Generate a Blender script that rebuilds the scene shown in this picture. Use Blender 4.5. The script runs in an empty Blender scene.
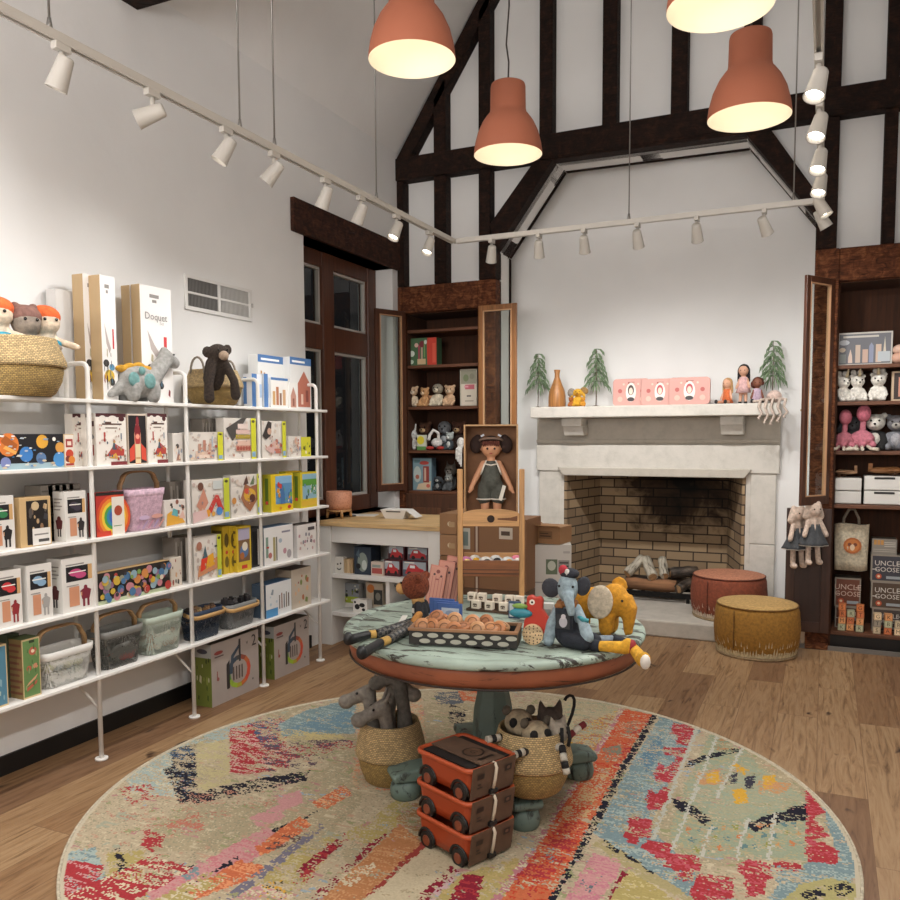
import bpy, math, random
import numpy as np
from mathutils import Vector as V, Matrix, Euler
random.seed(7)
SC = bpy.context.scene
COL = SC.collection
PI = math.pi
# ---------------------------------------------------------------- camera geometry (world: X right along back wall, Y into the room, Z up)
FPX, PPX, PPY, CAMH = 820.79, 450.0, 496.0, 1.45
MW = Matrix(((0.90959717, 0.02662957, -0.41463702), (0.41546454, -0.06961241, 0.90694174), (-0.00471241, -0.99721862, -0.07438289)))
CP = V((0, 0, CAMH))
def ray(x, y): return MW @ V((x-PPX, y-PPY, FPX))
def AX(x, y, X): d = ray(x, y); return CP + d*(X/d.x)
def AY(x, y, Y): d = ray(x, y); return CP + d*(Y/d.y)
def AZ(x, y, Z): d = ray(x, y); return CP + d*((Z-CAMH)/d.z)
cam = bpy.data.cameras.new('camera'); co = bpy.data.objects.new('camera', cam); COL.objects.link(co)
r, d, fw = MW.col[0], MW.col[1], MW.col[2]
co.matrix_world = Matrix(((r.x, -d.x, -fw.x, 0), (r.y, -d.y, -fw.y, 0), (r.z, -d.z, -fw.z, CAMH), (0, 0, 0, 1)))
cam.sensor_width = 36; cam.lens = FPX/900*36; cam.shift_y = (PPY-450)/900; cam.clip_start = .05
SC.camera = co

# ---------------------------------------------------------------- materials
def lin(h):
    h = h.lstrip('#'); o = []
    for i in (0, 2, 4):
        c = int(h[i:i+2], 16)/255
        o.append(c/12.92 if c <= .04045 else ((c+.055)/1.055)**2.4)
    return (*o, 1)
_mc = {}
def newmat(name):
    m = bpy.data.materials.new(name); m.use_nodes = True
    nt = m.node_tree; b = nt.nodes['Principled BSDF']
    return m, nt, b
def N(nt, t, **kw):
    n = nt.nodes.new(t)
    for k, v in kw.items():
        if k.startswith('i_'): n.inputs[k[2:].replace('_', ' ')].default_value = v
        else: setattr(n, k, v)
    return n
def coords(nt, scale=(1, 1, 1), rot=(0, 0, 0), loc=(0, 0, 0), src='Object'):
    tc = N(nt, 'ShaderNodeTexCoord'); mp = N(nt, 'ShaderNodeMapping')
    mp.inputs['Scale'].default_value = scale; mp.inputs['Rotation'].default_value = rot; mp.inputs['Location'].default_value = loc
    nt.links.new(tc.outputs[src], mp.inputs['Vector']); return mp.outputs[0]
def ramp(nt, fac, stops, interp='LINEAR'):
    n = N(nt, 'ShaderNodeValToRGB'); cr = n.color_ramp; cr.interpolation = interp
    while len(cr.elements) < len(stops): cr.elements.new(.5)
    for e, (p, c) in zip(cr.elements, stops):
        e.position = p; e.color = lin(c) if isinstance(c, str) else c
    nt.links.new(fac, n.inputs[0]); return n.outputs[0]
def noise(nt, vec, scale, detail=4, rough=.55, dist=0):
    n = N(nt, 'ShaderNodeTexNoise'); n.inputs['Scale'].default_value = scale; n.inputs['Detail'].default_value = detail
    n.inputs['Roughness'].default_value = rough; n.inputs['Distortion'].default_value = dist
    nt.links.new(vec, n.inputs['Vector']); return n.outputs[0]
def bump(nt, b, h, strength=.3, dist=.01):
    n = N(nt, 'ShaderNodeBump'); n.inputs['Strength'].default_value = strength; n.inputs['Distance'].default_value = dist
    nt.links.new(h, n.inputs['Height']); nt.links.new(n.outputs[0], b.inputs['Normal'])
def mix(nt, fac, a, c, mode='MIX'):
    n = N(nt, 'ShaderNodeMix', data_type='RGBA', blend_type=mode)
    for s, v in ((0, fac), (6, a), (7, c)):
        if isinstance(v, str): n.inputs[s].default_value = lin(v)
        elif isinstance(v, (int, float, tuple)): n.inputs[s].default_value = v
        else: nt.links.new(v, n.inputs[s])
    return n.outputs[2]
def shade(hexs, k):
    h = hexs.lstrip('#'); return '#' + ''.join('%02x' % max(0, min(255, int(int(h[i:i+2], 16)*k))) for i in (0, 2, 4))
def mat(h, rough=.6, kind='', metal=0.0):
    key = (h, rough, kind, metal)
    if key in _mc: return _mc[key]
    m, nt, b = newmat('%s_%s' % (kind or 'paint', h.lstrip('#')))
    b.inputs['Base Color'].default_value = lin(h); b.inputs['Roughness'].default_value = rough; b.inputs['Metallic'].default_value = metal
    if kind == 'fabric':
        v = coords(nt); n = noise(nt, v, 180, 3); bump(nt, b, n, .5, .004)
        nt.links.new(ramp(nt, noise(nt, v, 60, 3), [(.3, shade(h, .85)), (.7, shade(h, 1.08))]), b.inputs['Base Color']); b.inputs['Roughness'].default_value = .9
    elif kind == 'fur':
        v = coords(nt); n = noise(nt, v, 260, 5, .7, 1); bump(nt, b, n, 1, .012)
        nt.links.new(ramp(nt, noise(nt, v, 120, 4, .7), [(.32, shade(h, .62)), (.68, shade(h, 1.22))]), b.inputs['Base Color']); b.inputs['Roughness'].default_value = 1
    elif kind == 'straw':
        v = coords(nt); w = N(nt, 'ShaderNodeTexBrick'); w.offset = .5
        w.inputs['Scale'].default_value = 1; w.inputs['Mortar Size'].default_value = .0013; w.inputs['Brick Width'].default_value = .011; w.inputs['Row Height'].default_value = .0068
        w.inputs['Mortar Smooth'].default_value = .8
        # cylindrical coordinates round the basket so that the plaits follow it
        tc = N(nt, 'ShaderNodeTexCoord'); sx = N(nt, 'ShaderNodeSeparateXYZ'); nt.links.new(tc.outputs['Object'], sx.inputs[0])
        at = N(nt, 'ShaderNodeMath', operation='ARCTAN2'); nt.links.new(sx.outputs[1], at.inputs[0]); nt.links.new(sx.outputs[0], at.inputs[1])
        ml = N(nt, 'ShaderNodeMath', operation='MULTIPLY'); nt.links.new(at.outputs[0], ml.inputs[0]); ml.inputs[1].default_value = .14
        cx = N(nt, 'ShaderNodeCombineXYZ'); nt.links.new(ml.outputs[0], cx.inputs[0]); nt.links.new(sx.outputs[2], cx.inputs[1])
        nt.links.new(cx.outputs[0], w.inputs['Vector'])
        w.inputs['Color1'].default_value = lin(shade(h, 1.1)); w.inputs['Color2'].default_value = lin(shade(h, .86)); w.inputs['Mortar'].default_value = lin(shade(h, .62))
        nt.links.new(w.outputs[0], b.inputs['Base Color']); iv = N(nt, 'ShaderNodeMath', operation='SUBTRACT'); iv.inputs[0].default_value = 1
        nt.links.new(w.outputs[1], iv.inputs[1]); bump(nt, b, iv.outputs[0], .9, .006); b.inputs['Roughness'].default_value = .75
    elif kind in ('woodx', 'woody', 'woodz'):
        s = {'x': (3, 45, 45), 'y': (45, 3, 45), 'z': (45, 45, 3)}[kind[-1]]
        v = coords(nt, s); n = noise(nt, v, 1, 5, .6, .6)
        nt.links.new(ramp(nt, n, [(.25, shade(h, .72)), (.5, h), (.75, shade(h, 1.18))]), b.inputs['Base Color']); bump(nt, b, n, .12, .003)
    elif kind == 'card':
        v = coords(nt, (1, 1, 1)); nt.links.new(ramp(nt, noise(nt, v, 25, 3), [(.3, shade(h, .92)), (.7, shade(h, 1.05))]), b.inputs['Base Color'])
    _mc[key] = m; return m
def emit(h, s):
    key = ('e', h, s)
    if key in _mc: return _mc[key]
    m, nt, b = newmat('glow_'+h.lstrip('#')); b.inputs['Base Color'].default_value = lin(h)
    b.inputs['Emission Color'].default_value = lin(h); b.inputs['Emission Strength'].default_value = s
    _mc[key] = m; return m
def m_glass():
    if 'glass' in _mc: return _mc['glass']
    m, nt, b = newmat('pane_glass'); out = nt.nodes['Material Output']; nt.nodes.remove(b)
    t = N(nt, 'ShaderNodeBsdfTransparent'); g = N(nt, 'ShaderNodeBsdfGlossy'); g.inputs['Roughness'].default_value = .02
    t.inputs[0].default_value = (.9, .93, .92, 1); fr = N(nt, 'ShaderNodeFresnel'); fr.inputs[0].default_value = 1.5
    mx = N(nt, 'ShaderNodeMixShader'); ge = N(nt, 'ShaderNodeNewGeometry'); om = N(nt, 'ShaderNodeMath', operation='SUBTRACT'); om.inputs[0].default_value = 1; nt.links.new(ge.outputs['Backfacing'], om.inputs[1])
    mu = N(nt, 'ShaderNodeMath', operation='MULTIPLY'); nt.links.new(fr.outputs[0], mu.inputs[0]); nt.links.new(om.outputs[0], mu.inputs[1]); nt.links.new(mu.outputs[0], mx.inputs[0]); nt.links.new(t.outputs[0], mx.inputs[1]); nt.links.new(g.outputs[0], mx.inputs[2])
    nt.links.new(mx.outputs[0], out.inputs[0]); _mc['glass'] = m; return m
def m_mesh(h, a):
    key = ('mesh', h, a)
    if key in _mc: return _mc[key]
    m, nt, b = newmat('perforated_'+h.lstrip('#')); b.inputs['Base Color'].default_value = lin(h); b.inputs['Roughness'].default_value = .5
    v = coords(nt, (1, 1, 1)); vo = N(nt, 'ShaderNodeTexVoronoi'); vo.inputs['Scale'].default_value = 150; vo.inputs['Randomness'].default_value = .15; nt.links.new(v, vo.inputs['Vector'])
    c = N(nt, 'ShaderNodeMath', operation='GREATER_THAN'); nt.links.new(vo.outputs[0], c.inputs[0]); c.inputs[1].default_value = a
    nt.links.new(c.outputs[0], b.inputs['Alpha']); _mc[key] = m; return m
def m_plaster(h='#e4e3e1'):
    if ('pl', h) in _mc: return _mc[('pl', h)]
    m, nt, b = newmat('plaster'); v = coords(nt, (1, 1, 1)); n = noise(nt, v, 6, 6, .6)
    nt.links.new(ramp(nt, noise(nt, v, 1.3, 3), [(.3, shade(h, .97)), (.7, shade(h, 1.015))]), b.inputs['Base Color']); bump(nt, b, n, .12, .02); b.inputs['Roughness'].default_value = .85
    _mc[('pl', h)] = m; return m
def m_floor():
    m, nt, b = newmat('oak_planks'); v = coords(nt, (1, 1, 1), (0, 0, PI/2))
    br = N(nt, 'ShaderNodeTexBrick'); br.offset = .37; br.offset_frequency = 2
    for k, x in (('Scale', 1), ('Mortar Size', .0012), ('Brick Width', 1.5), ('Row Height', .19), ('Bias', 0)): br.inputs[k].default_value = x
    br.inputs['Color1'].default_value = lin('#4f4f4f'); br.inputs['Color2'].default_value = lin('#d8d8d8'); br.inputs['Mortar'].default_value = lin('#101010')
    nt.links.new(v, br.inputs['Vector'])
    tint = ramp(nt, br.outputs[0], [(.0, '#72533a'), (.1, '#7d5e43'), (.35, '#917150'), (.75, '#a48764')])
    v2 = coords(nt, (14, 1.1, 1)); sh = N(nt, 'ShaderNodeMix', data_type='VECTOR'); 
    ad = N(nt, 'ShaderNodeVectorMath', operation='ADD'); sc = N(nt, 'ShaderNodeVectorMath', operation='SCALE'); sc.inputs['Scale'].default_value = 17
    nt.links.new(br.outputs[0], sc.inputs[0]); nt.links.new(v2, ad.inputs[0]); nt.links.new(sc.outputs[0], ad.inputs[1])
    g = noise(nt, ad.outputs[0], 2.2, 8, .62, 1.6)
    grain = ramp(nt, g, [(.25, '#8a7766'), (.45, '#e8e0d8'), (.62, '#ffffff'), (.8, '#c8b8a8')])
    c = mix(nt, 1, tint, grain, 'MULTIPLY')
    v3 = coords(nt, (2.3, 1.1, 1)); kn = noise(nt, v3, 3.1, 3, .5, .4)
    knot = ramp(nt, kn, [(.0, '#ffffff'), (.68, '#ffffff'), (.735, '#5d4330'), (.8, '#2e2018')])
    c = mix(nt, 1, c, knot, 'MULTIPLY')
    nt.links.new(c, b.inputs['Base Color']); b.inputs['Roughness'].default_value = .52; bump(nt, b, g, .1, .004); return m
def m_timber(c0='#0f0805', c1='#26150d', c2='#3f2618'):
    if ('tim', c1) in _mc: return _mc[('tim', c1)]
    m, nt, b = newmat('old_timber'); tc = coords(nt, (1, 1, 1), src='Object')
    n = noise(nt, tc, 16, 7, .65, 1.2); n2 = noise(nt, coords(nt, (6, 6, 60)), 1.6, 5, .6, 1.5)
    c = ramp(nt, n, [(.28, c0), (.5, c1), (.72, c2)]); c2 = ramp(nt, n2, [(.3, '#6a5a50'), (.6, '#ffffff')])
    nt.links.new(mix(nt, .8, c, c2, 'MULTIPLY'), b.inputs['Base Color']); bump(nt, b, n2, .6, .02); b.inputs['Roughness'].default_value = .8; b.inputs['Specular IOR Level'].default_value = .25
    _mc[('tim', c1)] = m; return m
def m_stone(h='#b3aca0'):
    if ('st', h) in _mc: return _mc[('st', h)]
    m, nt, b = newmat('limestone'); v = coords(nt); n = noise(nt, v, 9, 8, .7)
    nt.links.new(ramp(nt, n, [(.25, shade(h, .91)), (.5, h), (.75, shade(h, 1.05))]), b.inputs['Base Color']); bump(nt, b, noise(nt, v, 60, 5), .25, .006); b.inputs['Roughness'].default_value = .85
    _mc[('st', h)] = m; return m
def m_firebrick():
    m, nt, b = newmat('fire_brick')
    tc = N(nt, 'ShaderNodeTexCoord'); sx = N(nt, 'ShaderNodeSeparateXYZ'); nt.links.new(tc.outputs['Object'], sx.inputs[0])
    a = N(nt, 'ShaderNodeMath', operation='ADD'); nt.links.new(sx.outputs[0], a.inputs[0])
    a2 = N(nt, 'ShaderNodeMath', operation='MULTIPLY'); a2.inputs[1].default_value = .8; nt.links.new(sx.outputs[1], a2.inputs[0]); nt.links.new(a2.outputs[0], a.inputs[1])
    cx = N(nt, 'ShaderNodeCombineXYZ'); nt.links.new(a.outputs[0], cx.inputs[0]); nt.links.new(sx.outputs[2], cx.inputs[1])
    br = N(nt, 'ShaderNodeTexBrick')
    for k, x in (('Scale', 1), ('Mortar Size', .006), ('Brick Width', .225), ('Row Height', .076), ('Mortar Smooth', .2)): br.inputs[k].default_value = x
    nt.links.new(cx.outputs[0], br.inputs['Vector'])
    br.inputs['Color1'].default_value = lin('#ac9372'); br.inputs['Color2'].default_value = lin('#806a52'); br.inputs['Mortar'].default_value = lin('#3a2e24')
    n = noise(nt, tc.outputs['Object'], 3.0, 5, .65, .6)
    # soot left on the upper middle of the bricks by old fires
    mp = coords(nt, (1.0, .4, 1.1), loc=(-.08, -.22, -1.12)); gr = N(nt, 'ShaderNodeVectorMath', operation='LENGTH'); nt.links.new(mp, gr.inputs[0])
    sm = N(nt, 'ShaderNodeMath', operation='ADD'); nt.links.new(gr.outputs['Value'], sm.inputs[0]); nt.links.new(n, sm.inputs[1])
    soot = ramp(nt, sm.outputs[0], [(.55, '#15110e'), (.8, '#6b5f52'), (1.0, '#ffffff')])
    nt.links.new(mix(nt, 1, br.outputs[0], soot, 'MULTIPLY'), b.inputs['Base Color'])
    bump(nt, b, br.outputs[1], -.5, .006); b.inputs['Roughness'].default_value = .9; return m

# ---------------------------------------------------------------- mesh builder
class MB:
    def __init__(s): s.v = []; s.f = []; s.m = []; s.s = []; s.T = Matrix()
    def add(s, vs, fs, m=0, sm=False):
        o = len(s.v); s.v += [s.T @ V(p) for p in vs]
        for f in fs: s.f.append([o+i for i in f]); s.m.append(m); s.s.append(sm)
        return s
    def box(s, x0, y0, z0, x1, y1, z1, m=0):
        return s.add([(x0,y0,z0),(x1,y0,z0),(x1,y1,z0),(x0,y1,z0),(x0,y0,z1),(x1,y0,z1),(x1,y1,z1),(x0,y1,z1)],
              [(0,3,2,1),(4,5,6,7),(0,1,5,4),(1,2,6,5),(2,3,7,6),(3,0,4,7)], m)
    def bx(s, c, d, m=0, rot=None):
        R = Euler(rot).to_matrix() if rot else Matrix.Identity(3); c = V(c); q = []
        for z in (-.5, .5):
            for x, y in ((-.5,-.5),(.5,-.5),(.5,.5),(-.5,.5)): q.append(c + R @ V((x*d[0], y*d[1], z*d[2])))
        return s.add(q, [(0,3,2,1),(4,5,6,7),(0,1,5,4),(1,2,6,5),(2,3,7,6),(3,0,4,7)], m)
    def loft(s, rings, m=0, cap=(True, True), sm=True, closed=True):
        n = len(rings[0]); vs = [p for r in rings for p in r]; fs = []
        for k in range(len(rings)-1):
            for i in range(n if closed else n-1):
                j = (i+1) % n; fs.append((k*n+i, k*n+j, (k+1)*n+j, (k+1)*n+i))
        s.add(vs, fs, m, sm)
        o = len(s.v)-len(vs)
        if cap[0]: s.f.append([o+i for i in reversed(range(n))]); s.m.append(m); s.s.append(False)
        if cap[1]: s.f.append([o+(len(rings)-1)*n+i for i in range(n)]); s.m.append(m); s.s.append(False)
        return s
    def tube(s, pts, r, m=0, n=8, closed=False, cap=True):
        P = [V(p) for p in pts]; L = len(P); R = r if isinstance(r, (list, tuple)) else [r]*L; rings = []; up = None
        for i in range(L):
            a = P[(i-1) % L] if (closed or i) else P[i]; b = P[(i+1) % L] if (closed or i < L-1) else P[i]
            t = (b-a).normalized()
            if up is None: up = V((0,0,1)) if abs(t.z) < .9 else V((1,0,0))
            u = (up - t*up.dot(t)).normalized(); w = t.cross(u); up = u
            rings.append([P[i] + (u*math.cos(2*PI*k/n) + w*math.sin(2*PI*k/n))*R[i] for k in range(n)])
        if closed: rings.append(rings[0]); cap = False
        return s.loft(rings, m, (cap, cap))
    def cyl(s, p0, p1, r0, r1=None, m=0, n=16, cap=(True, True)):
        p0, p1 = V(p0), V(p1); t = (p1-p0).normalized(); u = t.orthogonal().normalized(); w = t.cross(u); r1 = r0 if r1 is None else r1
        ring = lambda p, r: [p + (u*math.cos(2*PI*k/n) + w*math.sin(2*PI*k/n))*r for k in range(n)]
        return s.loft([ring(p0, r0), ring(p1, r1)], m, cap)
    def lathe(s, prof, m=0, n=28, c=(0,0,0), cap=(True, True), sx=1, sy=1):
        return s.loft([[(c[0]+sx*r*math.cos(2*PI*k/n), c[1]+sy*r*math.sin(2*PI*k/n), c[2]+z) for k in range(n)] for r, z in prof], m, cap)
    def ell(s, c, r, m=0, n=12, rot=None):
        R = Euler(rot).to_matrix() if rot else Matrix.Identity(3); c = V(c)
        if not isinstance(r, (tuple, list)): r = (r, r, r)
        h = max(4, n//2); rings = []
        for j in range(1, h):
            a = PI*j/h; rings.append([c + R @ V((r[0]*math.sin(a)*math.cos(2*PI*k/n), r[1]*math.sin(a)*math.sin(2*PI*k/n), -r[2]*math.cos(a))) for k in range(n)])
        s.loft(rings, m, (False, False)); o = len(s.v)-(h-1)*n
        s.v += [s.T @ (c + R @ V((0,0,-r[2]))), s.T @ (c + R @ V((0,0,r[2])))]; b, t = len(s.v)-2, len(s.v)-1
        for k in range(n):
            s.f.append([o+(k+1) % n, o+k, b]); s.f.append([o+(h-2)*n+k, o+(h-2)*n+(k+1) % n, t]); s.m += [m, m]; s.s += [True, True]
        return s
    def cap(s, p0, p1, r0, r1=None, m=0, n=10):      # capsule, for plush limbs
        r1 = r0 if r1 is None else r1; p0, p1 = V(p0), V(p1)
        s.cyl(p0, p1, r0, r1, m, n, (False, False)); s.ell(p0, r0, m, n); s.ell(p1, r1, m, n); return s
    def ext(s, pts, ax, a, b, m=0):                  # polygon in the plane across axis ax, extruded from a to b
        k = {'x': lambda p, t: (t, p[0], p[1]), 'y': lambda p, t: (p[0], t, p[1]), 'z': lambda p, t: (p[0], p[1], t)}[ax]
        n = len(pts); area = sum(pts[i][0]*pts[(i+1) % n][1]-pts[(i+1) % n][0]*pts[i][1] for i in range(n))
        if (area > 0) == (ax == 'y'): pts = pts[::-1]
        # orientation: counter-clockwise seen from +axis
        vs = [k(p, min(a, b)) for p in pts] + [k(p, max(a, b)) for p in pts]
        fs = [tuple(reversed(range(n))), tuple(range(n, 2*n))] + [(i, (i+1) % n, n+(i+1) % n, n+i) for i in range(n)]
        return s.add(vs, fs, m)
    def poly(s, pts, m=0): return s.add(pts, [tuple(range(len(pts)))], m)
    def build(s, name, mats, parent=None, loc=None, rot=None, bev=0, seg=2, weld=False):
        me = bpy.data.meshes.new(name); me.from_pydata([tuple(p) for p in s.v], [], s.f)
        if not isinstance(mats, (list, tuple)): mats = [mats]
        for q in mats: me.materials.append(q)
        me.polygons.foreach_set('material_index', s.m); me.polygons.foreach_set('use_smooth', s.s); me.update()
        o = bpy.data.objects.new(name, me); COL.objects.link(o)
        if parent: o.parent = parent
        if loc is not None: o.location = loc
        if rot is not None: o.rotation_euler = rot
        if bev:
            md = o.modifiers.new('bevel', 'BEVEL'); md.width = bev; md.segments = seg; md.limit_method = 'ANGLE'; md.angle_limit = .7
        return o
def tag(o, label, cat, group=None):
    o['label'] = label; o['category'] = cat
    if group: o['group'] = group
    return o
def T(name, label, cat, loc=(0, 0, 0), rz=0, group=None, rot=None):
    o = bpy.data.objects.new(name, None); COL.objects.link(o); o.empty_display_size = .05
    o.location = loc; o.rotation_euler = rot if rot else (0, 0, rz); return tag(o, label, cat, group)
def st(o, label=None):
    o['kind'] = 'structure'
    if label: o['label'] = label
    return o
def blob(name, fn, m, parent, vox=.005, sm=6, mats=None):   # one continuous stuffed surface from overlapping volumes
    b = MB(); fn(b); o = b.build(name, m, None)
    md = o.modifiers.new('r', 'REMESH'); md.mode = 'VOXEL'; md.voxel_size = vox; md.use_smooth_shade = True
    if sm: s = o.modifiers.new('s', 'SMOOTH'); s.iterations = sm; s.factor = .5
    dg = bpy.context.evaluated_depsgraph_get(); me = bpy.data.meshes.new_from_object(o.evaluated_get(dg))
    o.modifiers.clear(); o.data = me; me.materials.clear(); me.materials.append(m)
    me.polygons.foreach_set('use_smooth', [True]*len(me.polygons)); me.name = name
    if parent: o.parent = parent
    return o
def ctree(o, parent=None):
    c = o.copy(); COL.objects.link(c)
    if parent: c.parent = parent
    for ch in list(o.children): ctree(ch, c)
    return c
_tx = {}
def txt(b, s, size, Mx, m, align='CENTER'):
    if s not in _tx:
        cu = bpy.data.curves.new('t', 'FONT'); cu.body = s; cu.size = 1; cu.align_x = 'CENTER'; cu.align_y = 'CENTER'; cu.resolution_u = 2
        ob = bpy.data.objects.new('t', cu); me = bpy.data.meshes.new_from_object(ob)
        _tx[s] = ([v.co.copy() for v in me.vertices], [tuple(p.vertices) for p in me.polygons])
        bpy.data.objects.remove(ob); bpy.data.meshes.remove(me); bpy.data.curves.remove(cu)
    vs, fs = _tx[s]; b.add([Mx @ (v*size) for v in vs], fs, m)
def art(b, mats, w, h, Mx, items, z0=.0005):
    """flat printed shapes on a face; Mx maps (x right, y up, z out) from the face's lower left corner"""
    for k, it in enumerate(items):
        z = z0 + k*.00012; t, hexc = it[0], it[-1]
        q = mat(hexc, .55)
        if q not in mats: mats.append(q)
        m = mats.index(q)
        if t == 'r': u0, v0, u1, v1 = it[1:5]; pts = [(u0*w, v0*h), (u1*w, v0*h), (u1*w, v1*h), (u0*w, v1*h)]
        elif t == 'd': pts = [(it[1]*w+it[3]*h*math.cos(2*PI*i/14), it[2]*h+it[3]*h*math.sin(2*PI*i/14)) for i in range(14)]
        elif t == 'e': pts = [(it[1]*w+it[3]*w*math.cos(2*PI*i/16), it[2]*h+it[4]*h*math.sin(2*PI*i/16)) for i in range(16)]
        elif t == 'p': pts = [(u*w, v*h) for u, v in it[1]]
        elif t == 't': txt(b, it[4], it[3]*h, Mx @ Matrix.Translation((it[1]*w, it[2]*h, z)), m); continue
        b.add([Mx @ V((x, y, z)) for x, y in pts], [tuple(range(len(pts)))], m)
def faceM(face, w, d, h):
    O, X, Y, Z = {'F': ((-w/2, -d/2, 0), (1,0,0), (0,0,1), (0,-1,0)), 'L': ((-w/2, d/2, 0), (0,-1,0), (0,0,1), (-1,0,0)),
                  'R': ((w/2, -d/2, 0), (0,1,0), (0,0,1), (1,0,0)), 'T': ((-w/2, -d/2, h), (1,0,0), (0,1,0), (0,0,1))}[face]
    return Matrix(((X[0],Y[0],Z[0],O[0]),(X[1],Y[1],Z[1],O[1]),(X[2],Y[2],Z[2],O[2]),(0,0,0,1)))
def carton(name, label, cat, loc, size, rz, body, F=None, L=None, R=None, Tp=None, group=None, rot=None, bev=.0015, part='printed_panel'):
    w, d, h = size; t = T(name, label, cat, loc, rz, group, rot)
    bm = body if not isinstance(body, str) else mat(body, .6)
    MB().box(-w/2, -d/2, 0, w/2, d/2, h).build('carton', bm, t, bev=bev)
    for f, items in (('F', F), ('L', L), ('R', R), ('T', Tp)):
        if items:
            b = MB(); ms = []; art(b, ms, {'F': w, 'T': w}.get(f, d), d if f == 'T' else h, faceM(f, w, d, h), items); b.build(part, ms, t)
    return t
def lamp(name, typ, loc, energy, color, **kw):
    l = bpy.data.lights.new(name, typ); l.energy = energy; l.color = color
    for k, v in kw.items():
        if k != 'aim': setattr(l, k, v)
    o = bpy.data.objects.new(name, l); COL.objects.link(o); o.location = loc
    if 'aim' in kw: o.rotation_euler = (V(kw['aim'])-V(loc)).to_track_quat('-Z', 'Y').to_euler()
    return o
# ================================================================ THE ROOM
XL, XR, YB, YA, YF = -3.18, .80, 6.0, 6.54, -2.2          # left wall, right wall, timber wall, alcove wall, wall behind the camera
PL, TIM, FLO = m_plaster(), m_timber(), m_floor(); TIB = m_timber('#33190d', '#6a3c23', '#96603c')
st(MB().box(XL-.4, YF-.2, -.08, XR+.3, 7.4, 0).build('floor', FLO))
EZ = 3.62; SL = math.tan(math.radians(56.4)); XA = -1.20; AZZ = EZ + (XA-XL)*SL
# left wall with the window opening (window sits in a deep reveal)
WY0, WY1, WZ0, WZ1 = 4.64, 5.87, .86, 2.77
b = MB()
b.box(XL-.32, YF, 0, XL, WY0, EZ+.2); b.box(XL-.32, WY1, 0, XL, 6.6, EZ+.2); b.box(XL-.32, WY0, 0, XL, WY1, WZ0); b.box(XL-.32, WY0, WZ1, XL, WY1, EZ+.2)
st(b.build('wall_left', PL))
st(MB().box(XR, YF, 0, XR+.2, 6.6, EZ+.6).build('wall_right', PL))
st(MB().ext([(XL-.3, 0), (XR+.2, 0), (XR+.2, EZ+.2), (XA, AZZ+.2), (XL-.3, EZ+.2)], 'y', YF-.15, YF).build('wall_front', PL))
b = MB()
b.ext([(XL-.05, EZ), (XA, AZZ), (XA, AZZ+.15), (XL-.35, EZ)], 'y', YF-.1, 6.6); b.ext([(XR+.05, EZ), (XA, AZZ), (XA, AZZ+.15), (XR+.35, EZ)], 'y', YF-.1, 6.6)
st(b.build('ceiling', PL))
st(MB().box(XL, YF, 0, XL+.012, 4.64, .085).build('baseboard_left', mat('#0d0b0a', .5)))
# gable wall: cabinet niches left and right, fireplace arch in the middle
AL, AR = -2.33, -.095
CL0, CL1, CR0, CR1 = -3.14, -2.48, .05, .72
CZ0, CZ1 = .12, 2.44
arch = [(AL, 0), (AL, 2.85), (-1.875, 3.46), (-.54, 3.44), (AR, 2.85), (AR, 0)]
outl = [(XL-.3, 0), (CL0, 0), (CL0, CZ1), (CL1, CZ1), (CL1, 0)] + arch + [(CR0, 0), (CR0, CZ1), (CR1, CZ1), (CR1, 0), (XR+.2, 0), (XR+.2, EZ+.05), (XA, AZZ+.05), (XL-.3, EZ+.05)]
st(MB().ext(outl, 'y', 6.05, 6.22).build('wall_back', PL))
arch2 = [(x*1.046, CAMH+(z-CAMH)*1.046 if z > 0 else 0) for x, z in arch]; KR = (YA-.06)/6.25; arch3 = [(x*KR, CAMH+(z-CAMH)*KR if z > 0 else 0) for x, z in arch]
b = MB(); b.loft([[(x, 6.2, z) for x, z in arch], [(x, YA, z) for x, z in arch2]], 0, (False, False), False, False); o = b.build('wall_reveal', PL); so = o.modifiers.new('t', 'SOLIDIFY'); so.thickness = .03; so.offset = 1; st(o)
FX0, FX1, FZ1 = AY(567, 475, 6.50).x, AY(742, 475, 6.50).x, AY(650, 474, 6.50).z
st(MB().ext([(AL-.25, 0), (FX0-.06, 0), (FX0-.06, FZ1+.06), (FX1+.06, FZ1+.06), (FX1+.06, 0), (AR+.13, 0), (AR+.13, 3.8), (AL-.25, 3.8)], 'y', YA, YA+.1).build('wall_alcove', PL))
# timber frame, every member its own piece
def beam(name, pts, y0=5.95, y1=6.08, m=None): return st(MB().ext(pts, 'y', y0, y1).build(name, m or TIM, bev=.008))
TB0, TB1 = 3.47, 3.645
def rz_at(x): return EZ + (x-XL)*SL if x < XA else EZ + (XR-x)*SL*(1.98/2.0)
def rz_lo(x): return rz_at(x)-.19
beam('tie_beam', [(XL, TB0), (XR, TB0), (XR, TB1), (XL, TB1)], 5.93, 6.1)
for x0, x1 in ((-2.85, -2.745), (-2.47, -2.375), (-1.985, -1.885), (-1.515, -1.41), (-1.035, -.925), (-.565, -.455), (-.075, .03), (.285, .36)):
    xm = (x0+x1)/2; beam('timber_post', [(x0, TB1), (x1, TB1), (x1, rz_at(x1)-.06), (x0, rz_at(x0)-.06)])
beam('timber_post', [(XL, .0), (CL0, 0), (CL0, 2.64), (XL, 2.64)], m=TIB)
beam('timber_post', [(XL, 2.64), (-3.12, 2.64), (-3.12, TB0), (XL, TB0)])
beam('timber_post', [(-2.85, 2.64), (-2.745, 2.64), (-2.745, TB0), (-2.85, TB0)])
beam('timber_post', [(CL1, 0), (AL, 0), (AL, 2.64), (CL1, 2.64)], m=TIB)
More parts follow.
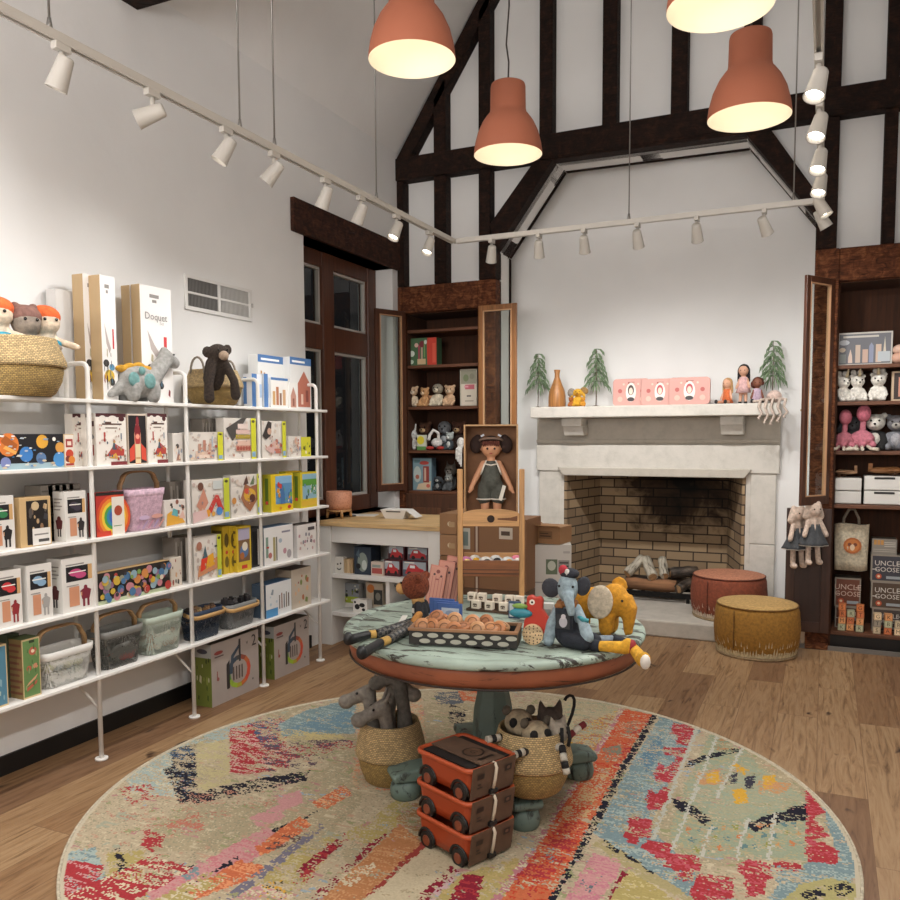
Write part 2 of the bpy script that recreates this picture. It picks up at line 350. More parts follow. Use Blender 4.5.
beam('timber_post', [(-2.47, 2.64), (AL, 2.64), (AL, 2.88), (-2.375, 2.95), (-2.375, TB0), (-2.47, TB0)])
beam('timber_post', [(AR, 0), (CR0, 0), (CR0, 2.64), (AR, 2.64)], m=TIB)
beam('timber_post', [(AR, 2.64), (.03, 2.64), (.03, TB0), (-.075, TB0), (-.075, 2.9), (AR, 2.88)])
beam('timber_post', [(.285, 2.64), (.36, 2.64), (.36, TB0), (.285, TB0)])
beam('timber_post', [(CR1, 0), (XR, 0), (XR, TB0), (CR1, TB0)], m=TIB)
beam('cabinet_lintel_beam', [(CL0, CZ1-.01), (CL1, CZ1-.01), (CL1, 2.64), (CL0, 2.64)], 5.955, 6.1, TIB)
beam('cabinet_lintel_beam', [(CR0, CZ1-.01), (CR1, CZ1-.01), (CR1, 2.64), (CR0, 2.64)], 5.955, 6.1, TIB)
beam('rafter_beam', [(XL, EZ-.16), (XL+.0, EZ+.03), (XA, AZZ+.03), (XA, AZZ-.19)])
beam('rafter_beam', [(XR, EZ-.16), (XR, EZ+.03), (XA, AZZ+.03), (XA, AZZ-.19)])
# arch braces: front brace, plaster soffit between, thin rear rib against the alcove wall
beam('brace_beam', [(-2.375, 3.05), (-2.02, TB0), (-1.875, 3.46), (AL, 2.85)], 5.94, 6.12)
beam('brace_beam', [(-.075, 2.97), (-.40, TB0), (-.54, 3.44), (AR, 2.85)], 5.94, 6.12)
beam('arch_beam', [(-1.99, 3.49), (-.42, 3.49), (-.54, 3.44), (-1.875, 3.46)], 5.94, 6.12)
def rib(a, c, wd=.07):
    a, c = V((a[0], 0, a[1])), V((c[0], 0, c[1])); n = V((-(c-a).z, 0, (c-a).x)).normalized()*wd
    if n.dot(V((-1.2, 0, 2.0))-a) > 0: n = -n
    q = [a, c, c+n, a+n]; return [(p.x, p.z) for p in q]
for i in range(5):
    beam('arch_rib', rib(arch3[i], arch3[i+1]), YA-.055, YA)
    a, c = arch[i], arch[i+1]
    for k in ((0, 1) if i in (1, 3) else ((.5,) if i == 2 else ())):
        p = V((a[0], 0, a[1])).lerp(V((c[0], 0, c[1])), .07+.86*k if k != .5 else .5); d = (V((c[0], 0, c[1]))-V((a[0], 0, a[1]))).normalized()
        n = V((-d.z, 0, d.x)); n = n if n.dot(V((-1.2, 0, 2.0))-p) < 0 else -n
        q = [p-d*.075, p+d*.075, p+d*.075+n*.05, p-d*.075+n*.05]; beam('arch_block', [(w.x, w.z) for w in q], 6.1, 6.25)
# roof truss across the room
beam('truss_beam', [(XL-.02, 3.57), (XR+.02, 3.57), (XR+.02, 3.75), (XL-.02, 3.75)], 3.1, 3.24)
# window header, window frame and panes
st(MB().box(XL-.3, 4.5, WZ1, XL+.03, 5.955, 2.985).build('window_header_beam', m_timber('#1c0f08', '#42261a', '#5f3a27'), bev=.008))
w = T('window_1', 'dark wooden window with four panes in the left wall', 'window', (XL-.19, 0, 0)); w['kind'] = 'structure'
b = MB(); FR = mat('#573221', .4, 'woodz')
ym, zr0, zr1 = 5.17, AX(356, 356, -3.37).z, AX(356, 333, -3.37).z
b.box(-.05, WY0, WZ0, .04, WY0+.11, WZ1); b.box(-.05, WY1-.13, WZ0, .04, WY1, WZ1); b.box(-.05, ym-.075, WZ0, .04, ym+.075, WZ1)
for z0, z1 in ((WZ0, WZ0+.12), (zr0, zr1), (WZ1-.11, WZ1)):
    b.box(-.045, WY0+.11, z0, .035, ym-.075, z1); b.box(-.045, ym+.075, z0, .035, WY1-.13, z1)
b.build('window_frame', FR, w, bev=.008)
tr = mat('#b9b6b0', .4)
for y0, y1 in ((WY0+.11, ym-.075), (ym+.075, WY1-.13)):
    for z0, z1 in ((WZ0+.12, zr0), (zr1, WZ1-.11)):
        g = MB().box(-.012, y0, z0, -.008, y1, z1).build('window_pane', m_glass(), w)
        b = MB()
        for q in ((y0, z0, y0+.018, z1), (y1-.018, z0, y1, z1), (y0+.018, z0, y1-.018, z0+.018), (y0+.018, z1-.018, y1-.018, z1)): b.box(-.02, q[0], q[1], .012, q[2], q[3])
        b.build('glazing_bead', tr, g)
st(MB().box(XL-.3, WY0, WZ0-.03, XL+.03, WY1, WZ0).build('window_sill', FR, bev=.005))
def Wd(t): return Matrix.Translation(-t.location)         # lets a part of an unrotated thing be written in world coordinates
# ================================================================ LIGHT FITTINGS
WHM = mat('#bdb8b0', .45); TZ = 2.70
STEEL = mat('#8d8a86', .35, '', .8)
def ceil_z(x): return EZ + (x-XL)*SL if x < XA else EZ + (XR-x)*SL*.99
def track(label, p0, p1, wires):
    t = T('light_track', label, 'light track', (p0[0], p0[1], TZ), 0, 'ceiling light tracks')
    b = MB(); b.T = Wd(t); p0, p1 = V((*p0, TZ)), V((*p1, TZ)); d = (p1-p0).normalized(); s = V((d.y, -d.x, 0))
    for o, z0, z1, wd in ((0, .012, .026, .0145), (.0107, -.004, .012, .0038), (-.0107, -.004, .012, .0038)):
        q = [p0+s*(o+wd), p1+s*(o+wd), p1+s*(o-wd), p0+s*(o-wd)]
        b.add([tuple(v+V((0,0,z0))) for v in q]+[tuple(v+V((0,0,z1))) for v in q], [(0,3,2,1),(4,5,6,7),(0,1,5,4),(1,2,6,5),(2,3,7,6),(3,0,4,7)])
    b.build('rail', WHM, t)
    for wx, wy in wires:
        b = MB(); b.T = Wd(t); b.cyl((wx, wy, TZ+.02), (wx, wy, ceil_z(wx)+.1), .004, None, 0, 6); b.cyl((wx, wy, TZ+.02), (wx, wy, TZ+.06), .011, .006, 0, 10); b.build('suspension_wire', STEEL, t)
TLX, TBY, TRX = -2.25, 5.0, -.055
tp = lambda x, y: AZ(x, y, TZ)
track('long white light track running above the wall shelves', (TLX, YF+.3), (TLX, TBY), [(TLX, tp(q, y).y) for q, y in ((55, 36), (237, 135), (275, 152), (376, 204))])
track('white light track running across the front of the fireplace', (TLX+.02, TBY), (TRX-.02, TBY), [(tp(627, 222).x, TBY), (tp(793, 203).x, TBY)])
track('white light track running down the right side above the tall cabinet', (TRX, TBY), (TRX, YF+.3), [(TRX, 4.0), (TRX, 1.5)])
TCOL = (1.0, .985, .965)
def head(pos, aim, label, group, en=26, size=112, lit=False, lab2=None):
    t = T('track_spotlight', label, 'spotlight', (pos[0], pos[1], TZ), 0, group)
    b = MB(); b.bx((0, 0, -.014), (.026, .06, .026)); b.build('track_adapter', WHM, t, bev=.003)
    a = V(aim).normalized(); piv = V((0, 0, -.085)); MB().cyl((0, 0, -.028), piv, .009, None, 0, 10).build('stem', WHM, t)
    sd = MB(); sd.T = Matrix.Translation(piv) @ a.to_track_quat('Z', 'Y').to_matrix().to_4x4() @ Matrix.Scale(.76, 4)
    sd.lathe([(.0, -.058), (.028, -.058), (.033, -.05), (.036, -.02), (.045, .075), (.047, .08), (.042, .08), (.038, .05), (.0, .046)], 0, 22, cap=(False, False))
    s = sd.build('lamp_shade', WHM, t)
    ln = MB(); ln.T = sd.T; ln.lathe([(0, .052), (.038, .052), (.038, .056), (0, .056)], 0, 20, cap=(False, False)); ln.build('lens', emit('#fff6e6', 14 if lit else 9), s)
    lamp('spot', 'SPOT', V((pos[0], pos[1], TZ)) + piv + a*.1, en, TCOL, spot_size=math.radians(size), spot_blend=1.0, shadow_soft_size=.035, aim=V((pos[0], pos[1], TZ)) + piv + a*2)
LL = [(65, 42, (-.45, -.1, -1), 'nearest the left edge of the photo'), (150, 90, (-1, -.55, -.45), 'turned sideways, second from the left'), (222, 128, (-.5, -.35, -1), 'third from the left, above the air vent'),
      (272, 152, (-.75, -.25, -.9), 'fourth from the left, under a wire'), (325, 178, (-.55, .1, -1), 'fifth from the left, left of the window beam'), (360, 196, (-.5, 0, -1), 'sixth from the left, above the window beam'),
      (397, 214, (-.2, -.5, -1), 'seventh from the left, with a dark knob'), (427, 231, (-.1, -.5, -1), 'last one before the corner')]
for x, y, a, lb in LL: head((TLX, tp(x, y).y), a, 'white spotlight on the left track, '+lb, 'spotlights of the left track', 12.5)
BL = [(488, (-.3, .55, -1), 'at the corner beside the dark timber post'), (536, (-.15, .6, -1), 'second from the left corner'), (582, (-.1, .75, -1), 'third, hanging left of the suspension wire'),
      (636, (0, .8, -1), 'hanging just right of the suspension wire'), (696, (0, .8, -1), 'second from the right end'), (764, (.35, .7, -.9), 'tilted, nearest the right end')]
for x, a, lb in BL: head((tp(x, 237-(x-488)*.107).x, TBY), a, 'white spotlight on the fireplace track, '+lb, 'spotlights of the fireplace track', 23)
RLp = [(4.98, (.5, .25, -.9), 'lowest in the photo, at the corner'), (4.72, (.45, -.1, -.9), 'second from the corner'), (4.3, (-.15, -.45, -1), 'third from the corner'), (3.93, (-.15, -.45, -1), 'fourth from the corner'),
       (3.5, (-.2, -.45, -1), 'fifth from the corner'), (3.08, (-.2, -.4, -1), 'topmost in the photo')]
for yy, a, lb in RLp: head((TRX, yy), a, 'white lit spotlight on the right track, '+lb, 'spotlights of the right track', 30, lit=True)
for k, yy in enumerate((1.3, .4, -.6)):  # unseen spotlights added on the tracks to light the room from behind
    for xx, a in ((TLX, (-.5, .2, -1)), (TRX, (-.6, .3, -.8))):
        head((xx, yy), a, 'added unseen white spotlight on the %s track behind the camera, %s' % ('left' if xx < -1 else 'right', ('nearest the camera', 'in the middle', 'furthest back')[k]), 'added spotlights behind the camera', 30)
TER, TIN = mat('#b0684c', .7), mat('#cfc4b0', .7)
def pendant(p, label):
    t = T('pendant_lamp', label, 'pendant lamp', p, 0, 'terracotta pendant lamps')
    pr = [(.19, 0), (.1905, .012), (.184, .06), (.168, .12), (.142, .175), (.118, .208), (.103, .225), (.099, .245), (.097, .365), (.093, .38), (.08, .386), (0, .386)]
    MB().lathe(pr, 0, 48, cap=(False, False)).build('lamp_shade', TER, t)
    MB().lathe([(.19, 0)]+[(max(r-.004, 0), z-.003 if z > .3 else z) for r, z in pr[1:]], 0, 48, cap=(False, False)).build('shade_lining', TIN, t)
    MB().ell((0, 0, .15), (.035, .035, .05), 0, 16).build('bulb', emit('#fff2dc', .9), t)
    c = MB(); zc = ceil_z(p[0])-p[2]; c.tube([(0, 0, .38), (.004, 0, .5), (-.012, .004, .6), (.006, 0, .8), (0, 0, zc)], .005, 0, 6); c.build('cord', mat('#3b322c', .6), t)
    lamp('bulb_light', 'POINT', V(p)+V((0, 0, .06)), 1.3, (1, .90, .76), shadow_soft_size=.06)
for x, y, dm, lb in ((412, 60, 87, 'terracotta pendant lamp hanging left, cut by the top edge of the photo'), (508, 155, 68, 'terracotta pendant lamp hanging whole left of the fireplace arch'),
                     (749, 118, 80, 'terracotta pendant lamp hanging whole right of the arch middle'), (720, 8, 104, 'terracotta pendant lamp showing only its bright rim at the top right')):
    dd = ray(x, y); pendant(CP + dd*(.38/dm), lb)
for y in (2.0, .8, -.4):  # further pendants, out of view, added to light the room
    for x in (-1.68, -.38): pendant((x, y, 3.0), 'added unseen terracotta pendant lamp behind the view, %s row %s' % ('left' if x < -1 else 'right', {2.0: 'front', .8: 'middle', -.4: 'rear'}[y]))
lamp('fill_light', 'AREA', (-1.2, -2.0, 2.5), 34, (1, .97, .94), shape='RECTANGLE', size=3.4, size_y=2.2, aim=(-1.2, 4.5, 1.0))  # soft frontal fill added behind the camera, no fitting there
lamp('fill_uplight', 'AREA', (-1.2, -1.6, 2.2), 66, (1, .97, .95), shape='RECTANGLE', size=3.0, size_y=1.5, spread=1.9, aim=(-1.2, 3.6, 5.6))  # second added fill, aimed up to brighten gable and ceiling
t = T('air_vent', 'white air vent with four louvred panels high on the left wall', 'air vent', (XL, 3.79, 2.23)); y0, y1, z0, z1 = -.285, .285, -.095, .095
b = MB(); b.box(0, y0, z0, .012, y1, z0+.022); b.box(0, y0, z1-.018, .012, y1, z1); b.box(0, y0, z0+.022, .012, y0+.02, z1-.018); b.box(0, y1-.03, z0+.022, .012, y1, z1-.018); b.box(0, -.02, z0+.022, .012, .0, z1-.018); b.box(0, y0+.02, -.006, .012, -.02, .006); b.box(0, 0, -.006, .012, y1-.03, .006); b.build('vent_frame', mat('#dad8d4', .45), t, bev=.002)
for ya, yb, c in ((y0+.02, -.02, '#6f6d6a'), (0, y1-.03, '#b4b2ae')):
    for za, zb in ((z0+.022, -.006), (.006, z1-.018)):
        b = MB(); b.box(.0, ya, za, .002, yb, zb); [b.box(.002, ya+(yb-ya)*(k+.2)/22, za, .008, ya+(yb-ya)*(k+.7)/22, zb) for k in range(22)]; b.build('louvre_panel', mat(c, .5), t)
b = MB(); b.box(.012, y1-.012, -.012, .022, y1-.004, .012); b.build('damper_lever', mat('#a8a6a2', .4), t)
SC.world = bpy.data.worlds.new('night'); SC.world.use_nodes = True; SC.world.node_tree.nodes['Background'].inputs[0].default_value = (.022, .022, .024, 1); SC.world.node_tree.nodes['Background'].inputs[1].default_value = .25
vs = SC.view_settings; vs.view_transform = 'Standard'; vs.look = 'None'; vs.exposure = 0.42; vs.gamma = 1

# ================================================================ FIREPLACE
SF, MF = 6.50, 6.22; ST, STD = m_stone('#cbc6bd'), m_stone('#b9b2a6')
fp = T('fireplace', 'pale stone fireplace with mantel shelf and soot-stained brick firebox', 'fireplace', (-1.2, SF, 0))
def fpart(name, m, fn, bev=.006): b = MB(); b.T = Wd(fp); fn(b); return b.build(name, m, fp, bev=bev)
HZ = .12; x0, x1 = AY(537, 450, SF).x, AY(780, 450, SF).x; zl0, zl1, zf = AY(650, 472, SF).z, AY(650, 445, SF).z, AY(650, 418, SF).z
MX0, MX1, MZ0, MZ1 = AY(530, 410, MF).x, AY(780, 410, MF).x, AY(650, 416.5, MF).z, AY(650, 405, MF).z
for s, (a, c) in enumerate(((x0+.02, FX0-.06), (FX1+.06, x1-.02))):
    fpart('jamb', ST, lambda b: b.box(a, SF, HZ, c, YA, .62))
    fpart('jamb', ST, lambda b: b.box(a, SF, .623, c, YA, zl0))
    q = (c, FX0-.006) if s == 0 else (a, FX1+.006); fpart('jamb_reveal', ST, lambda b: b.ext([(q[0], SF+.002), (q[0], YA), (q[1], YA), (q[1], SF+.03)], 'z', HZ, zl0), 0)
fpart('lintel', ST, lambda b: b.box(x0, SF-.015, zl0, x1, YA, zl1))
fpart('lintel_moulding', STD, lambda b: b.ext([(FX0-.07, zl0+.03), (FX1+.07, zl0+.03), (FX1+.02, zl0-.035), (FX0-.02, zl0-.035)], 'y', SF-.04, YA))
fpart('frieze', STD, lambda b: b.box(x0, SF, zl1, x1, YA, MZ0))
fpart('frieze_moulding', STD, lambda b: b.box(x0, SF-.02, zl1+.015, x1, SF, zl1+.045))
for a, c in ((562, 582), (720, 743)):
    xa, xc = AY(a, 430, MF+.1).x, AY(c, 430, MF+.1).x
    fpart('corbel', ST, lambda b: (b.box(xa, MF+.08, MZ0-.065, xc, SF, MZ0), b.ext([(MF+.11, MZ0-.065), (SF, MZ0-.065), (SF, MZ0-.14), (MF+.16, MZ0-.14)], 'x', xa, xc)))
fpart('mantel_shelf', ST, lambda b: b.box(MX0, MF, MZ0, MX1, YA, MZ1), .008)
fpart('hearth', m_stone('#b5aea3'), lambda b: b.box(x0-.02, 5.88, 0, x1+.02, YA+.66, HZ), .012)
BX0, BX1, BYB = AY(600, 500, 7.08).x, AY(728, 500, 7.08).x, 7.08
b = MB(); b.T = Wd(fp); Zt = FZ1+.02
b.add([(FX0-.004, SF+.012, HZ-.03), (BX0, BYB, HZ-.03), (BX1, BYB, HZ-.03), (FX1+.004, SF+.012, HZ-.03), (FX0-.004, SF+.012, Zt), (BX0, BYB, Zt), (BX1, BYB, Zt), (FX1+.004, SF+.012, Zt)],
      [(0, 1, 5, 4), (1, 2, 6, 5), (2, 3, 7, 6), (4, 5, 6, 7)])
o = b.build('firebox', m_firebrick(), fp); so = o.modifiers.new('thick', 'SOLIDIFY'); so.thickness = .06; so.offset = -1
# ================================================================ WALL SHELVING AND EVERYTHING ON IT
XP, XBK, XS0, XS1 = -2.93, -3.06, -3.135, -2.905         # front posts, back posts, shelf plate back and front
SZ = [1.612, 1.320, 1.002, .697, .387]
PY = [2.04, 2.62, 3.22, 3.80, 4.385]
SHW = mat('#e6e3de', .45)
sh = T('wall_shelf_unit', 'long white metal open shelf unit with five shelves along the left wall', 'shelf unit', (-3.02, 3.2, 0))
for z in SZ:
    b = MB(); b.T = Wd(sh); b.box(XS0, 1.55, z-.016, XS1, 4.475, z); b.build('shelf_board', SHW, sh, bev=.003)
for y in PY:
    b = MB(); b.T = Wd(sh); r = .0105; zt = 1.768
    arc = lambda x, s: [(x+s*.03*(1-math.cos(a)), y, zt-.03+.03*math.sin(a)) for a in (0, PI/8, PI/4, 3*PI/8, PI/2)]
    b.tube([(XP, y, .008)] + arc(XP, -1) + arc(XBK, 1)[::-1] + [(XBK, y, SZ[4]-.016)], r, 0, 10)
    b.build('post_frame', SHW, sh)
    b = MB(); b.T = Wd(sh)
    b.cyl((XP, y, 0), (XP, y, .008), .028, None, 0, 18)
    b.build('foot', SHW, sh)
    b = MB(); b.T = Wd(sh); b.tube([(XP, y, .23), (XBK-.06, y, SZ[4]-.012)], .006, 0, 8); b.build('brace', SHW, sh)
def Yx(x, yp, xf): return AX(x, yp, xf).y
def sbox(name, label, x0, x1, yt, k, xf, depth, body, F=None, L=None, Tp=None, group=None, cat='toy box', rzo=0, zb=None):
    z = (SZ[k] if k < 5 else 0) if zb is None else zb
    y0, y1 = Yx(x0, yt+20, xf), Yx(x1, yt+20, xf); h = AX((x0+x1)/2, yt, xf).z - z
    return carton(name, label, cat, (xf-depth/2, (y0+y1)/2, z), (y1-y0, depth, h), PI/2+rzo, body, F, L, None, Tp, group)
rr = random.Random(3)
def confetti(n, u0, v0, u1, v1, cols, s=.05, seed=1):
    q = random.Random(seed); o = []
    for i in range(n):
        u, v = q.uniform(u0, u1), q.uniform(v0, v1); a = q.uniform(.5, 1.3)*s; c = q.choice(cols)
        o.append(('e', u, v, a*.8, a, c) if q.random() < .5 else ('p', [(u-a, v-a*.5), (u+a*.7, v-a), (u+a, v+a*.6), (u-a*.4, v+a)], c))
    return o
lines = lambda v0, n, dv, u0=.12, u1=.8, c='#3b3733', t=.012: [('r', u0, v0-i*dv-t, u1-(i % 2)*.15, v0-i*dv+t, c) for i in range(n)]
# ---- top: tall construction boxes
TAN = '#bfa47c'
def tallbox(label, x0, x1, yt, xf, dep, F=None, body=TAN): return sbox('tall_toy_box', label, x0, x1, yt, 0, xf, dep, body, F, None, group='tall boxes on the top shelf')
def doq(title):
    W = [('r', 0, 0, 1, 1, '#ece9e6'), ('r', .3, .9, .6, .93, '#8f8a86'), ('r', .38, .86, .52, .885, '#8f8a86'), ('p', [(.2, .62), (.42, .5), (.6, .42), (.5, .38), (.3, .46)], '#b5aaa5'),
         ('r', .72, .42, .82, .58, '#c8383c'), ('d', .45, .2, .05, '#d8b23e'), ('d', .62, .27, .028, '#5a8fae'), ('d', .25, .3, .03, '#3a3735'), ('d', .6, .15, .03, '#3a3735')]
    W += confetti(16, .1, .08, .9, .4, ['#3a3735', '#5d5955', '#8d2f33', '#4a6a80', '#b7ac90'], .035, 4)
    if title: W += [('t', .48, .74, .085, title, '#8d8a88'), ('t', .66, .69, .04, 'Set', '#a5a2a0')]
    return W
sbox('tall_toy_box', 'pale grey tall box at the back, behind the pair of tan-sided boxes', 56, 73, 290, 0, -3.10, .06, '#cfcdca', group='tall boxes on the top shelf')
tallbox('back one of the first pair of tan-sided tall white boxes', 83, 98, 275, -3.024, .066, doq(''))
tallbox('front one of the first pair of tan-sided tall white boxes', 100, 115, 276, -2.955, .068, doq(''))
tallbox('back one of the tan-sided boxes behind the dinosaur', 130, 158, 288, -3.04, .055, doq(''))
tallbox('tall white box titled in grey letters behind the dinosaur neck', 140, 171, 287, -2.978, .055, doq('Doquet'))
# ---- seagrass belly baskets
STRAW, STRAWD = mat('#d2b583', .75, 'straw'), mat('#b8995c', .75, 'straw')
def belly(label, loc, R, H, group=None, handles=True, zr=.55, fold=True, hz=0):
    t = T('seagrass_basket', label, 'basket', loc, 0, group)
    up = [(R*.95, H*zr-.006), (R*1.01, H*zr-.012), (R*1.045, H*zr-.004), (R*1.04, H*zr+.012), (R*.985, H*.7), (R*.92, H*.83), (R*.86, H*.95), (R*.84, H)]
    MB().lathe(up + [(R*.80, H), (R*.82, H*.9), (R*.9, H*.72), (R*.94, H*zr)], 0, 40, cap=(False, False)).build('basket_rim_half', STRAW, t)
    MB().lathe([(R*.66, 0), (R*.78, H*.06), (R*.92, H*.26), (R*.965, H*.42), (R*.97, H*zr-.004), (R*.95, H*zr), (R*.9, H*.3), (R*.66, .012)], 0, 40).build('basket_base_half', STRAWD, t)
    if handles:
        for s in (-1, 1):
            pts = [(s*R*.84 - 0*a, math.cos(a)*R*.3*1, H*.93 + hz + abs(math.sin(a))*R*.5 + (0 if 0 < a < PI else -.01)) for a in [PI*i/10 for i in range(11)]]
            h = MB().tube(pts, .006, 0, 8).build('handle', mat('#8d8273', .8), t); h.rotation_euler = (0, 0, PI/2 if handles == 'y' else 0)
    return t
z0 = SZ[0]
belly('seagrass belly basket full of stuffed dolls, far left of the top shelf', (-2.985, 2.325, z0), .175, .235, 'seagrass baskets on the top shelf', False)
belly('seagrass belly basket with a brown monkey hung over its rim', (-3.02, Yx(214, 390, -3.02), z0), .15, .19, 'seagrass baskets on the top shelf', 'y')
# ---- stuffed toys: heads, bodies, faces
EYE = mat('#161412', .25)
def eyes(parent, pts, r, m=EYE):
    b = MB()
    for p in pts: b.ell(p, r, 0, 8)
    return b.build('eyes', m, parent)
def bdoll(label, loc, cap_h, face_h, rz, ears=False):
    t = T('stuffed_doll', label, 'stuffed doll', loc, rz, 'stuffed dolls in the basket'); t.scale = (1.28,)*3
    blob('body', lambda b: (b.ell((0, 0, .075), (.046, .044, .043), 0, 16), b.cap((0, .01, .04), (0, .02, -.06), .032, .042), b.cap((-.03, 0, .02), (-.07, -.03, -.0), .014, .013), b.cap((.03, 0, .02), (.085, -.035, -.0), .014, .012)), mat(face_h, .9, 'fabric'), t, .006)
    c = blob('hat', lambda b: (b.ell((0, .007, .094), (.0505, .048, .038), 0, 16), [b.ell((s*.028, .01, .125), .014, 0, 10) for s in ((-1, 1) if ears else ())]), mat(cap_h, .9, 'fabric'), t, .005, 3)
    eyes(t, [(-.018, -.039, .082), (.018, -.039, .082)], .0055)
    MB().lathe([(.036, .02), (.045, .012), (.046, .002), (.034, -.012)], 0, 14).build('scarf', mat('#2d8fa6', .9, 'fabric'), t); return t
bdoll('stuffed doll with orange hair leaning on the basket rim, left one', (-2.975, 2.235, z0+.222), '#d8622f', '#d9c5ad', 1.0)
bdoll('stuffed doll in a brown cap with bobbles between two orange-haired dolls', (-2.94, 2.335, z0+.20), '#7d5a50', '#8f8275', 1.3, True)
bdoll('stuffed doll with orange hair and a pale arm out over the basket rim', (-2.945, 2.43, z0+.212), '#d8622f', '#d9c5ad', 1.3)
# spotted dinosaur
t = T('stuffed_dinosaur', 'grey stuffed dinosaur with teal spots and a mustard back', 'stuffed toy', (-2.95, Yx(148, 390, -2.95), z0), PI/2); t.scale = (1.32,)*3
GD = mat('#9d9c98', .9, 'fabric')
blob('body', lambda b: (b.ell((-.05, 0, .07), (.085, .048, .058), 0, 18), b.cap((.01, 0, .075), (.095, 0, .165), .036, .028), b.cap((.09, 0, .168), (.137, 0, .150), .031, .022), b.ell((.085, 0, .195), (.01, .02, .014), 0, 8),
     [b.cap((x, y, .05), (x, y, .018), .027, .024) for x in (-.095, .0) for y in (-.026, .026)], b.cap((-.11, 0, .055), (-.175, 0, .02), .03, .012)), GD, t, .006)
for x, z, r in ((-.105, .075, .026), (-.035, .072, .028), (-.07, .107, .015)): MB().ell((x, -.047+abs(x+.05)*.10, z), (r, .006, r), 0, 14).build('spot', mat('#6f9a98', .9, 'fabric'), t)
blob('back_spines', lambda b: [b.ell((x, 0, .13-abs(x+.05)*.25), (.03, .012, .014), 0, 10) for x in (-.12, -.08, -.04, 0)], mat('#c7952f', .9, 'fabric'), t, .005, 2)
eyes(t, [(.105, -.029, .178), (.105, .029, .178)], .004)
# brown monkey over the basket
t = T('stuffed_monkey', 'shaggy dark brown stuffed monkey hanging over a seagrass basket', 'stuffed toy', (-2.875, Yx(215, 360, -2.9), z0+.125), 1.15); t.scale = (1.25,)*3
FB = mat('#40352d', 1, 'fur')
blob('body', lambda b: (b.ell((0, .005, .11), (.046, .04, .042), 0, 16), b.ell((-.045, .01, .115), (.024, .014, .026), 0, 10), b.ell((.045, .01, .13), (.02, .014, .024), 0, 10), b.cap((0, .03, .07), (0, .055, .0), .042, .045),
     b.cap((-.03, -.002, .065), (-.055, -.015, -.02), .022, .019), b.cap((-.055, -.015, -.02), (-.052, -.012, -.075), .019, .023), b.cap((.03, -.002, .065), (.058, -.018, .0), .02, .018), b.cap((.058, -.018, .0), (.066, -.012, -.06), .018, .022)), FB, t, .006, 3)
MB().ell((.004, -.038, .10), (.022, .016, .02), 0, 12).build('muzzle', mat('#9b8672', .9, 'fabric'), t)
eyes(t, [(-.018, -.036, .122), (.02, -.036, .124)], .0045)
# small boxes at the right end of the top shelf
BLU = '#4c78b0'
for i, (xa, xb, xf, dp) in enumerate(((252, 262, -2.97, .06), (264, 272, -2.96, .06))):
    sbox('small_toy_box', 'narrow blue and white box beside the basket, ' + ('left of the two' if i == 0 else 'right of the two'), xa, xb, 374, 0, xf, dp, '#dfe2e6', [('r', 0, 0, .5, 1, BLU), ('r', .55, .3, 1, .7, '#a9c0dc')], [('r', 0, .1, .4, .9, BLU)], group='boxes at the right end of the top shelf')
bldg = [('r', .1, .1, .25, .55, '#c9a06a'), ('r', .3, .1, .45, .7, '#b77a58'), ('r', .5, .1, .62, .5, '#8b6a58'), ('r', .68, .1, .85, .62, '#caa37c')]
sbox('building_block_box', 'tall white box with a blue top band and wooden sticks pictured', 258, 288, 356, 0, -3.04, .07, '#e4e4e2', [('r', 0, .86, 1, 1, BLU), ('r', .1, .9, .7, .94, '#ffffff')]+[('r', .08+.1*i, .3, .13+.1*i, .7-.03*i, '#b98a52') for i in range(9)], group='boxes at the right end of the top shelf')
sbox('building_block_box', 'tall white box with a blue band and a red brick house pictured', 290, 311, 358, 0, -2.99, .10, '#e4e4e2', [('r', 0, .86, 1, 1, BLU), ('r', .1, .9, .7, .94, '#ffffff'), ('p', [(.35, .05), (.95, .05), (.95, .5), (.65, .75), (.35, .5)], '#b8705c'), ('r', .5, .1, .6, .3, '#e2c6b4'), ('r', .72, .15, .85, .38, '#8d4e44')], group='boxes at the right end of the top shelf')
sbox('building_block_box', 'low white box with a small brick town pictured, front of the blue-banded boxes', 271, 288, 378, 0, -2.945, .035, '#e8e6e2', bldg+[('r', 0, .92, 1, 1, BLU)], group='boxes at the right end of the top shelf')
sbox('building_block_box', 'lowest white box with two little brick towers on its cover', 289, 298, 383, 0, -2.935, .03, '#e8e6e2', [('p', [(.2, .05), (.8, .05), (.8, .5), (.5, .85), (.2, .5)], '#c09080'), ('r', .4, .1, .6, .4, '#8d5a4c')], group='boxes at the right end of the top shelf')
# ---- second shelf
PL2 = [('r', 0, 0, 1, 1, '#17171d')]
space = PL2 + [('r', 0, 0, 1, .17, '#9db7c0'), ('d', .03, .45, .3, '#6fb3c4'), ('d', .03, .12, .25, '#2a5fa0'), ('d', .36, .7, .33, '#d97b34'), ('p', [(.27, .8), (.33, .95), (.46, .7), (.42, .45)], '#a85a23'), ('p', [(.3, .6), (.33, .68), (.45, .5), (.43, .42)], '#efb05b'),
    ('d', .23, .75, .15, '#e0632c'), ('d', .74, .78, .2, '#e0a63c'), ('d', .95, .6, .16, '#d99c4a'), ('d', .55, .42, .22, '#3f7fc4'), ('d', .32, .2, .16, '#7a86b8'), ('d', .94, .25, .22, '#4b8ec9'), ('d', .72, .3, .17, '#5c7ca6'), ('d', .88, .85, .06, '#f3efe3')]
space += confetti(46, .02, .05, .98, .95, ['#e8e6e2', '#8fa6bd', '#c9b79a', '#566a8c', '#d7d2c6', '#4f86b8', '#b9c2cc'], .028, 9)
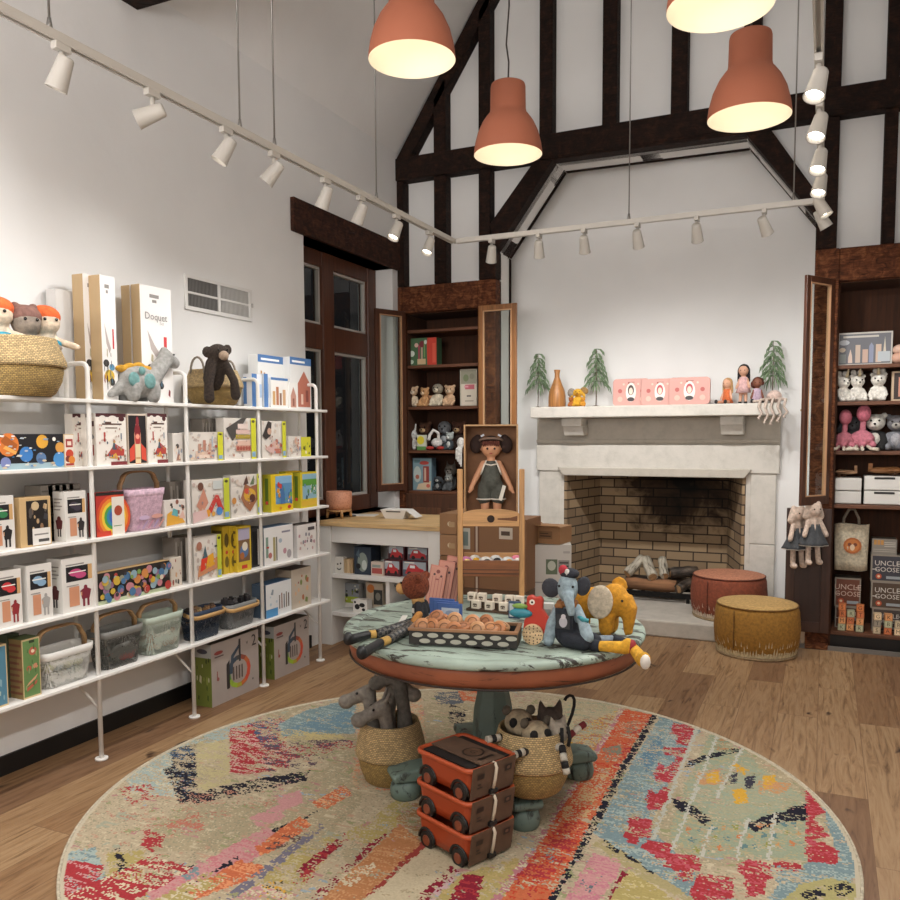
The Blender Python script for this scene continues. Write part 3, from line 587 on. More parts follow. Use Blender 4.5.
sbox('space_puzzle_box', 'long box covered in planets on black, left on the second shelf', -26, 64, 434, 1, -2.93, .05, '#c9ad84', space, group='boxes on the second shelf')
sbox('small_toy_box', 'narrow cream box with red toy pictures beside the space box', 64.5, 74.5, 434, 1, -2.925, .05, '#c9b08a', [('r', .05, .03, .95, .97, '#e9dfd2'), ('r', .15, .6, .85, .85, '#a23a34'), ('r', .3, .66, .7, .78, '#ead9c8'), ('d', .5, .4, .14, '#c4462e'), ('d', .35, .25, .1, '#7c2f26'), ('d', .7, .22, .12, '#d98432'), ('r', .1, .05, .9, .12, '#a23a34')], group='boxes on the second shelf')
CW = '#e6dfd6'; MAR = '#4a1f22'
circus = [('r', 0, 0, 1, 1, '#ece6dd'), ('r', 0, .93, 1, 1, MAR), ('e', .22, .9, .12, .06, CW), ('e', .55, .9, .15, .06, CW), ('e', .85, .9, .1, .05, MAR), ('r', .2, .78, .85, .81, '#5a4038'), ('r', .3, .81, .5, .84, '#5a4038'), ('r', .3, .71, .7, .735, '#8a7d72'),
    ('r', .24, .46, .3, .64, '#b0413a'), ('r', .8, .5, .85, .62, '#7a8592'), ('p', [(.3, .18), (.9, .18), (.92, .3), (.6, .42), (.45, .3)], '#b9463c'), ('p', [(.5, .3), (.57, .5), (.66, .3)], '#4c5a66'), ('p', [(.4, .14), (.72, .12), (.62, .24)], '#d9a94a'), ('d', .58, .46, .03, '#c9a24a'), ('r', .45, .0, 1, .07, '#7e2f33')] + confetti(12, .1, .1, .95, .45, ['#b0413a', '#54606c', '#d0a85a', '#8c6a50'], .03, 5) + confetti(34, .05, .08, .95, .9, ['#cfc3b6', '#b9a898', '#a88a7c', '#c08a80', '#8d959c'], .022, 15)
cl = [('r', .1, .1, .9, .9, '#d9d0c6'), ('r', .3, .2, .7, .4, '#9a4a40'), ('r', .2, .75, .8, .85, MAR), ('d', .5, .55, .05, '#54606c')]
sbox('circus_toy_box', 'cream circus box with maroon top edge, left and rearmost', 73, 91, 414, 1, -2.99, .05, CW, circus, group='circus boxes on the second shelf')
sbox('circus_toy_box', 'cream circus box with maroon top edge, half hidden behind the widest one', 86, 110, 414, 1, -2.96, .03, CW, circus, group='circus boxes on the second shelf')
sbox('circus_toy_box', 'widest cream circus box with maroon top edge and red acrobats', 96, 126, 413.5, 1, -2.925, .05, CW, circus, cl, group='circus boxes on the second shelf')
sbox('rocket_toy_box', 'black box with a red and cream rocket standing between circus boxes', 128, 146.5, 414, 1, -2.93, .05, '#d6c4b2', [('r', .03, .02, .97, .97, '#1b1618'), ('p', [(.35, .0), (.65, .0), (.68, .6), (.5, .95), (.32, .6)], '#c98d72'), ('e', .5, .66, .16, .14, '#7f1f28'), ('e', .5, .5, .14, .12, '#b93a3a'), ('d', .5, .55, .05, '#f0a08a'), ('p', [(.05, .05), (.32, .1), (.33, .42), (.06, .3)], '#d9503c'), ('p', [(.95, .05), (.68, .1), (.67, .42), (.94, .3)], '#d9503c'), ('r', .36, .02, .64, .4, '#e8d2a8'), ('e', .5, .85, .08, .1, '#8a2a34'), ('r', .38, .1, .62, .14, '#c8a070')], group='boxes on the second shelf')
sbox('circus_toy_box', 'narrow cream circus box right of the rocket box', 147.5, 167, 413.5, 1, -2.93, .05, CW, circus, None, group='circus boxes on the second shelf')
def baby(art1, yel=True, yc='#cfcf2f'):
    o = [('r', 0, 0, 1, 1, '#dcd5cc')] + confetti(26, .04, .06, .82, .95, ['#cfc2b8', '#c4b0a6', '#bfb9b4', '#d0bfae', '#b9aaa0'], .05, 61+len(art1)) + art1 + confetti(16, .06, .06, .8, .6, ['#b98d7c', '#a9827a', '#8d8a90', '#cdb29a', '#9a6f62'], .024, 5+len(art1))
    if yel: o += [('r', .84, 0, 1, 1, yc), ('e', .92, .92, .05, .035, '#4a4526'), ('r', .86, .05, .98, .18, '#7fa3c4')]
    return o
pinks = ['#c98d7c', '#b9705e', '#d9b09c', '#8f98a6', '#e0c3a8', '#a9574a']
sbox('small_toy_box', 'low white box left of the shelf post, small brown figures on it', 173, 183, 433, 1, -2.95, .05, '#dcd6cf', [('p', [(.3, .05), (.75, .05), (.6, .5)], '#9a6f5f'), ('d', .45, .55, .08, '#4d4540')]+confetti(8, .15, .1, .9, .5, pinks, .07, 3), group='boxes on the second shelf')
# thin grey game boxes filed behind the front row
def slats(label, x0, x1, yt, k, n, group):
    ya, yb = Yx(x0, yt, -3.06), Yx(x1, yt, -3.06); w = (yb-ya)/n; h = AX((x0+x1)/2, yt, -3.06).z - SZ[k]
    for i in range(n): carton('thin_game_box', label + ', %s' % ('first', 'second', 'third', 'fourth', 'fifth', 'sixth', 'seventh', 'eighth', 'ninth')[i] + ' from the left', 'game box', (-3.06, ya+(i+.5)*w, SZ[k]), (w*.93, .085, h), PI/2, ('#8d857c', '#7b746c', '#99918a')[i % 3], [('r', .1, .1, .4, .9, '#a9a29a'), ('r', .55, .3, .75, .8, '#5f5952')], group=group)
slats('thin grey box filed upright behind the castle box', 196, 223, 419, 1, 9, 'thin grey boxes at the back of the second shelf')
castle = [('p', [(.2, .1), (.75, .1), (.75, .35), (.2, .35)], '#d3b6a4'), ('r', .28, .35, .36, .6, '#c59a86'), ('r', .42, .35, .5, .72, '#b98472'), ('r', .58, .35, .66, .6, '#c9a08c'), ('r', .3, .1, .6, .22, '#e3cdbd'), ('r', .68, .5, .72, .85, '#b9c2cc')] + confetti(14, .05, .1, .8, .5, pinks, .045, 11)
sbox('baby_toy_box', 'white box with a pink castle and a yellow right edge', 188, 222, 432, 1, -2.935, .055, '#d8d2ca', baby(castle), group='yellow-edged toy boxes')
ca = [('p', [(.05, .75), (.55, 1), (.7, 1), (.4, .6), (.25, .45)], '#4b4744'), ('r', .35, .2, .85, .34, '#c8927f'), ('r', .38, .34, .82, .46, '#ddb8a6'), ('r', .35, .5, .83, .6, '#a8963a'), ('r', .36, .62, .8, .72, '#d9b9b0'), ('r', .42, .74, .75, .86, '#e3cfc6')]+[('d', .42+.09*i, .27, .05, '#a9574a') for i in range(5)]
sbox('baby_toy_box', 'tall white box with a train of wooden blocks and a yellow right edge', 224, 255, 418, 1, -2.935, .055, '#d8d2ca', baby(ca), group='yellow-edged toy boxes')
cb = [('p', [(.0, .6), (.25, 1), (.4, .95), (.35, .6), (.15, .5)], '#3b3532'), ('d', .3, .72, .09, '#caa48e'), ('p', [(.1, .25), (.6, .5), (.75, .3), (.4, .1)], '#d6b3ac'), ('r', .5, .12, .8, .25, '#b9705e')]+confetti(10, .2, .08, .8, .45, pinks, .05, 13)
sbox('baby_toy_box', 'tall white box with a child reaching down and a yellow right edge', 262, 285, 421, 1, -2.935, .055, '#d8d2ca', baby(cb), group='yellow-edged toy boxes')
sbox('baby_toy_box', 'low white box with pink pictures beside an all yellow box', 289, 301, 436, 1, -2.935, .05, '#d8d2ca', baby(confetti(12, .1, .1, .9, .9, pinks, .09, 17), False), group='yellow-edged toy boxes')
sbox('baby_toy_box', 'low box all yellow with small dark figures, right end of the second shelf', 302, 311, 437, 1, -2.935, .05, '#d2cd34', confetti(7, .15, .15, .85, .8, ['#4a4526', '#e8e0d0', '#9aa83a'], .08, 19), group='yellow-edged toy boxes')
# ---- third shelf
def robot(fig, win, bg='#dbd7d1'):
    return [('r', 0, 0, 1, 1, bg), ('r', .12, .86, .7, .885, '#8d8984'), ('r', .12, .56, .82, .84, '#17151a'), ('p', [(.82, .56), (.95, .56), (.95, .84), (.82, .84)], '#c9a06c'), ('e', .42, .72, .2, .07, win), ('e', .58, .66, .18, .06, win), ('r', .2, .72, .75, .74, '#e8e4de'),
            ('r', .2, .1, .52, .46, '#c98d6c'), ('e', .72, .42, .06, .04, fig), ('p', [(.6, .2), (.84, .2), (.9, .36), (.72, .42), (.54, .36)], fig), ('r', .62, .06, .69, .22, fig), ('r', .76, .06, .83, .22, fig), ('r', .56, .27, .6, .34, '#d4a27e'), ('r', .12, .48, .5, .495, '#8d8984')]
rs = [('e', .5, .46, .15, .05, '#5d2a2c'), ('p', [(.3, .25), (.7, .25), (.78, .42), (.5, .46), (.22, .42)], '#5d2a2c'), ('r', .36, .1, .46, .25, '#3a3234'), ('r', .54, .1, .64, .25, '#3a3234')] + lines(.85, 4, .07, .15, .8, '#8d8984', .01)
def rbox(label, x0, x1, yt, k, xf, dep, fig, win, L=None): return sbox('robot_toy_box', label, x0, x1, yt, k, xf, dep, '#dedbd5', robot(fig, win), L, [('r', .05, .1, .95, .9, '#8a857e')], group='white robot boxes')
rbox('white robot box with a green window, far left of the third shelf', -13, 14, 496, 2, -2.93, .07, '#1d1a1c', '#2f7a4a')
t = sbox('wooden_figure_box', 'open wooden crate of small dark figures with a white label card', 20, 51, 497, 2, -2.935, .07, '#c8a878', [('r', .2, .04, .9, .93, '#1c1512')] + confetti(14, .28, .35, .82, .85, ['#8d6c50', '#3c3a40', '#b99a72', '#59504a', '#d0b48c'], .06, 21) + [('d', .48, .82, .09, '#c9b28a'), ('r', .36, .02, .95, .36, '#e4e0da'), ('r', .42, .22, .88, .25, '#8a8580'), ('r', .55, .08, .9, .14, '#4a4846')], group='boxes on the third shelf')
rbox('white robot box with a dark window and a brown side figure on the third shelf', 65, 86, 491, 2, -2.93, .075, '#2a2426', '#3b3340', rs)
for i in range(5):
    yy = Yx(40+i*7, 480, -3.04); carton('thin_game_box', 'flat grey box in the low stack behind the wooden crate, %s from the left' % ('first', 'second', 'third', 'fourth', 'fifth')[i], 'game box', (-3.05, yy, SZ[2]), (.06, .1, AX(60, 484, -3.05).z-SZ[2]), PI/2, ('#7d766e', '#8f887f')[i % 2], lines(.9, 6, .14, .05, .95, '#5c564f', .015), group='grey boxes at the back of the third shelf')
rb = [('r', 0, 0, 1, 1, '#b9302a')]+[('e', .62, .42, .62*k, .52*k, c) for k, c in ((1, '#d4502c'), (.85, '#e38a2e'), (.7, '#e8c83c'), (.56, '#4f9b48'), (.42, '#2f86a8'), (.28, '#3f62ae'), (.14, '#7a78b8'))]+[('r', 0, .93, 1, 1, '#231d1a'), ('r', .55, .0, 1, .88, '#e2dbd0'), ('d', .78, .56, .12, '#a4442e'), ('r', .6, .2, .9, .22, '#6f8a5a'), ('r', .0, 0, .5, .12, '#c8402c')]
sbox('rainbow_puzzle_box', 'box with concentric rainbow rings behind the shelf post', 96, 124, 492, 2, -2.935, .05, '#8d2a26', rb, group='boxes on the third shelf')
# ---- rim baskets with a bent wooden handle
def rrect(w, d, r, z, n=5, wob=0):
    p = []
    for cx, cy, a0 in ((w/2-r, d/2-r, 0), (-w/2+r, d/2-r, PI/2), (-w/2+r, -d/2+r, PI), (w/2-r, -d/2+r, 1.5*PI)):
        for i in range(n+1): a = a0+PI/2*i/n; p.append((cx+r*math.cos(a), cy+r*math.sin(a), z))
    return p
def caddy(label, loc, w, d, h, body, rim, handle='up', hcol='#a87b4e', group='rim baskets on the lower shelves', name='wire_basket', hh=.6):
    t = T(name, label, 'basket', loc, PI/2, group); k = .84
    b = MB(); R = lambda s, z: rrect(w*s, d*s, .035, z)
    b.loft([R(k-.03, 0), R(k, .01), R((k+1)/2, h*.5), R(1, h-.03)], 0, (True, False)); b.build('basket_body', body, t)
    b = MB(); b.loft([R(1.0, h-.034), R(1.03, h-.03), R(1.045, h), R(1.01, h), R(.985, h-.02), R(.985, h-.034)], 0, (False, False)); b.build('rim', rim, t, bev=0)
    hm = mat(hcol, .5, 'woodx'); r = w*.5; b = MB(); hh = (hh-h-.02)/w
    if handle == 'up':
        pts = [(-r*1.0, 0, h-.03), (-r*.98, 0, h+.02)] + [(-r*.8+0*a, 0, h+hh*w*.62) if False else (r*.86*math.copysign(abs(math.cos(a))**.55, -math.cos(a)), 0, h+.02+hh*w*abs(math.sin(a))**.6) for a in [PI*i/12 for i in range(1, 12)]] + [(r*.98, 0, h+.02), (r*1.0, 0, h-.03)]
    else: pts = [(-r*1.06, 0, h-.012), (-r*1.07, -d*.3, h-.02), (-r*1.02, -d*.52, h-.026), (-r*.8, -d*.62, h-.03), (0, -d*.64, h-.03), (r*.8, -d*.62, h-.03), (r*1.02, -d*.52, h-.026), (r*1.07, -d*.3, h-.02), (r*1.06, 0, h-.012)]
    P = [V(p) for p in pts]; wv = V((0, .014, 0)) if handle == 'up' else V((0, 0, .010))
    rings = []
    for i, p in enumerate(P):
        tg = (P[min(i+1, len(P)-1)]-P[max(i-1, 0)]).normalized(); n = tg.cross(wv).normalized()*.004; rings.append([p-wv-n, p+wv-n, p+wv+n, p-wv+n])
    b.loft(rings, 0, (True, True), True); b.build('handle', hm, t); return t
def bits(name, label, cat, loc, w, d, h, n, cols, seed, group, size=.022, kind='fabric', lay=1.0):
    """n separate little toys heaped in a basket at loc, facing the room"""
    q = random.Random(seed); k = 0
    spots = []
    for i in range(n):
        u = (i % 4 + .5)/4-.5; v = ((i//4) % 2+.5)/2-.5; lv = i//8
        spots.append((u*w*.78+q.uniform(-.006, .006), v*d*.62, .022+lv*size*1.7))
    order = ('front left', 'front second', 'front third', 'front right', 'back left', 'back second', 'back third', 'back right')
    for i, (x, y, z) in enumerate(spots):
        c = q.choice(cols); pos = V(loc)+V((-y, x, z+lay))
        t = T(name, '%s, %s%s' % (label, order[i % 8], ' on top' if i >= 8 else ''), cat, pos, q.uniform(0, 3), group); s = size*q.uniform(.85, 1.1)
        if kind == 'fabric':
            blob('body', lambda b: (b.ell((0, 0, 0), (s, s*.8, s*.85), 0, 10), b.ell((s*.9, 0, s*.5), s*.62, 0, 10), b.cap((-s*.4, s*.5, -.3*s), (-s*.9, s*.9, -.3*s), s*.3, s*.3, 0, 6)), mat(c, .9, 'fabric'), t, .005, 2)
            eyes(t, [(s*1.45, -.3*s, s*.6), (s*1.45, .3*s, s*.6)], s*.12)
        else:
            MB().bx((0, 0, 0), (s*1.9, s*1.2, s*1.3), 0, (q.uniform(-.3, .3), q.uniform(-.3, .3), 0)).build('block', mat(c, .5, 'woodx' if c in ('#a8825a',) else ''), t, bev=.003)
            MB().cyl((0, 0, -s*.2), (0, 0, s*1.1), s*.5, None, 0, 10).build('peg', mat(shade(c, .75), .5), t)
def place(x, y, X): return AX(x, y, X).y
LOCX = -3.01
# pink cloth basket on the third shelf, with rolled toys
yc = place(144, 505, -2.96); w = place(163, 505, -2.93)-place(125, 505, -2.93)
pc = caddy('pink cloth basket with a bent wooden handle on the third shelf', (-2.99, yc, SZ[2]), w*1.0, .12, AX(145, 489, -2.93).z-SZ[2], mat('#c7a5b5', .8, 'fabric'), mat('#cfb0c0', .8, 'fabric'), 'up', '#a67e56', 'baskets with wooden handles', 'handled_basket', .28)
b = MB(); ms = []; art(b, ms, w*.86, .09, faceM('F', w*.86, .12*.95, .09), [('p', [(.1+.17*i, .15), (.26+.17*i, .55), (.3+.17*i, .5), (.14+.17*i, .1)], c) for i, c in enumerate(('#b58ca4', '#a98fb0', '#ba7f8f', '#a590b4', '#c58a80'))] + [('e', .75, .72, .18, .12, '#d09a8e'), ('e', .35, .7, .16, .12, '#c3a9c4')], .004)
b.build('printed_pattern', ms, pc)
bits('rolled_toy', 'small stuffed toy in the pink basket', 'stuffed toy', (-2.99, yc, SZ[2]+.03), w*.9, .1, .1, 8, ['#a8a39b', '#7d8a78', '#b9a08c', '#5a4a44'], 5, 'toys in the pink basket', .02, lay=.05)
sbox('wooden_toy_box', 'low box with a yellow, teal and brown toy right of the pink basket', 165, 186, 500, 2, -2.935, .05, '#d8d0c8', confetti(10, .2, .4, .9, .95, ['#4a4038', '#8d5a4a', '#3a6a7a'], .08, 31)+[('p', [(.05, .05), (.95, .1), (.8, .3), (.3, .6), (.1, .5)], '#d8a03a'), ('p', [(.3, .45), (.6, .35), (.6, .6), (.4, .7)], '#5fa3a8'), ('p', [(.65, .3), (.95, .25), (.85, .6)], '#d9b3a4')], group='boxes on the third shelf')
slats('thin grey box filed upright behind the pink basket', 163, 187, 481, 2, 4, 'thin grey boxes at the back of the third shelf')
ba = [('d', .22, .84, .1, '#6a4436'), ('p', [(.1, .4), (.3, .8), (.42, .45), (.25, .2)], '#c78a74'), ('p', [(.35, .2), (.62, .62), (.7, .6), (.85, .25), (.72, .22), (.63, .45), (.5, .2)], '#c8403a'), ('d', .4, .2, .09, '#e09a32'), ('e', .72, .22, .09, .1, '#4f86c4'), ('d', .55, .17, .06, '#d9a24a'), ('r', .55, .75, .8, .95, '#c4c9c6'), ('p', [(.0, 0), (.4, .1), (.35, .3), (.0, .25)], '#d8b7b4')]
sbox('baby_toy_box', 'square box of a baby with a red slide toy and a yellow-green edge', 192, 228.5, 479, 2, -2.935, .055, '#d8d2ca', baby(ba, yc='#c2c93a'), group='yellow-edged toy boxes')
hrt = [('p', [(.3, .45), (.45, .78), (.62, .7), (.85, .75), (.92, .45), (.6, .1), (.42, .25)], '#a06a4a'), ('e', .6, .5, .2, .16, '#d8a83a'), ('e', .68, .42, .1, .1, '#5a2f24'), ('e', .5, .6, .08, .07, '#c8503a'), ('p', [(.38, .75), (.5, .98), (.56, .78)], '#5a4038'), ('p', [(.6, .75), (.75, .98), (.74, .75)], '#6a7a5a'), ('d', .08, .4, .08, '#c98d4a'), ('d', .1, .15, .05, '#a8a29a')]
sbox('baby_toy_box', 'square box with a brown heart-shaped wooden sorter and a yellow-green edge', 231, 261, 474.5, 2, -2.935, .055, '#d8d2ca', baby(hrt, yc='#c2c93a'), group='yellow-edged toy boxes')
def puz(c2): return [('r', 0, 0, 1, 1, '#e2c120'), ('r', .2, .2, .95, .95, '#5f93bf'), ('r', .2, .75, .95, .95, '#86b3d6')] + confetti(22, .25, .22, .9, .75, ['#c9483a', '#e8e2d6', '#3f6f9f', '#6fae5a', '#dd9a3a', c2], .06, hash(c2) % 91 if False else len(c2)+int(c2[1], 16)) + [('p', [(.4, .2), (.45, .6), (.5, .75), (.57, .6), (.62, .2)], '#4a78ad'), ('e', .8, .1, .08, .05, '#c9362c'), ('e', .4, .09, .06, .04, '#d98a2a')]
yl = [('r', 0, 0, 1, 1, '#b8b02a'), ('r', .3, .2, .7, .9, '#5f7a2a'), ('d', .5, .25, .05, '#c9483a')]
sbox('picture_puzzle_box', 'yellow-framed blue castle puzzle box, front one of the pair', 271, 293, 474, 2, -2.93, .06, '#c9b52a', puz('#7a5aa0'), yl, group='yellow picture puzzle boxes')
sbox('picture_puzzle_box', 'yellow-framed puzzle box standing behind the castle puzzle, its right side showing', 286, 302, 471, 2, -2.995, .05, '#cbb428', puz('#3a5aa0'), yl, group='yellow picture puzzle boxes')
sbox('picture_puzzle_box', 'yellow-framed green and blue puzzle box at the right end of the third shelf', 300.5, 317, 472, 2, -2.93, .06, '#cbb428', [('r', 0, 0, 1, 1, '#dcc428'), ('r', .12, .25, .97, .95, '#8fb7c9'), ('r', .12, .62, .97, .8, '#5d9a3a')]+confetti(14, .2, .28, .9, .65, ['#4f8a4a', '#e6e2d8', '#6a8fae', '#3a5a6a'], .07, 41)+[('r', .05, .05, .95, .2, '#e0b83a')], yl, group='yellow picture puzzle boxes')
# ---- fourth shelf
rbox('white robot box with a red car window, far left of the fourth shelf', -4, 21.5, 570, 3, -2.93, .075, '#8d2a2e', '#c8363a')
rbox('white robot box with a pale blue window, second on the fourth shelf', 27, 52, 564, 3, -2.93, .075, '#a3a09c', '#86a8c4')
rbox('white robot box with a magenta window, nearest the shelf post on the fourth shelf', 62, 93.5, 557, 3, -2.93, .09, '#7a2436', '#c04a7a', rs)
an = [('r', 0, 0, 1, 1, '#2a2522')]+[('r', 0, .0, 1, .12, '#b8c4a0')]
qa = random.Random(8)
for i in range(90): an += [('d', .02+.96*qa.random(), .1+.78*qa.random(), .06+.09*qa.random(), qa.choice(['#b04038', '#c9a83f', '#4a7298', '#7a9a52', '#c98448', '#95708c', '#d3c8b4', '#3a373c', '#bf7f86', '#8ba5b2', '#8f8f7a']))]
sbox('animal_puzzle_box', 'long low box crowded with bright cartoon animals on the fourth shelf', 97.5, 170, 567, 3, -2.93, .05, '#b88f62', an, None, [('r', 0, 0, 1, 1, '#bb9a6c')], group='boxes on the fourth shelf')
sbox('small_toy_box', 'cream box with dark figures just right of the long animal box', 171, 182, 557, 3, -2.95, .05, '#cfc4b6', confetti(9, .15, .1, .9, .9, ['#8d4a3a', '#4a4540', '#c9a07a'], .08, 43), group='boxes on the fourth shelf')
slats('thin grey box filed upright behind the cream figure box', 168, 189, 536, 3, 4, 'thin grey boxes at the back of the fourth shelf')
cr = [('p', [(.1, .1), (.85, .22), (.95, .35), (.9, .5), (.15, .35)], '#c98a62'), ('p', [(.2, .2), (.5, .3), (.55, .55), (.25, .5)], '#d8402c'), ('p', [(.4, .25), (.75, .32), (.7, .6), (.5, .55)], '#e0a52e'), ('p', [(.28, .5), (.4, .8), (.48, .52)], '#46606a'), ('e', .18, .8, .1, .1, '#a9705a'), ('r', .75, .72, .95, .76, '#4a4a4a')]
sbox('baby_toy_box', 'white box with a red and yellow block cart on the fourth shelf', 194, 220.5, 536, 3, -2.935, .055, '#d8d2ca', baby(cr, yc='#c2c93a'), group='yellow-edged toy boxes')
yg = lines(.88, 5, .16, .1, .9, '#5f4f1a', .03)
for i, (xa, xb, xf) in enumerate(((223, 230, -2.96), (229.5, 236.5, -2.955))):
    sbox('yellow_game_box', 'narrow yellow game box seen end on, %s of two' % ('left', 'right')[i], xa, xb, 526, 3, xf, .08, '#c2a424', [('r', 0, 0, 1, 1, '#c8a928'), ('e', .5, .7, .3, .15, '#5f4f1a'), ('d', .5, .45, .04, '#b9402c'), ('e', .5, .25, .28, .12, '#6f5f1f')], yg, group='yellow game boxes')
sbox('yellow_game_box', 'yellow game box with a brown and blue picture front, right of two narrow ones', 237, 251, 526, 3, -2.93, .08, '#c2a424', [('r', 0, 0, 1, 1, '#d2b430'), ('r', .1, .22, .9, .95, '#7a5a3f'), ('r', .1, .7, .9, .95, '#a9a2b8'), ('e', .5, .45, .3, .15, '#5a76a0'), ('e', .55, .55, .2, .1, '#e0d6c4'), ('e', .35, .35, .15, .08, '#b06a3a'), ('r', .3, .06, .7, .14, '#c8402c')], yg, group='yellow game boxes')
sbox('dark_game_box', 'dark box half hidden between yellow game boxes and the shelf post', 252, 262, 527, 3, -2.96, .07, '#3b3a3c', [('r', .05, .05, .5, .9, '#141416'), ('r', .55, .05, .95, .95, '#cfcac3')], [('r', .1, .1, .9, .9, '#24292f')], group='boxes on the fourth shelf')
wt = [('r', .06, .2, .14, .75, '#7f9a8a'), ('e', .2, .25, .06, .08, '#b9706a'), ('r', .3, .08, .38, .72, '#a59a68'), ('r', .4, .08, .44, .72, '#6a6a58'), ('e', .55, .6, .06, .06, '#a9b7c4'), ('e', .7, .3, .06, .08, '#c08f9a'), ('r', .6, .8, .9, .85, '#8d8a9a'), ('r', .08, .45, .16, .5, '#b6463e'), ('e', .85, .2, .08, .12, '#a8a2a4')]
sbox('white_game_box', 'wide white box with a pale blue lid on the fourth shelf', 264, 293, 526, 3, -2.93, .09, '#dfe1e4', [('r', 0, 0, 1, 1, '#e4e2e0')]+wt, [('r', 0, .0, 1, 1, '#7d868f')], [('r', 0, 0, 1, 1, '#6f8cad')], group='boxes on the fourth shelf')
sbox('white_game_box', 'white box with pink doodles at the right end of the fourth shelf', 297.5, 316, 524, 3, -2.93, .09, '#dcd8d4', [('r', 0, 0, 1, 1, '#e2ddd9')]+confetti(18, .1, .1, .9, .7, ['#b98f98', '#8d8a92', '#c4a5a0', '#6a6068'], .05, 47)+[('r', .55, .8, .9, .9, '#4a4448')], None, [('r', 0, 0, 1, 1, '#5a5352')], group='boxes on the fourth shelf')
# ---- fifth shelf
frm = lambda c, fig: [('r', 0, 0, 1, 1, '#c9b186'), ('r', .05, .03, .95, .97, c)] + fig
rab = [('e', .6, .78, .22, .07, '#b9604a'), ('e', .6, .78, .1, .03, '#e2cdb0'), ('e', .35, .5, .14, .045, '#b9604a'), ('e', .72, .52, .14, .045, '#c98a6a'), ('p', [(.15, .2), (.7, .3), (.85, .38), (.3, .26)], '#d2a07a'), ('p', [(.2, .12), (.75, .22), (.8, .28), (.2, .18)], '#b9604a'), ('r', .4, .92, .7, .97, '#2a3a22')]+confetti(14, .1, .1, .9, .9, ['#5a7a4a', '#4f6b3c', '#8ba06a'], .04, 51)
sbox('story_box', 'blue picture box at the far left of the lowest shelf', -16, 7, 646, 4, -2.93, .07, '#8f7a58', frm('#4f7f95', confetti(9, .1, .1, .9, .9, ['#86a8b4', '#2f4f62', '#b4c4c0'], .08, 53)), [('r', .1, 0, .9, 1, '#5f4a34')], group='tall story boxes')
sbox('story_box', 'green picture box with red rabbits running, left of the clear basket', 22, 40, 638, 4, -2.925, .085, '#8a7448', frm('#64854e', rab), lines(.9, 9, .1, .05, .95, '#7a4a34', .02), [('r', 0, 0, 1, 1, '#55663f')], group='tall story boxes')
sbox('story_box', 'dark green box standing behind the green rabbit box', 8, 20, 634, 4, -3.0, .05, '#3f4f38', group='tall story boxes')
def cad(label, x0, x1, yb, yt, xc, d, body, rim, handle, hc, hh=.6):
    yv0, yv1 = place(x0, yt+12, -2.925), place(x1, yt+12, -2.925); h = AX((x0+x1)/2, yt, -2.925).z-SZ[4]
    loc = (-2.925-d/2-.004, (yv0+yv1)/2, SZ[4]); caddy(label, loc, (yv1-yv0)*.94, d, h, body, rim, handle, hc, hh=hh); return loc, (yv1-yv0)*.94, h
MW_, MG_, MD_, MN_ = m_mesh('#c9c8c2', .46), m_mesh('#55544f', .44), m_mesh('#aeb7aa', .45), m_mesh('#23303f', .4)
loc, w, h = cad('pale mesh basket with tall bent wooden handle, left of the shelf post', 44, 98, 0, 648, 0, .13, MW_, mat('#d3d0ca', .5), 'up', '#b58f63', .247)
bits('cloth_toy', 'pale cloth toy in the pale mesh basket', 'stuffed toy', loc, w, .115, h, 14, ['#b9b98f', '#c9c8bd', '#98a8a4', '#aeb29a'], 61, 'toys in the pale mesh basket', .026, lay=.012)
loc, w, h = cad('dark grey mesh basket with bent wooden handle, right of the shelf post', 103, 147, 0, 628, 0, .125, MG_, mat('#75746f', .5), 'up', '#b58f63', .247)
bits('cloth_toy', 'small toy in the dark grey mesh basket', 'stuffed toy', loc, w, .11, h, 14, ['#b8433a', '#5f625c', '#8d8a84', '#c9c2b4', '#3f4640'], 62, 'toys in the dark grey basket', .025, lay=.012)
loc, w, h = cad('sage green mesh basket with bent wooden handle, a puppy face in front', 148, 187, 0, 614, 0, .125, MD_, mat('#aab5a6', .5), 'up', '#b58f63', .247)
bits('cloth_toy', 'small stuffed toy in the sage green basket', 'stuffed toy', loc, w, .11, h, 14, ['#cfc6b4', '#b9a38c', '#8f8a78', '#d8d2c2', '#a0785c'], 63, 'toys in the sage green basket', .024, lay=.012)
loc, w, h = cad('navy mesh basket with its wooden handle folded down', 193, 226, 0, 609, 0, .115, MN_, mat('#25344a', .5), 'down', '#c29a64')
bits('wooden_toy', 'wooden toy heaped in the navy basket', 'wooden toy', loc, w, .1, h, 14, ['#a8825a', '#6f5238', '#c9a878', '#3f3a36'], 64, 'wooden toys in the navy basket', .022, 'wood', lay=.085)
loc, w, h = cad('dark mesh basket with its wooden handle folded down, full of dark toys', 229, 260, 0, 602, 0, .115, m_mesh('#6a6c6c', .38), mat('#7b7d7c', .5), 'down', '#c29a64')
bits('wooden_toy', 'dark little toy heaped in the grey basket', 'toy', loc, w, .1, h, 14, ['#2d2b2e', '#4a4648', '#8d8688', '#211f22'], 65, 'dark toys in the grey basket', .022, 'wood', lay=.085)
sbox('craft_box', 'white and blue box with a row of printed brushes on the lowest shelf', 266, 291.5, 582, 4, -2.93, .1, '#d9dcdf', [('r', 0, 0, 1, 1, '#dfe1e2'), ('r', 0, 0, .45, .25, '#4f94c9')]+[('r', .5+.09*i, .18, .54+.09*i, .6+.05*(i % 2), c) for i, c in enumerate(('#6a6460', '#8d5a48', '#4f5a62', '#7a6a5a', '#5a4a44'))]+confetti(5, .05, .3, .4, .8, ['#b9c9d4', '#8d9aa4'], .06, 71), [('r', 0, 0, 1, 1, '#56697d')], [('r', 0, 0, 1, 1, '#3d6288')], group='boxes on the lowest shelf')
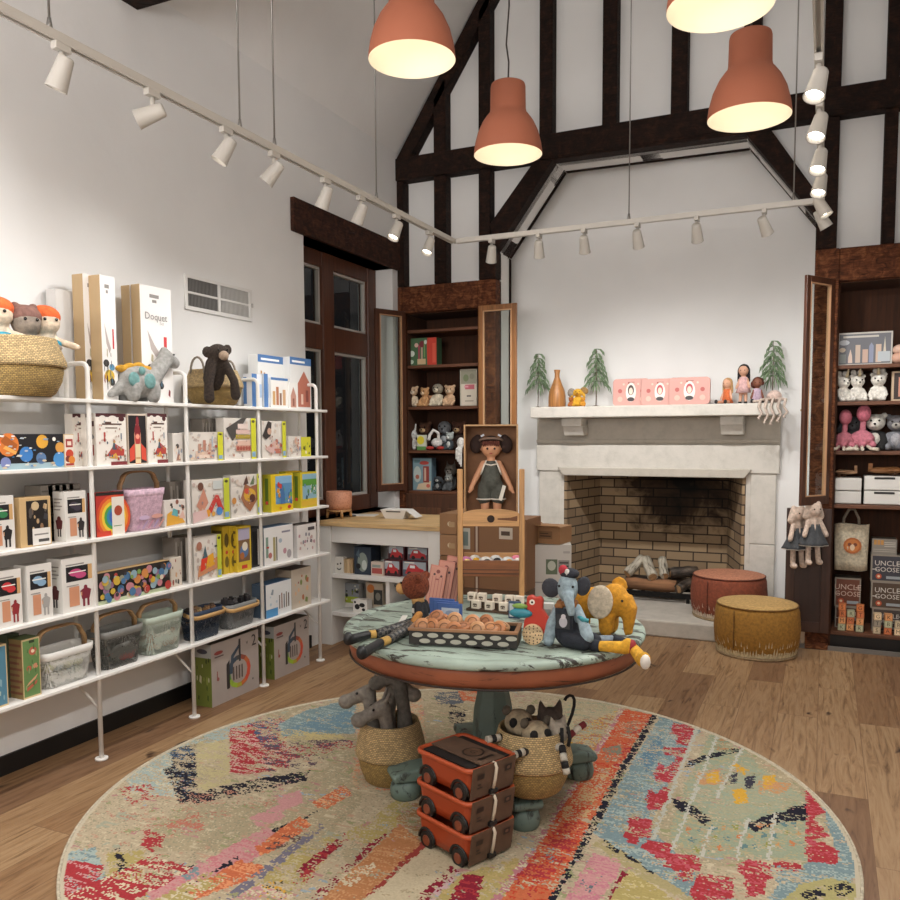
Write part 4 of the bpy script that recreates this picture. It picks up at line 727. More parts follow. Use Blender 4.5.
sbox('craft_box', 'tan box with a dark lid behind the white and blue box', 291.5, 311, 568, 4, -2.94, .12, '#a99a86', [('r', 0, 0, 1, 1, '#c4b8a8')]+confetti(12, .15, .1, .9, .8, ['#b06a4a', '#7a8a4a', '#8d4a4a', '#d9b08a'], .06, 73), lines(.8, 3, .2, .1, .9, '#7a6c5a', .02), [('r', 0, 0, 1, 1, '#45352f')], group='boxes on the lowest shelf')
# ---- marble run boxes on the floor
def run(sx):
    o = [('r', 0, 0, 1, 1, '#a59a93'), ('p', [(.0, 0), (.35, 0), (.3, .25), (.1, .3), (.12, .6), (.0, .55)], '#a39992')]
    C, Rr = (.56, .42), .22
    cols = ['#c8503a', '#c8503a', '#b8643a', '#8d4a3a', '#4a4a4a', '#3c4a58', '#46525e', '#3c4a58', '#5f8a4a', '#8fae3a', '#9ab83a', '#a8a03a', '#c06a3a', '#c8503a']
    for i in range(14):
        a0, a1 = 2*PI*(i-1)/14, 2*PI*(i+.05-0)/14
        o.append(('p', [(C[0]+(Rr+s)*math.cos(a)*1.0, C[1]+(Rr+s)*math.sin(a)*1.06) for a, s in ((a0, -.036), (a0, .036), (a1, .036), (a1, -.036))], cols[i]))
    o += [('p', [(.36, .42), (.4, .72), (.56, .86), (.58, .82), (.45, .68), (.42, .42)], '#3f4d5c'), ('p', [(.3, .2), (.36, .2), (.36, .66), (.3, .6)], '#33302f'), ('r', .56, .58, .6, .95, '#3a3a3c')]
    o += [('r', .43+.06*i, .3, .455+.06*i, .52, '#5a4a44') for i in range(4)]
    o += [('t', .74, .85, .11, 'v', '#3b3637'), ('t', .89, .84, .27, '2', '#3b3637'), ('e', .14, .84, .09, .03, '#8d3f3a'), ('r', .06, .77, .24, .79, '#5a4a48'), ('d', .12, .42, .03, '#8d4a44'), ('r', .1, .42, .115, .55, '#8d4a44'), ('d', .85, .2, .02, '#6a6462')]
    return o
rs2 = [('r', 0, 0, 1, .78, '#6f7a34'), ('r', 0, .78, 1, 1, '#a9aaa8'), ('e', .5, .88, .3, .04, '#4a4a58')] + confetti(12, .1, .08, .9, .75, ['#4a5a26', '#8f9a4a', '#5a3f34', '#c9c4a0', '#39441f'], .06, 77)
for xa, xb, yt, lb in ((211, 258.5, 637, 'large marble run box standing on the floor, left one'), (274, 309, 621, 'large marble run box standing on the floor, right one')):
    sbox('marble_run_box', lb, xa, xb, yt, 5, -2.945, .12, '#aaa19a', run(1), rs2, [('r', 0, 0, 1, 1, '#4f4840')], group='marble run boxes on the floor')
# ================================================================ COUNTER BESIDE THE SHELF
CWH = mat('#dcdad6', .5); OAK = mat('#c9a878', .45, 'woodx')
ct = T('counter', 'white counter with pale oak top and open shelves below the window', 'counter', (-2.7, 4.75, 0))
def cpart(name, m, fn, bev=.003): b = MB(); b.T = Wd(ct); fn(b); return b.build(name, m, ct, bev=bev)
cx0, cx1, cxi0, cxi1 = -3.165, -2.245, -3.075, -2.33; s1, s2 = .50, .235
cpart('countertop', OAK, lambda b: b.box(cx0-.005, 4.735, .83, cx1+.005, 5.45, .862))
cpart('side_panel', CWH, lambda b: b.box(cx0, 4.75, 0, cxi0, 5.42, .83)); cpart('side_panel', CWH, lambda b: b.box(cxi1, 4.75, 0, cx1, 5.42, .83))
cpart('back_panel', CWH, lambda b: b.box(cxi0, 5.10, .06, cxi1, 5.12, .83)); cpart('apron', CWH, lambda b: b.box(cxi0, 4.765, .715, cxi1, 4.79, .83))
for z in (s1, s2): cpart('shelf_board', CWH, lambda b: b.box(cxi0, 4.76, z-.03, cxi1, 5.10, z))
cpart('divider', CWH, lambda b: b.box(-2.665, 4.78, s2, -2.635, 5.10, s1-.03))
def ybox(name, label, x0, x1, yt, Y, depth, zb, body, F=None, L=None, R=None, Tp=None, group=None, cat='box', rz=0, col=None):
    a, c = AY(x0, yt+5, Y).x, AY(x1, yt+5, Y).x; h = AY((x0+x1)/2, yt, Y).z-zb
    return carton(name, label, cat, ((a+c)/2, Y+depth/2, zb), (c-a, depth, h), rz, body, F, L, R, Tp, group)
G = 'boxes in the counter shelves'
ybox('small_toy_box', 'small white box with a black smile on the counter shelf', 335, 343, 557, 4.80, .06, s1, '#d9d6cf', [('e', .5, .3, .28, .12, '#3a3735'), ('e', .5, .36, .26, .1, '#d9d6cf'), ('d', .35, .55, .06, '#3a3735'), ('d', .7, .6, .06, '#3a3735')], group=G)
ybox('small_toy_box', 'grey-brown tall box at the back left of the upper counter shelf', 333, 342, 545, 4.98, .08, s1, '#8a8478', [('r', .1, .4, .9, .9, '#9d978b')], group=G)
for i in range(3): ybox('wooden_peg_box', 'slim tan box right of the smile box, %s' % ('left', 'middle', 'right')[i], 344+i*3, 346.6+i*3, 559, 4.81, .06, s1, ('#b79c76', '#c6ab86', '#a98e6a')[i], group=G)
ybox('backpack_box', 'dark blue-black box with a grey animal picture on the counter shelf', 354, 371, 547, 4.80, .13, s1, '#24303f', [('r', .06, .05, .94, .95, '#2c3744'), ('e', .5, .45, .3, .35, '#7d8880'), ('p', [(.1, .7), (.3, .95), (.35, .6)], '#4a5a66'), ('e', .6, .35, .15, .18, '#b5bdb8'), ('d', .25, .3, .1, '#101418')], None, [('r', 0, 0, 1, 1, '#1d2836')], group=G)
for i in range(4): carton('flat_game_box', 'flat pale box in the small stack behind the red sticker box, %s' % ('bottom', 'second', 'third', 'topmost')[i], 'box', (AY(378, 560, 4.93).x, 4.98, s1+i*.022), (.1, .08, .021), 0, ('#c9cbc4', '#a9b0a4', '#d4d2cb', '#b9beb5')[i], group='flat pale boxes')
def car(label, x0, x1, yt, Y, zb, c): return ybox('toy_car_box', label, x0, x1, yt, Y, .1, zb, '#5d2226', [('r', .03, .03, .97, .97, c), ('r', .05, .45, .95, .93, '#a3acb4'), ('p', [(.12, .2), (.9, .2), (.86, .5), (.68, .58), (.55, .78), (.3, .78), (.2, .5)], '#b83236'), ('e', .3, .22, .09, .13, '#1b1a1c'), ('e', .74, .22, .09, .13, '#1b1a1c'), ('r', .32, .55, .52, .72, '#dfe5e6'), ('r', .1, .84, .5, .92, '#e6e1d8')], None, [('r', .1, .1, .9, .9, '#3a1a20')], group='toy car boxes in the counter')
ybox('sticker_box', 'low cream and red box beside the flat pale stack', 371, 383, 562, 4.80, .05, s1, '#cdbcae', [('r', .08, .15, .92, .55, '#a9504a'), ('r', .1, .6, .8, .8, '#8d9690')], group=G)
zc = AY(391, 560, 4.82).z
car('dark red toy car box, bottom of the left stack in the counter', 384, 400, 560, 4.82, s1, '#4a2027'); car('dark red toy car box, top of the left stack in the counter', 388, 404, 545.5, 4.83, zc, '#3a222c')
zc = AY(415, 561, 4.84).z
car('dark red toy car box, bottom of the right stack in the counter', 402, 427, 561, 4.84, s1, '#4f5a66'); car('dark red toy car box, top of the right stack in the counter', 407, 428, 547, 4.85, zc, '#58525c')
ybox('picture_puzzle_box', 'wide box with yellow-green flowers and black shapes low in the counter', 334, 359, 583, 4.93, .05, s2, '#b9b8b4', [('r', 0, .18, 1, 1, '#8f9398'), ('r', 0, .18, 1, .45, '#a5b53c')]+confetti(26, .05, .22, .95, .9, ['#c9b23a', '#2c2c2e', '#d8d5ca', '#6f7a3a', '#494d55'], .06, 81)+[('r', 0, 0, 1, .18, '#d9d6d0')], group=G)
ybox('cow_pattern_box', 'small white box with black cow patches low in the counter', 353, 367, 600, 4.80, .07, s2, '#dedbd5', [('e', .3, .45, .18, .22, '#1d1c1d'), ('e', .65, .6, .2, .17, '#1d1c1d'), ('e', .75, .25, .12, .12, '#1d1c1d'), ('e', .15, .8, .08, .1, '#1d1c1d')], group=G)
ybox('story_box', 'tan box with an orange disc and a dark photo low in the counter', 366, 383, 583, 4.92, .05, s2, '#c3b29c', [('d', .28, .78, .16, '#c9783a'), ('r', .45, .2, .97, .75, '#3a3a38'), ('e', .7, .5, .15, .15, '#8d8a80'), ('r', .1, .05, .9, .15, '#d9d0c0')], group=G)
for i in range(3): carton('flat_game_box', 'flat dark box low in the counter right of the divider, %s' % ('bottom', 'middle', 'top')[i], 'box', (-2.50, 4.92, s2+i*.03), (.2, .14, .028), 0, ('#4a4248', '#8d8a88', '#3a3640')[i], group='flat dark boxes')
# planter, card tray and wire on the counter
CP_ = AZ(337, 519, .862)
t = T('planter', 'terracotta planter on a little wooden stand on the counter', 'planter', (CP_.x-.045, CP_.y+.10, .862))
m, nt, bb = newmat('speckled_terracotta'); v = coords(nt); vo = N(nt, 'ShaderNodeTexVoronoi'); vo.inputs['Scale'].default_value = 90; nt.links.new(v, vo.inputs['Vector'])
nt.links.new(ramp(nt, vo.outputs[0], [(.15, '#a9664a'), (.4, '#cf9273')]), bb.inputs['Base Color']); bump(nt, bb, vo.outputs[0], .4, .004)
MB().lathe([(0, .055), (.07, .055), (.088, .07), (.093, .10), (.093, .185), (.087, .188), (.082, .18), (.08, .09), (0, .08)], 0, 32, cap=(False, False)).build('pot', m, t)
MB().lathe([(.078, .046), (.09, .046), (.09, .058), (.078, .058)], 0, 28, cap=(False, False)).build('stand_ring', mat('#b98c5a', .5, 'woodz'), t)
for i in range(4):
    a = PI/4+i*PI/2; MB().tube([(.078*math.cos(a), .078*math.sin(a), .06), (.088*math.cos(a), .088*math.sin(a), 0)], [.013, .01], 0, 8).build('leg', mat('#b98c5a', .5, 'woodz'), t)
P = AZ(393, 519, .862)
t = T('card_tray', 'white folded card tray on the oak counter top', 'tray', (P.x, P.y+.06, .862), .05)
q = lambda w, d, z: [(-w/2, -d/2, z), (w/2, -d/2, z), (w/2, d/2, z), (-w/2, d/2, z)]
MB().loft([q(.14, .10, 0), q(.20, .13, .065), q(.19, .12, .065), q(.13, .09, .006)], 0, (True, True), False).build('tray', mat('#dcdad6', .5), t)
MB().box(-.055, -.0655, .048, .055, -.0605, .056).build('slot', mat('#4a4846', .5), t); MB().loft([[(.10, -.06, .06), (.10, .06, .06), (.10, .06, .063), (.10, -.06, .063)], [(.17, -.06, .012), (.17, .06, .012), (.17, .06, .016), (.17, -.06, .016)]], 0, (True, True), False).build('flap', mat('#d4d2ce', .5), t)
P = AZ(360, 516, .862); t = MB().box(-.10, -.07, 0, .10, .07, .004).build('paper_sheet', mat('#d8d4cc', .7), None, (P.x, P.y+.05, .862), (0, 0, .3)); tag(t, 'loose white paper sheet lying between planter and card tray', 'paper')
b = MB(); b.tube([(-.12, .0, .005), (-.06, -.03, .005), (.0, -.015, .005), (.05, .01, .005)], .005, 0, 8); tag(b.build('cable', mat('#2b2826', .5), None, (P.x-.06, P.y-.05, .862)), 'short black cable lying on the counter beside the planter', 'cable')

# ================================================================ BUILT-IN CABINETS
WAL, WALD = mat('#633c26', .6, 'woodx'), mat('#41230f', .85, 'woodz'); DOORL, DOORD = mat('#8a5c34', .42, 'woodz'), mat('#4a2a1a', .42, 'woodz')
def cabinet(label, x0, x1, zb, shelves, loc):
    t = T('built_in_cabinet', label, 'cabinet', loc); b = MB(); b.T = Wd(t); d = 6.40
    b.box(x0-.0, d-.02, .0, x1, d, CZ1); b.box(x0, 6.02, .0, x0+.012, d-.02, CZ1); b.box(x1-.012, 6.02, 0, x1, d-.02, CZ1); b.box(x0, 6.02, CZ1-.015, x1, d, CZ1); b.build('carcass', WALD, t)
    for z in shelves: b = MB(); b.T = Wd(t); b.box(x0+.012, 6.02, z-.024, x1-.012, d-.02, z); b.build('shelf_board', WAL, t, bev=.003)
    return t
LZ = [2.30, 2.015, 1.68, 1.325, .99]; RZ = [1.894, 1.655, 1.331, .975, .12]
cl_ = cabinet('dark wooden built-in cabinet with open glass doors left of the fireplace', CL0, CL1, .98, LZ, (-2.79, 6.0, 0))
b = MB(); b.T = Wd(cl_); b.box(CL0, 5.99, 0, CL1, 6.02, .966); b.build('base_panel', mat('#4f3120', .5, 'woodz'), cl_)
for a, c in ((CL0+.06, -2.82), (-2.76, CL1-.06)): b = MB(); b.T = Wd(cl_); b.box(a, 5.978, .12, c, 5.992, .86); b.build('raised_panel', mat('#5d3b26', .5, 'woodz'), cl_, bev=.01)
cr_ = cabinet('tall dark wooden built-in cabinet of toys at the right edge', CR0, CR1, .12, RZ, (.38, 6.0, 0))
b = MB(); b.T = Wd(cr_); b.box(CR0, 6.03, 0, CR1, 6.06, .094); b.build('plinth', mat('#120d0b', .5), cr_); b = MB(); b.T = Wd(cr_); b.box(AR-.05, 5.955, 0, CR1, 5.968, .03); b.build('kick_strip', mat('#6f6a64', .5), cr_)
def gdoor(parent, hx, z0, z1, w, ang, dirn, m, hy=5.945):
    """glazed door hung at hx, swung ang degrees out of the opening"""
    d = bpy.data.objects.new('door', None); COL.objects.link(d); d.parent = parent; d.location = V((hx, hy, z0))-parent.location
    d.rotation_euler = (0, 0, -math.radians(ang) if dirn > 0 else math.radians(ang)); H = z1-z0; f = .04; s = dirn
    b = MB()
    for q in ((0, f, 0, H), (w-f, w, 0, H), (f, w-f, 0, f+.015), (f, w-f, H-f, H)): xa, xb = sorted((s*q[0], s*q[1])); b.box(xa, -.011, q[2], xb, .011, q[3])
    b.build('door_frame', m, d, bev=.003)
    xa, xb = sorted((s*f, s*(w-f))); MB().box(xa, -.002, f+.015, xb, .002, H-f).build('glass_pane', m_glass(), d)
    b = MB()
    for q in ((xa, f+.015, xa+.007, H-f), (xb-.007, f+.015, xb, H-f), (xa+.007, f+.015, xb-.007, f+.022), (xa+.007, H-f-.007, xb-.007, H-f)): b.box(q[0], -.013, q[1], q[2], .013, q[3])
    b.build('glazing_bead', mat('#c9a077' if m == DOORL else '#b58a66', .4), d)
    MB().ell((s*(w-f/2), -.02, H*.42), .009, 0, 10).build('knob', mat('#b09a6a', .3, '', .9), d)
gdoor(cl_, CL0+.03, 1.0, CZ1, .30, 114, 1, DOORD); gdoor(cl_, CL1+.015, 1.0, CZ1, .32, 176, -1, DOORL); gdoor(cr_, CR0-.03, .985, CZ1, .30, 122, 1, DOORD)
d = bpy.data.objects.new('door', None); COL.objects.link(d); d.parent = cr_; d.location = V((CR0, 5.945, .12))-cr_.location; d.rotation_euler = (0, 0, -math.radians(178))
MB().box(0, -.012, 0, .275, .012, .83).build('door_panel', mat('#2f1a12', .45, 'woodz'), d, bev=.003)
b = MB(); [b.box(*q) for q in ((0, .012, 0, .055, .02, .83), (.22, .012, 0, .275, .02, .83), (.055, .012, 0, .22, .02, .07), (.055, .012, .76, .22, .02, .83))]; b.build('door_frame', mat('#3a2116', .45, 'woodz'), d, bev=.002)
# ---- small stuffed animals
def mini(label, P, h, body, head=None, ears='bear', rz=0, group=None, muz=None, belly=None, earc=None, name='stuffed_animal', vox=None, arms=True, kind='fabric'):
    t = T(name, label, 'stuffed toy', P, rz, group); s = h; head = head or body; bm, hm = mat(body, .9, kind), mat(head, .9, kind); vx = vox or max(.0035, h*.035)
    def B(b):
        b.ell((0, 0, .25*s), (.2*s, .17*s, .25*s), 0, 14)
        for q in (-1, 1):
            b.cap((q*.12*s, -.05*s, .09*s), (q*.17*s, -.3*s, .085*s), .085*s, .08*s)
            if arms: b.cap((q*.16*s, -.02*s, .4*s), (q*.22*s, -.17*s, .2*s), .06*s, .065*s)
        if head == body: HD(b)
    def HD(b):
        b.ell((0, -.02*s, .66*s), (.22*s, .2*s, .2*s), 0, 14)
        for q in (-1, 1):
            if ears == 'bear': b.ell((q*.18*s, 0, .83*s), (.075*s, .045*s, .075*s), 0, 10)
            elif ears == 'bunny': b.cap((q*.09*s, .02*s, .8*s), (q*.13*s, .03*s, 1.12*s), .05*s, .045*s)
            elif ears == 'flop': b.cap((q*.2*s, 0, .76*s), (q*.3*s, -.02*s, .5*s), .06*s, .075*s)
            elif ears == 'point': b.cyl((q*.12*s, 0, .8*s), (q*.15*s, 0, .98*s), .06*s, .01*s, 0, 8)
    blob('body', B, bm, t, vx, 4)
    if head != body: blob('head', HD, hm, t, vx, 4)
    if muz: MB().ell((0, -.2*s, .6*s), (.1*s, .07*s, .075*s), 0, 12).build('muzzle', mat(muz, .9, 'fabric'), t)
    if belly: MB().ell((0, -.09*s, .26*s), (.13*s, .1*s, .17*s), 0, 12).build('belly_patch', mat(belly, .9, 'fabric'), t)
    b = MB(); [b.ell((q*.085*s, -.2*s, .7*s), .026*s, 0, 8) for q in (-1, 1)]; b.ell((0, (-.27 if muz else -.215)*s, .62*s), .028*s, 0, 8); b.build('eyes_and_nose', EYE, t)
    if earc:
        b = MB(); [b.ell((q*.18*s, -.045*s, .83*s), (.045*s, .012*s, .045*s), 0, 8) for q in (-1, 1)]; b.build('inner_ears', mat(earc, .9, 'fabric'), t)
    return t
def C6(x, y, z): p = AY(x, y, 6.12); return (p.x, p.y, z)
g = 'stuffed animals in the left cabinet'
ybox('lunch_box', 'red and green picture case on the second shelf of the left cabinet', 408, 436.5, 338, 6.08, .10, LZ[1], '#3f5a3f', [('r', 0, 0, .72, 1, '#4a6b49'), ('r', .68, 0, 1, 1, '#c8402f'), ('p', [(.66, .9), (.84, 1), (1, .86), (1, 0), (.68, 0)], '#c8402f'), ('d', .14, .45, .11, '#e0e6dc'), ('d', .13, .15, .08, '#c9d6c4'), ('r', .33, .05, .62, .25, '#d0b48c'), ('r', .36, .25, .42, .75, '#a8485a'), ('r', .46, .25, .52, .7, '#b9a08c'), ('d', .5, .78, .12, '#7c3038'), ('d', .3, .75, .08, '#d8b8a8'), ('r', .56, .3, .6, .9, '#7a9a5a'), ('e', .62, .85, .05, .08, '#c9d0c8'), ('r', .86, .1, .97, .8, '#d85a44')], cat='lunch box')
mini('cream stuffed bear with a dark cap on the third shelf, far left', C6(413, 400, LZ[2]), .2, '#d6c3a8', '#c9ab8a', 'bear', .3, g, '#e6d6bf')
mini('honey coloured stuffed bear leaning in the middle left of the third shelf', C6(425, 400, LZ[2]), .185, '#c99a6a', None, 'bear', -.2, g, '#e3c8a4')
mini('small tan stuffed bear wedged low between the honey bear and the grey-headed one', C6(431, 404, LZ[2]), .11, '#b98d66', None, 'bear', .1, g)
mini('cream stuffed sloth with a grey head, tallest on the third shelf', C6(438, 398, LZ[2]), .22, '#d2c6ae', '#8f8776', 'none', 0, g, '#d8ccb4')
mini('tan stuffed bear with brown paws beside the pale book box', C6(450, 400, LZ[2]), .2, '#c8a583', None, 'bear', .1, g, '#e0c8aa')
ybox('doll_book_box', 'pale box with pink lettering blocks at the right of the third shelf', 460, 477, 369, 6.08, .06, LZ[2], '#b8b09e', [('r', .05, .6, .95, .97, '#8d8a78'), ('r', .08, .03, .95, .6, '#c9bfae'), ('e', .35, .76, .16, .1, '#6f7a58'), ('e', .7, .8, .14, .08, '#7d7a68'), ('r', .3, .45, .85, .58, '#b8606a'), ('r', .25, .5, .5, .55, '#d3909a'), ('r', .4, .25, .65, .29, '#5a5450'), ('r', .3, .12, .8, .15, '#9a9080')], [('r', 0, 0, 1, 1, '#6a7078')], cat='box')
mini('white stuffed bunny with upright ears on the fourth shelf, far left', C6(413, 448, LZ[3]), .19, '#cfcfca', None, 'bunny', .1, g)
ybox('card_pack', 'small card pack with a yellow tulip shape beside the white bunny', 417, 426, 435, 6.05, .02, LZ[3], '#c9cbb8', [('e', .4, .65, .4, .28, '#d8c83a'), ('r', 0, 0, 1, .25, '#5a8a4a')], cat='card')
mini('brown monkey doll with a pale face at the back of the fourth shelf', (AY(425, 425, 6.25).x, 6.25, LZ[3]), .27, '#33231b', '#5f4030', 'bear', 0, g, '#b89a72')
mini('grey stuffed penguin at the back of the fourth shelf', (AY(445, 425, 6.25).x, 6.25, LZ[3]), .28, '#2e3134', '#7d8186', 'none', 0, g, None, '#a0a4a6')
mini('brown monkey doll half hidden at the right of the fourth shelf', (AY(459, 425, 6.25).x, 6.25, LZ[3]), .27, '#33231b', '#5a3a2c', 'bear', 0, g, '#b0926c')
mini('black and white stuffed badger in the middle of the fourth shelf', C6(450, 448, LZ[3]), .17, '#3a4146', '#a9b0ad', 'bear', -.2, g, '#d8dad6', '#c9ccc8')
t = T('stuffed_swan', 'white long-necked stuffed bird with red feet on the fourth shelf', 'stuffed toy', C6(437, 450, LZ[3]), .2)
blob('body', lambda b: (b.ell((0, 0, .06), (.05, .04, .04), 0, 12), b.tube([(.02, -.02, .08), (.02, -.03, .14), (-.02, -.04, .165), (-.05, -.05, .12), (-.055, -.06, .08)], .014, 0, 8)), mat('#d6d4cf', .9, 'fabric'), t, .005, 3)
b = MB(); [b.ell((s*.045, -.06, .018), (.035, .03, .016), 0, 10) for s in (-1, 1)]; b.build('feet', mat('#a8352c', .8, 'fabric'), t)
t = T('stuffed_octopus', 'white stuffed octopus with limp legs dangling off the fourth shelf', 'stuffed toy', (AY(461, 440, 6.04).x, 6.03, LZ[3]), 0)
blob('body', lambda b: (b.ell((0, .01, .06), (.035, .035, .045), 0, 12), [b.tube([(.01*i-.015, 0, .03), (.014*i-.02, -.035, .01), (.014*i-.025, -.03, -.07-.02*i)], .008, 0, 6) for i in range(4)]), mat('#d9d7d2', .9, 'fabric'), t, .004, 2)
ybox('doll_box', 'pale blue box with red figures on the bottom shelf of the left cabinet', 412.5, 432, 458, 6.08, .08, LZ[4], '#4f6470', [('r', .03, .02, .97, .98, '#7d99a2'), ('p', [(.2, .03), (.9, .03), (.95, .3), (.3, .2)], '#d0bc9e'), ('e', .25, .5, .2, .25, '#b9c4be'), ('r', .55, .25, .85, .75, '#8d3a34'), ('e', .6, .85, .25, .06, '#a8433a'), ('e', .25, .42, .1, .07, '#b06a54'), ('e', .8, .15, .1, .06, '#c9685a'), ('r', .1, .85, .4, .95, '#5d7f86'), ('r', .6, .3, .7, .7, '#c9a894')])
mini('black and white stuffed dog on the bottom shelf of the left cabinet', C6(438, 488, LZ[4]), .14, '#26282b', '#3a3d40', 'flop', .1, g, '#c4c4c0', '#8d8f8e')
mini('dark stuffed cat with a pale face, tallest on the bottom shelf of the left cabinet', (AY(451, 485, 6.22).x, 6.22, LZ[4]), .25, '#3b3a38', '#6a645c', 'point', 0, g, '#a8a096', '#8d877c')
mini('grey stuffed cat in front on the bottom shelf of the left cabinet', C6(449, 488, LZ[4]), .16, '#55585a', '#8d908c', 'point', -.1, g, '#c0beb8')
# ---- right cabinet
g2 = 'stuffed animals in the right cabinet'
t = ybox('skyline_block_frame', 'framed grey box showing wooden city towers on the top shelf', 838, 893, 332, 6.10, .05, RZ[0], '#c9c4bb', [('r', .03, .05, .97, .95, '#6f7076'), ('r', .1, .84, .75, .9, '#c9c4bb'), ('r', .04, .08, .16, .35, '#8f9693'), ('p', [(.2, .08), (.28, .08), (.27, .3), (.24, .5), (.2, .25)], '#d6c0b0'), ('r', .33, .08, .42, .62, '#c9b5a4'), ('r', .46, .08, .56, .48, '#c9ab9a'), ('p', [(.58, .08), (.66, .08), (.66, .58), (.62, .68), (.58, .58)], '#8f96ad'), ('r', .7, .08, .8, .62, '#cdb4a0'), ('p', [(.83, .3), (.89, .3), (.86, .85)], '#cfc6b4'), ('r', .74, .1, .96, .4, '#b9c0c4'), ('e', .12, .7, .1, .08, '#b9bcc0'), ('e', .09, .48, .06, .07, '#d0c0ac')], cat='toy box')
t = T('wooden_shells', 'pale pink wooden shell halves at the right of the skyline frame', 'toy', C6(899, 350, RZ[0])); b = MB(); b.ell((0, 0, .04), (.05, .04, .036), 0, 14); b.build('lower_shell', mat('#d3a791', .6), t); MB().ell((.01, 0, .095), (.05, .04, .034), 0, 14).build('upper_shell', mat('#dcb7a2', .6), t)
for i, (x, hh, r) in enumerate(((843, .2, .5), (857, .205, .25), (878, .215, -.1))):
    u = mini('white fluffy stuffed unicorn on the second shelf, %s of three' % ('left', 'middle', 'right')[i], C6(x, 398, RZ[1]), hh, '#e3dfd5', None, 'bear', r, 'white stuffed unicorns', '#e6e1d6')
    MB().cyl((0, -.04, hh*.82), (0, -.06, hh*1.12), .012, .002, 0, 10).build('horn', mat('#c9b896', .5), u); b = MB(); [b.ell((s*.02+.005*k, .02, hh*(.95-.1*k)), (.02, .015, .02), 0, 8) for s in (-1, 1) for k in range(3)]; b.build('mane', mat('#d4cfc6', 1, 'fabric'), u)
ybox('framed_block_set', 'pale wood framed box cut by the right edge on the second shelf', 892, 915, 371, 6.10, .05, RZ[1], '#c4ad90', [('r', .1, .06, .95, .94, '#3b2d28'), ('r', .3, .15, .6, .8, '#c98d78'), ('r', .6, .2, .9, .6, '#a88a6a')], cat='toy box')
g2b = 'stuffed animals in the right cabinet'
def flam(label, x, y0, sc, c1, c2):
    t = T('stuffed_flamingo', label, 'stuffed toy', C6(x, 440, RZ[2]), 0, 'pink stuffed birds'); s = sc
    blob('body', lambda b: (b.ell((0, 0, .07*s), (.075*s, .06*s, .06*s), 0, 14), [b.ell((.06*s*math.cos(a), -.045*s, .04*s+.03*s*math.sin(a*2)), .022*s, 0, 8) for a in (0, .8, 1.6, 2.4, 3.1)], b.cap((0, 0, .1*s), (.005, -.01, .2*s), .02*s, .018*s)), mat(c1, .9, 'fabric'), t, .005, 2)
    MB().ell((.005, -.012, .235*s), (.042*s, .04*s, .055*s), 0, 16).build('head', mat(c2, .9, 'fabric'), t)
    b = MB(); [b.tube([(.03*s*q, -.04*s, .03*s), (.05*s*q, -.1*s, .014), (.09*s*q, -.12*s, .012)], .011*s, 0, 6) for q in (-1, 0, 1)]; b.build('feet', mat('#cfc4b2', .9, 'fabric'), t)
flam('dusky pink stuffed bird at the left end of the third shelf', 844, 0, .95, '#a9636e', '#a85c68'); flam('bright pink stuffed bird left of the panda', 862, 0, 1.05, '#c07482', '#c06a7a')
mini('grey stuffed elephant sitting behind the pink birds', (AY(852, 430, 6.27).x, 6.26, RZ[2]), .27, '#5b5c5e', None, 'flop', 0, g2, '#6f7072')
mini('black and white stuffed panda on the third shelf', (AY(875, 440, 6.17).x, 6.17, RZ[2]), .285, '#1c1b1c', '#cfcbc2', 'bear', -.1, g2, '#d8d4cb', '#c9c5bb', kind='fabric')
mini('grey striped stuffed cat at the right end of the third shelf', (AY(896, 440, 6.17).x, 6.17, RZ[2]), .275, '#7f8086', '#77767a', 'bear', -.1, g2, '#b5b0a8', '#a9a8ac')
for lb, x0, x1, z0, z1 in (('lower left white drawer tray on the cabinet shelf', 833, 861.5, .978, 1.062), ('upper left white drawer tray on the cabinet shelf', 833, 861.5, 1.066, 1.15), ('lower right white drawer tray with a dark slot', 864, 905, .978, 1.068), ('upper right white drawer tray with a dark slot', 864, 905, 1.072, 1.165)):
    a, c = max(AY(x0, 490, 6.08).x, CR0+.014), AY(x1, 490, 6.08).x; t = T('drawer_tray', lb, 'drawer', ((a+c)/2, 6.08, z0), 0, 'white drawer trays'); w2 = (c-a)/2; H = z1-z0
    MB().box(-w2, 0, 0, w2, .22, H).build('drawer_box', mat('#cbc8c2', .5), t, bev=.003); MB().box(-w2*.98, -.006, .004, w2*.98, 0, H-.008).build('drawer_front', mat('#d5d2cc', .5), t, bev=.002)
    if x0 > 860: MB().box(-.06, -.008, H-.02, .06, -.0055, H-.006).build('handle_slot', mat('#1e1b1a', .5), t)
def plane(label, x, zb, sc, rz, c):
    t = T('wooden_plane', label, 'toy plane', (AY(x, 472, 6.16).x, 6.16, zb), rz, 'wooden toy planes'); m = mat(c, .5, 'woodx')
    MB().tube([(-.1*sc, 0, .035), (-.05*sc, 0, .035), (.06*sc, 0, .035), (.1*sc, 0, .033)], [.01*sc, .018*sc, .022*sc, .008*sc], 0, 12).build('fuselage', m, t)
    MB().bx((.01*sc, 0, .038), (.05*sc, .2*sc, .006)).build('wing', m, t, bev=.002); MB().bx((-.09*sc, 0, .06), (.025*sc, .006, .04)).build('tail_fin', m, t, bev=.002)
    b = MB(); [b.cyl((.04*sc, s*.03, .011), (.04*sc, s*.038, .011), .011, None, 0, 12) for s in (-1, 1)]; b.build('wheels', mat('#6a4a34', .5), t)
plane('small wooden toy plane on the left white trays', 846, 1.152, .75, 2.6, '#c49a76'); plane('long wooden toy plane on the right white trays', 886, 1.167, 1.1, .3, '#a8754a')
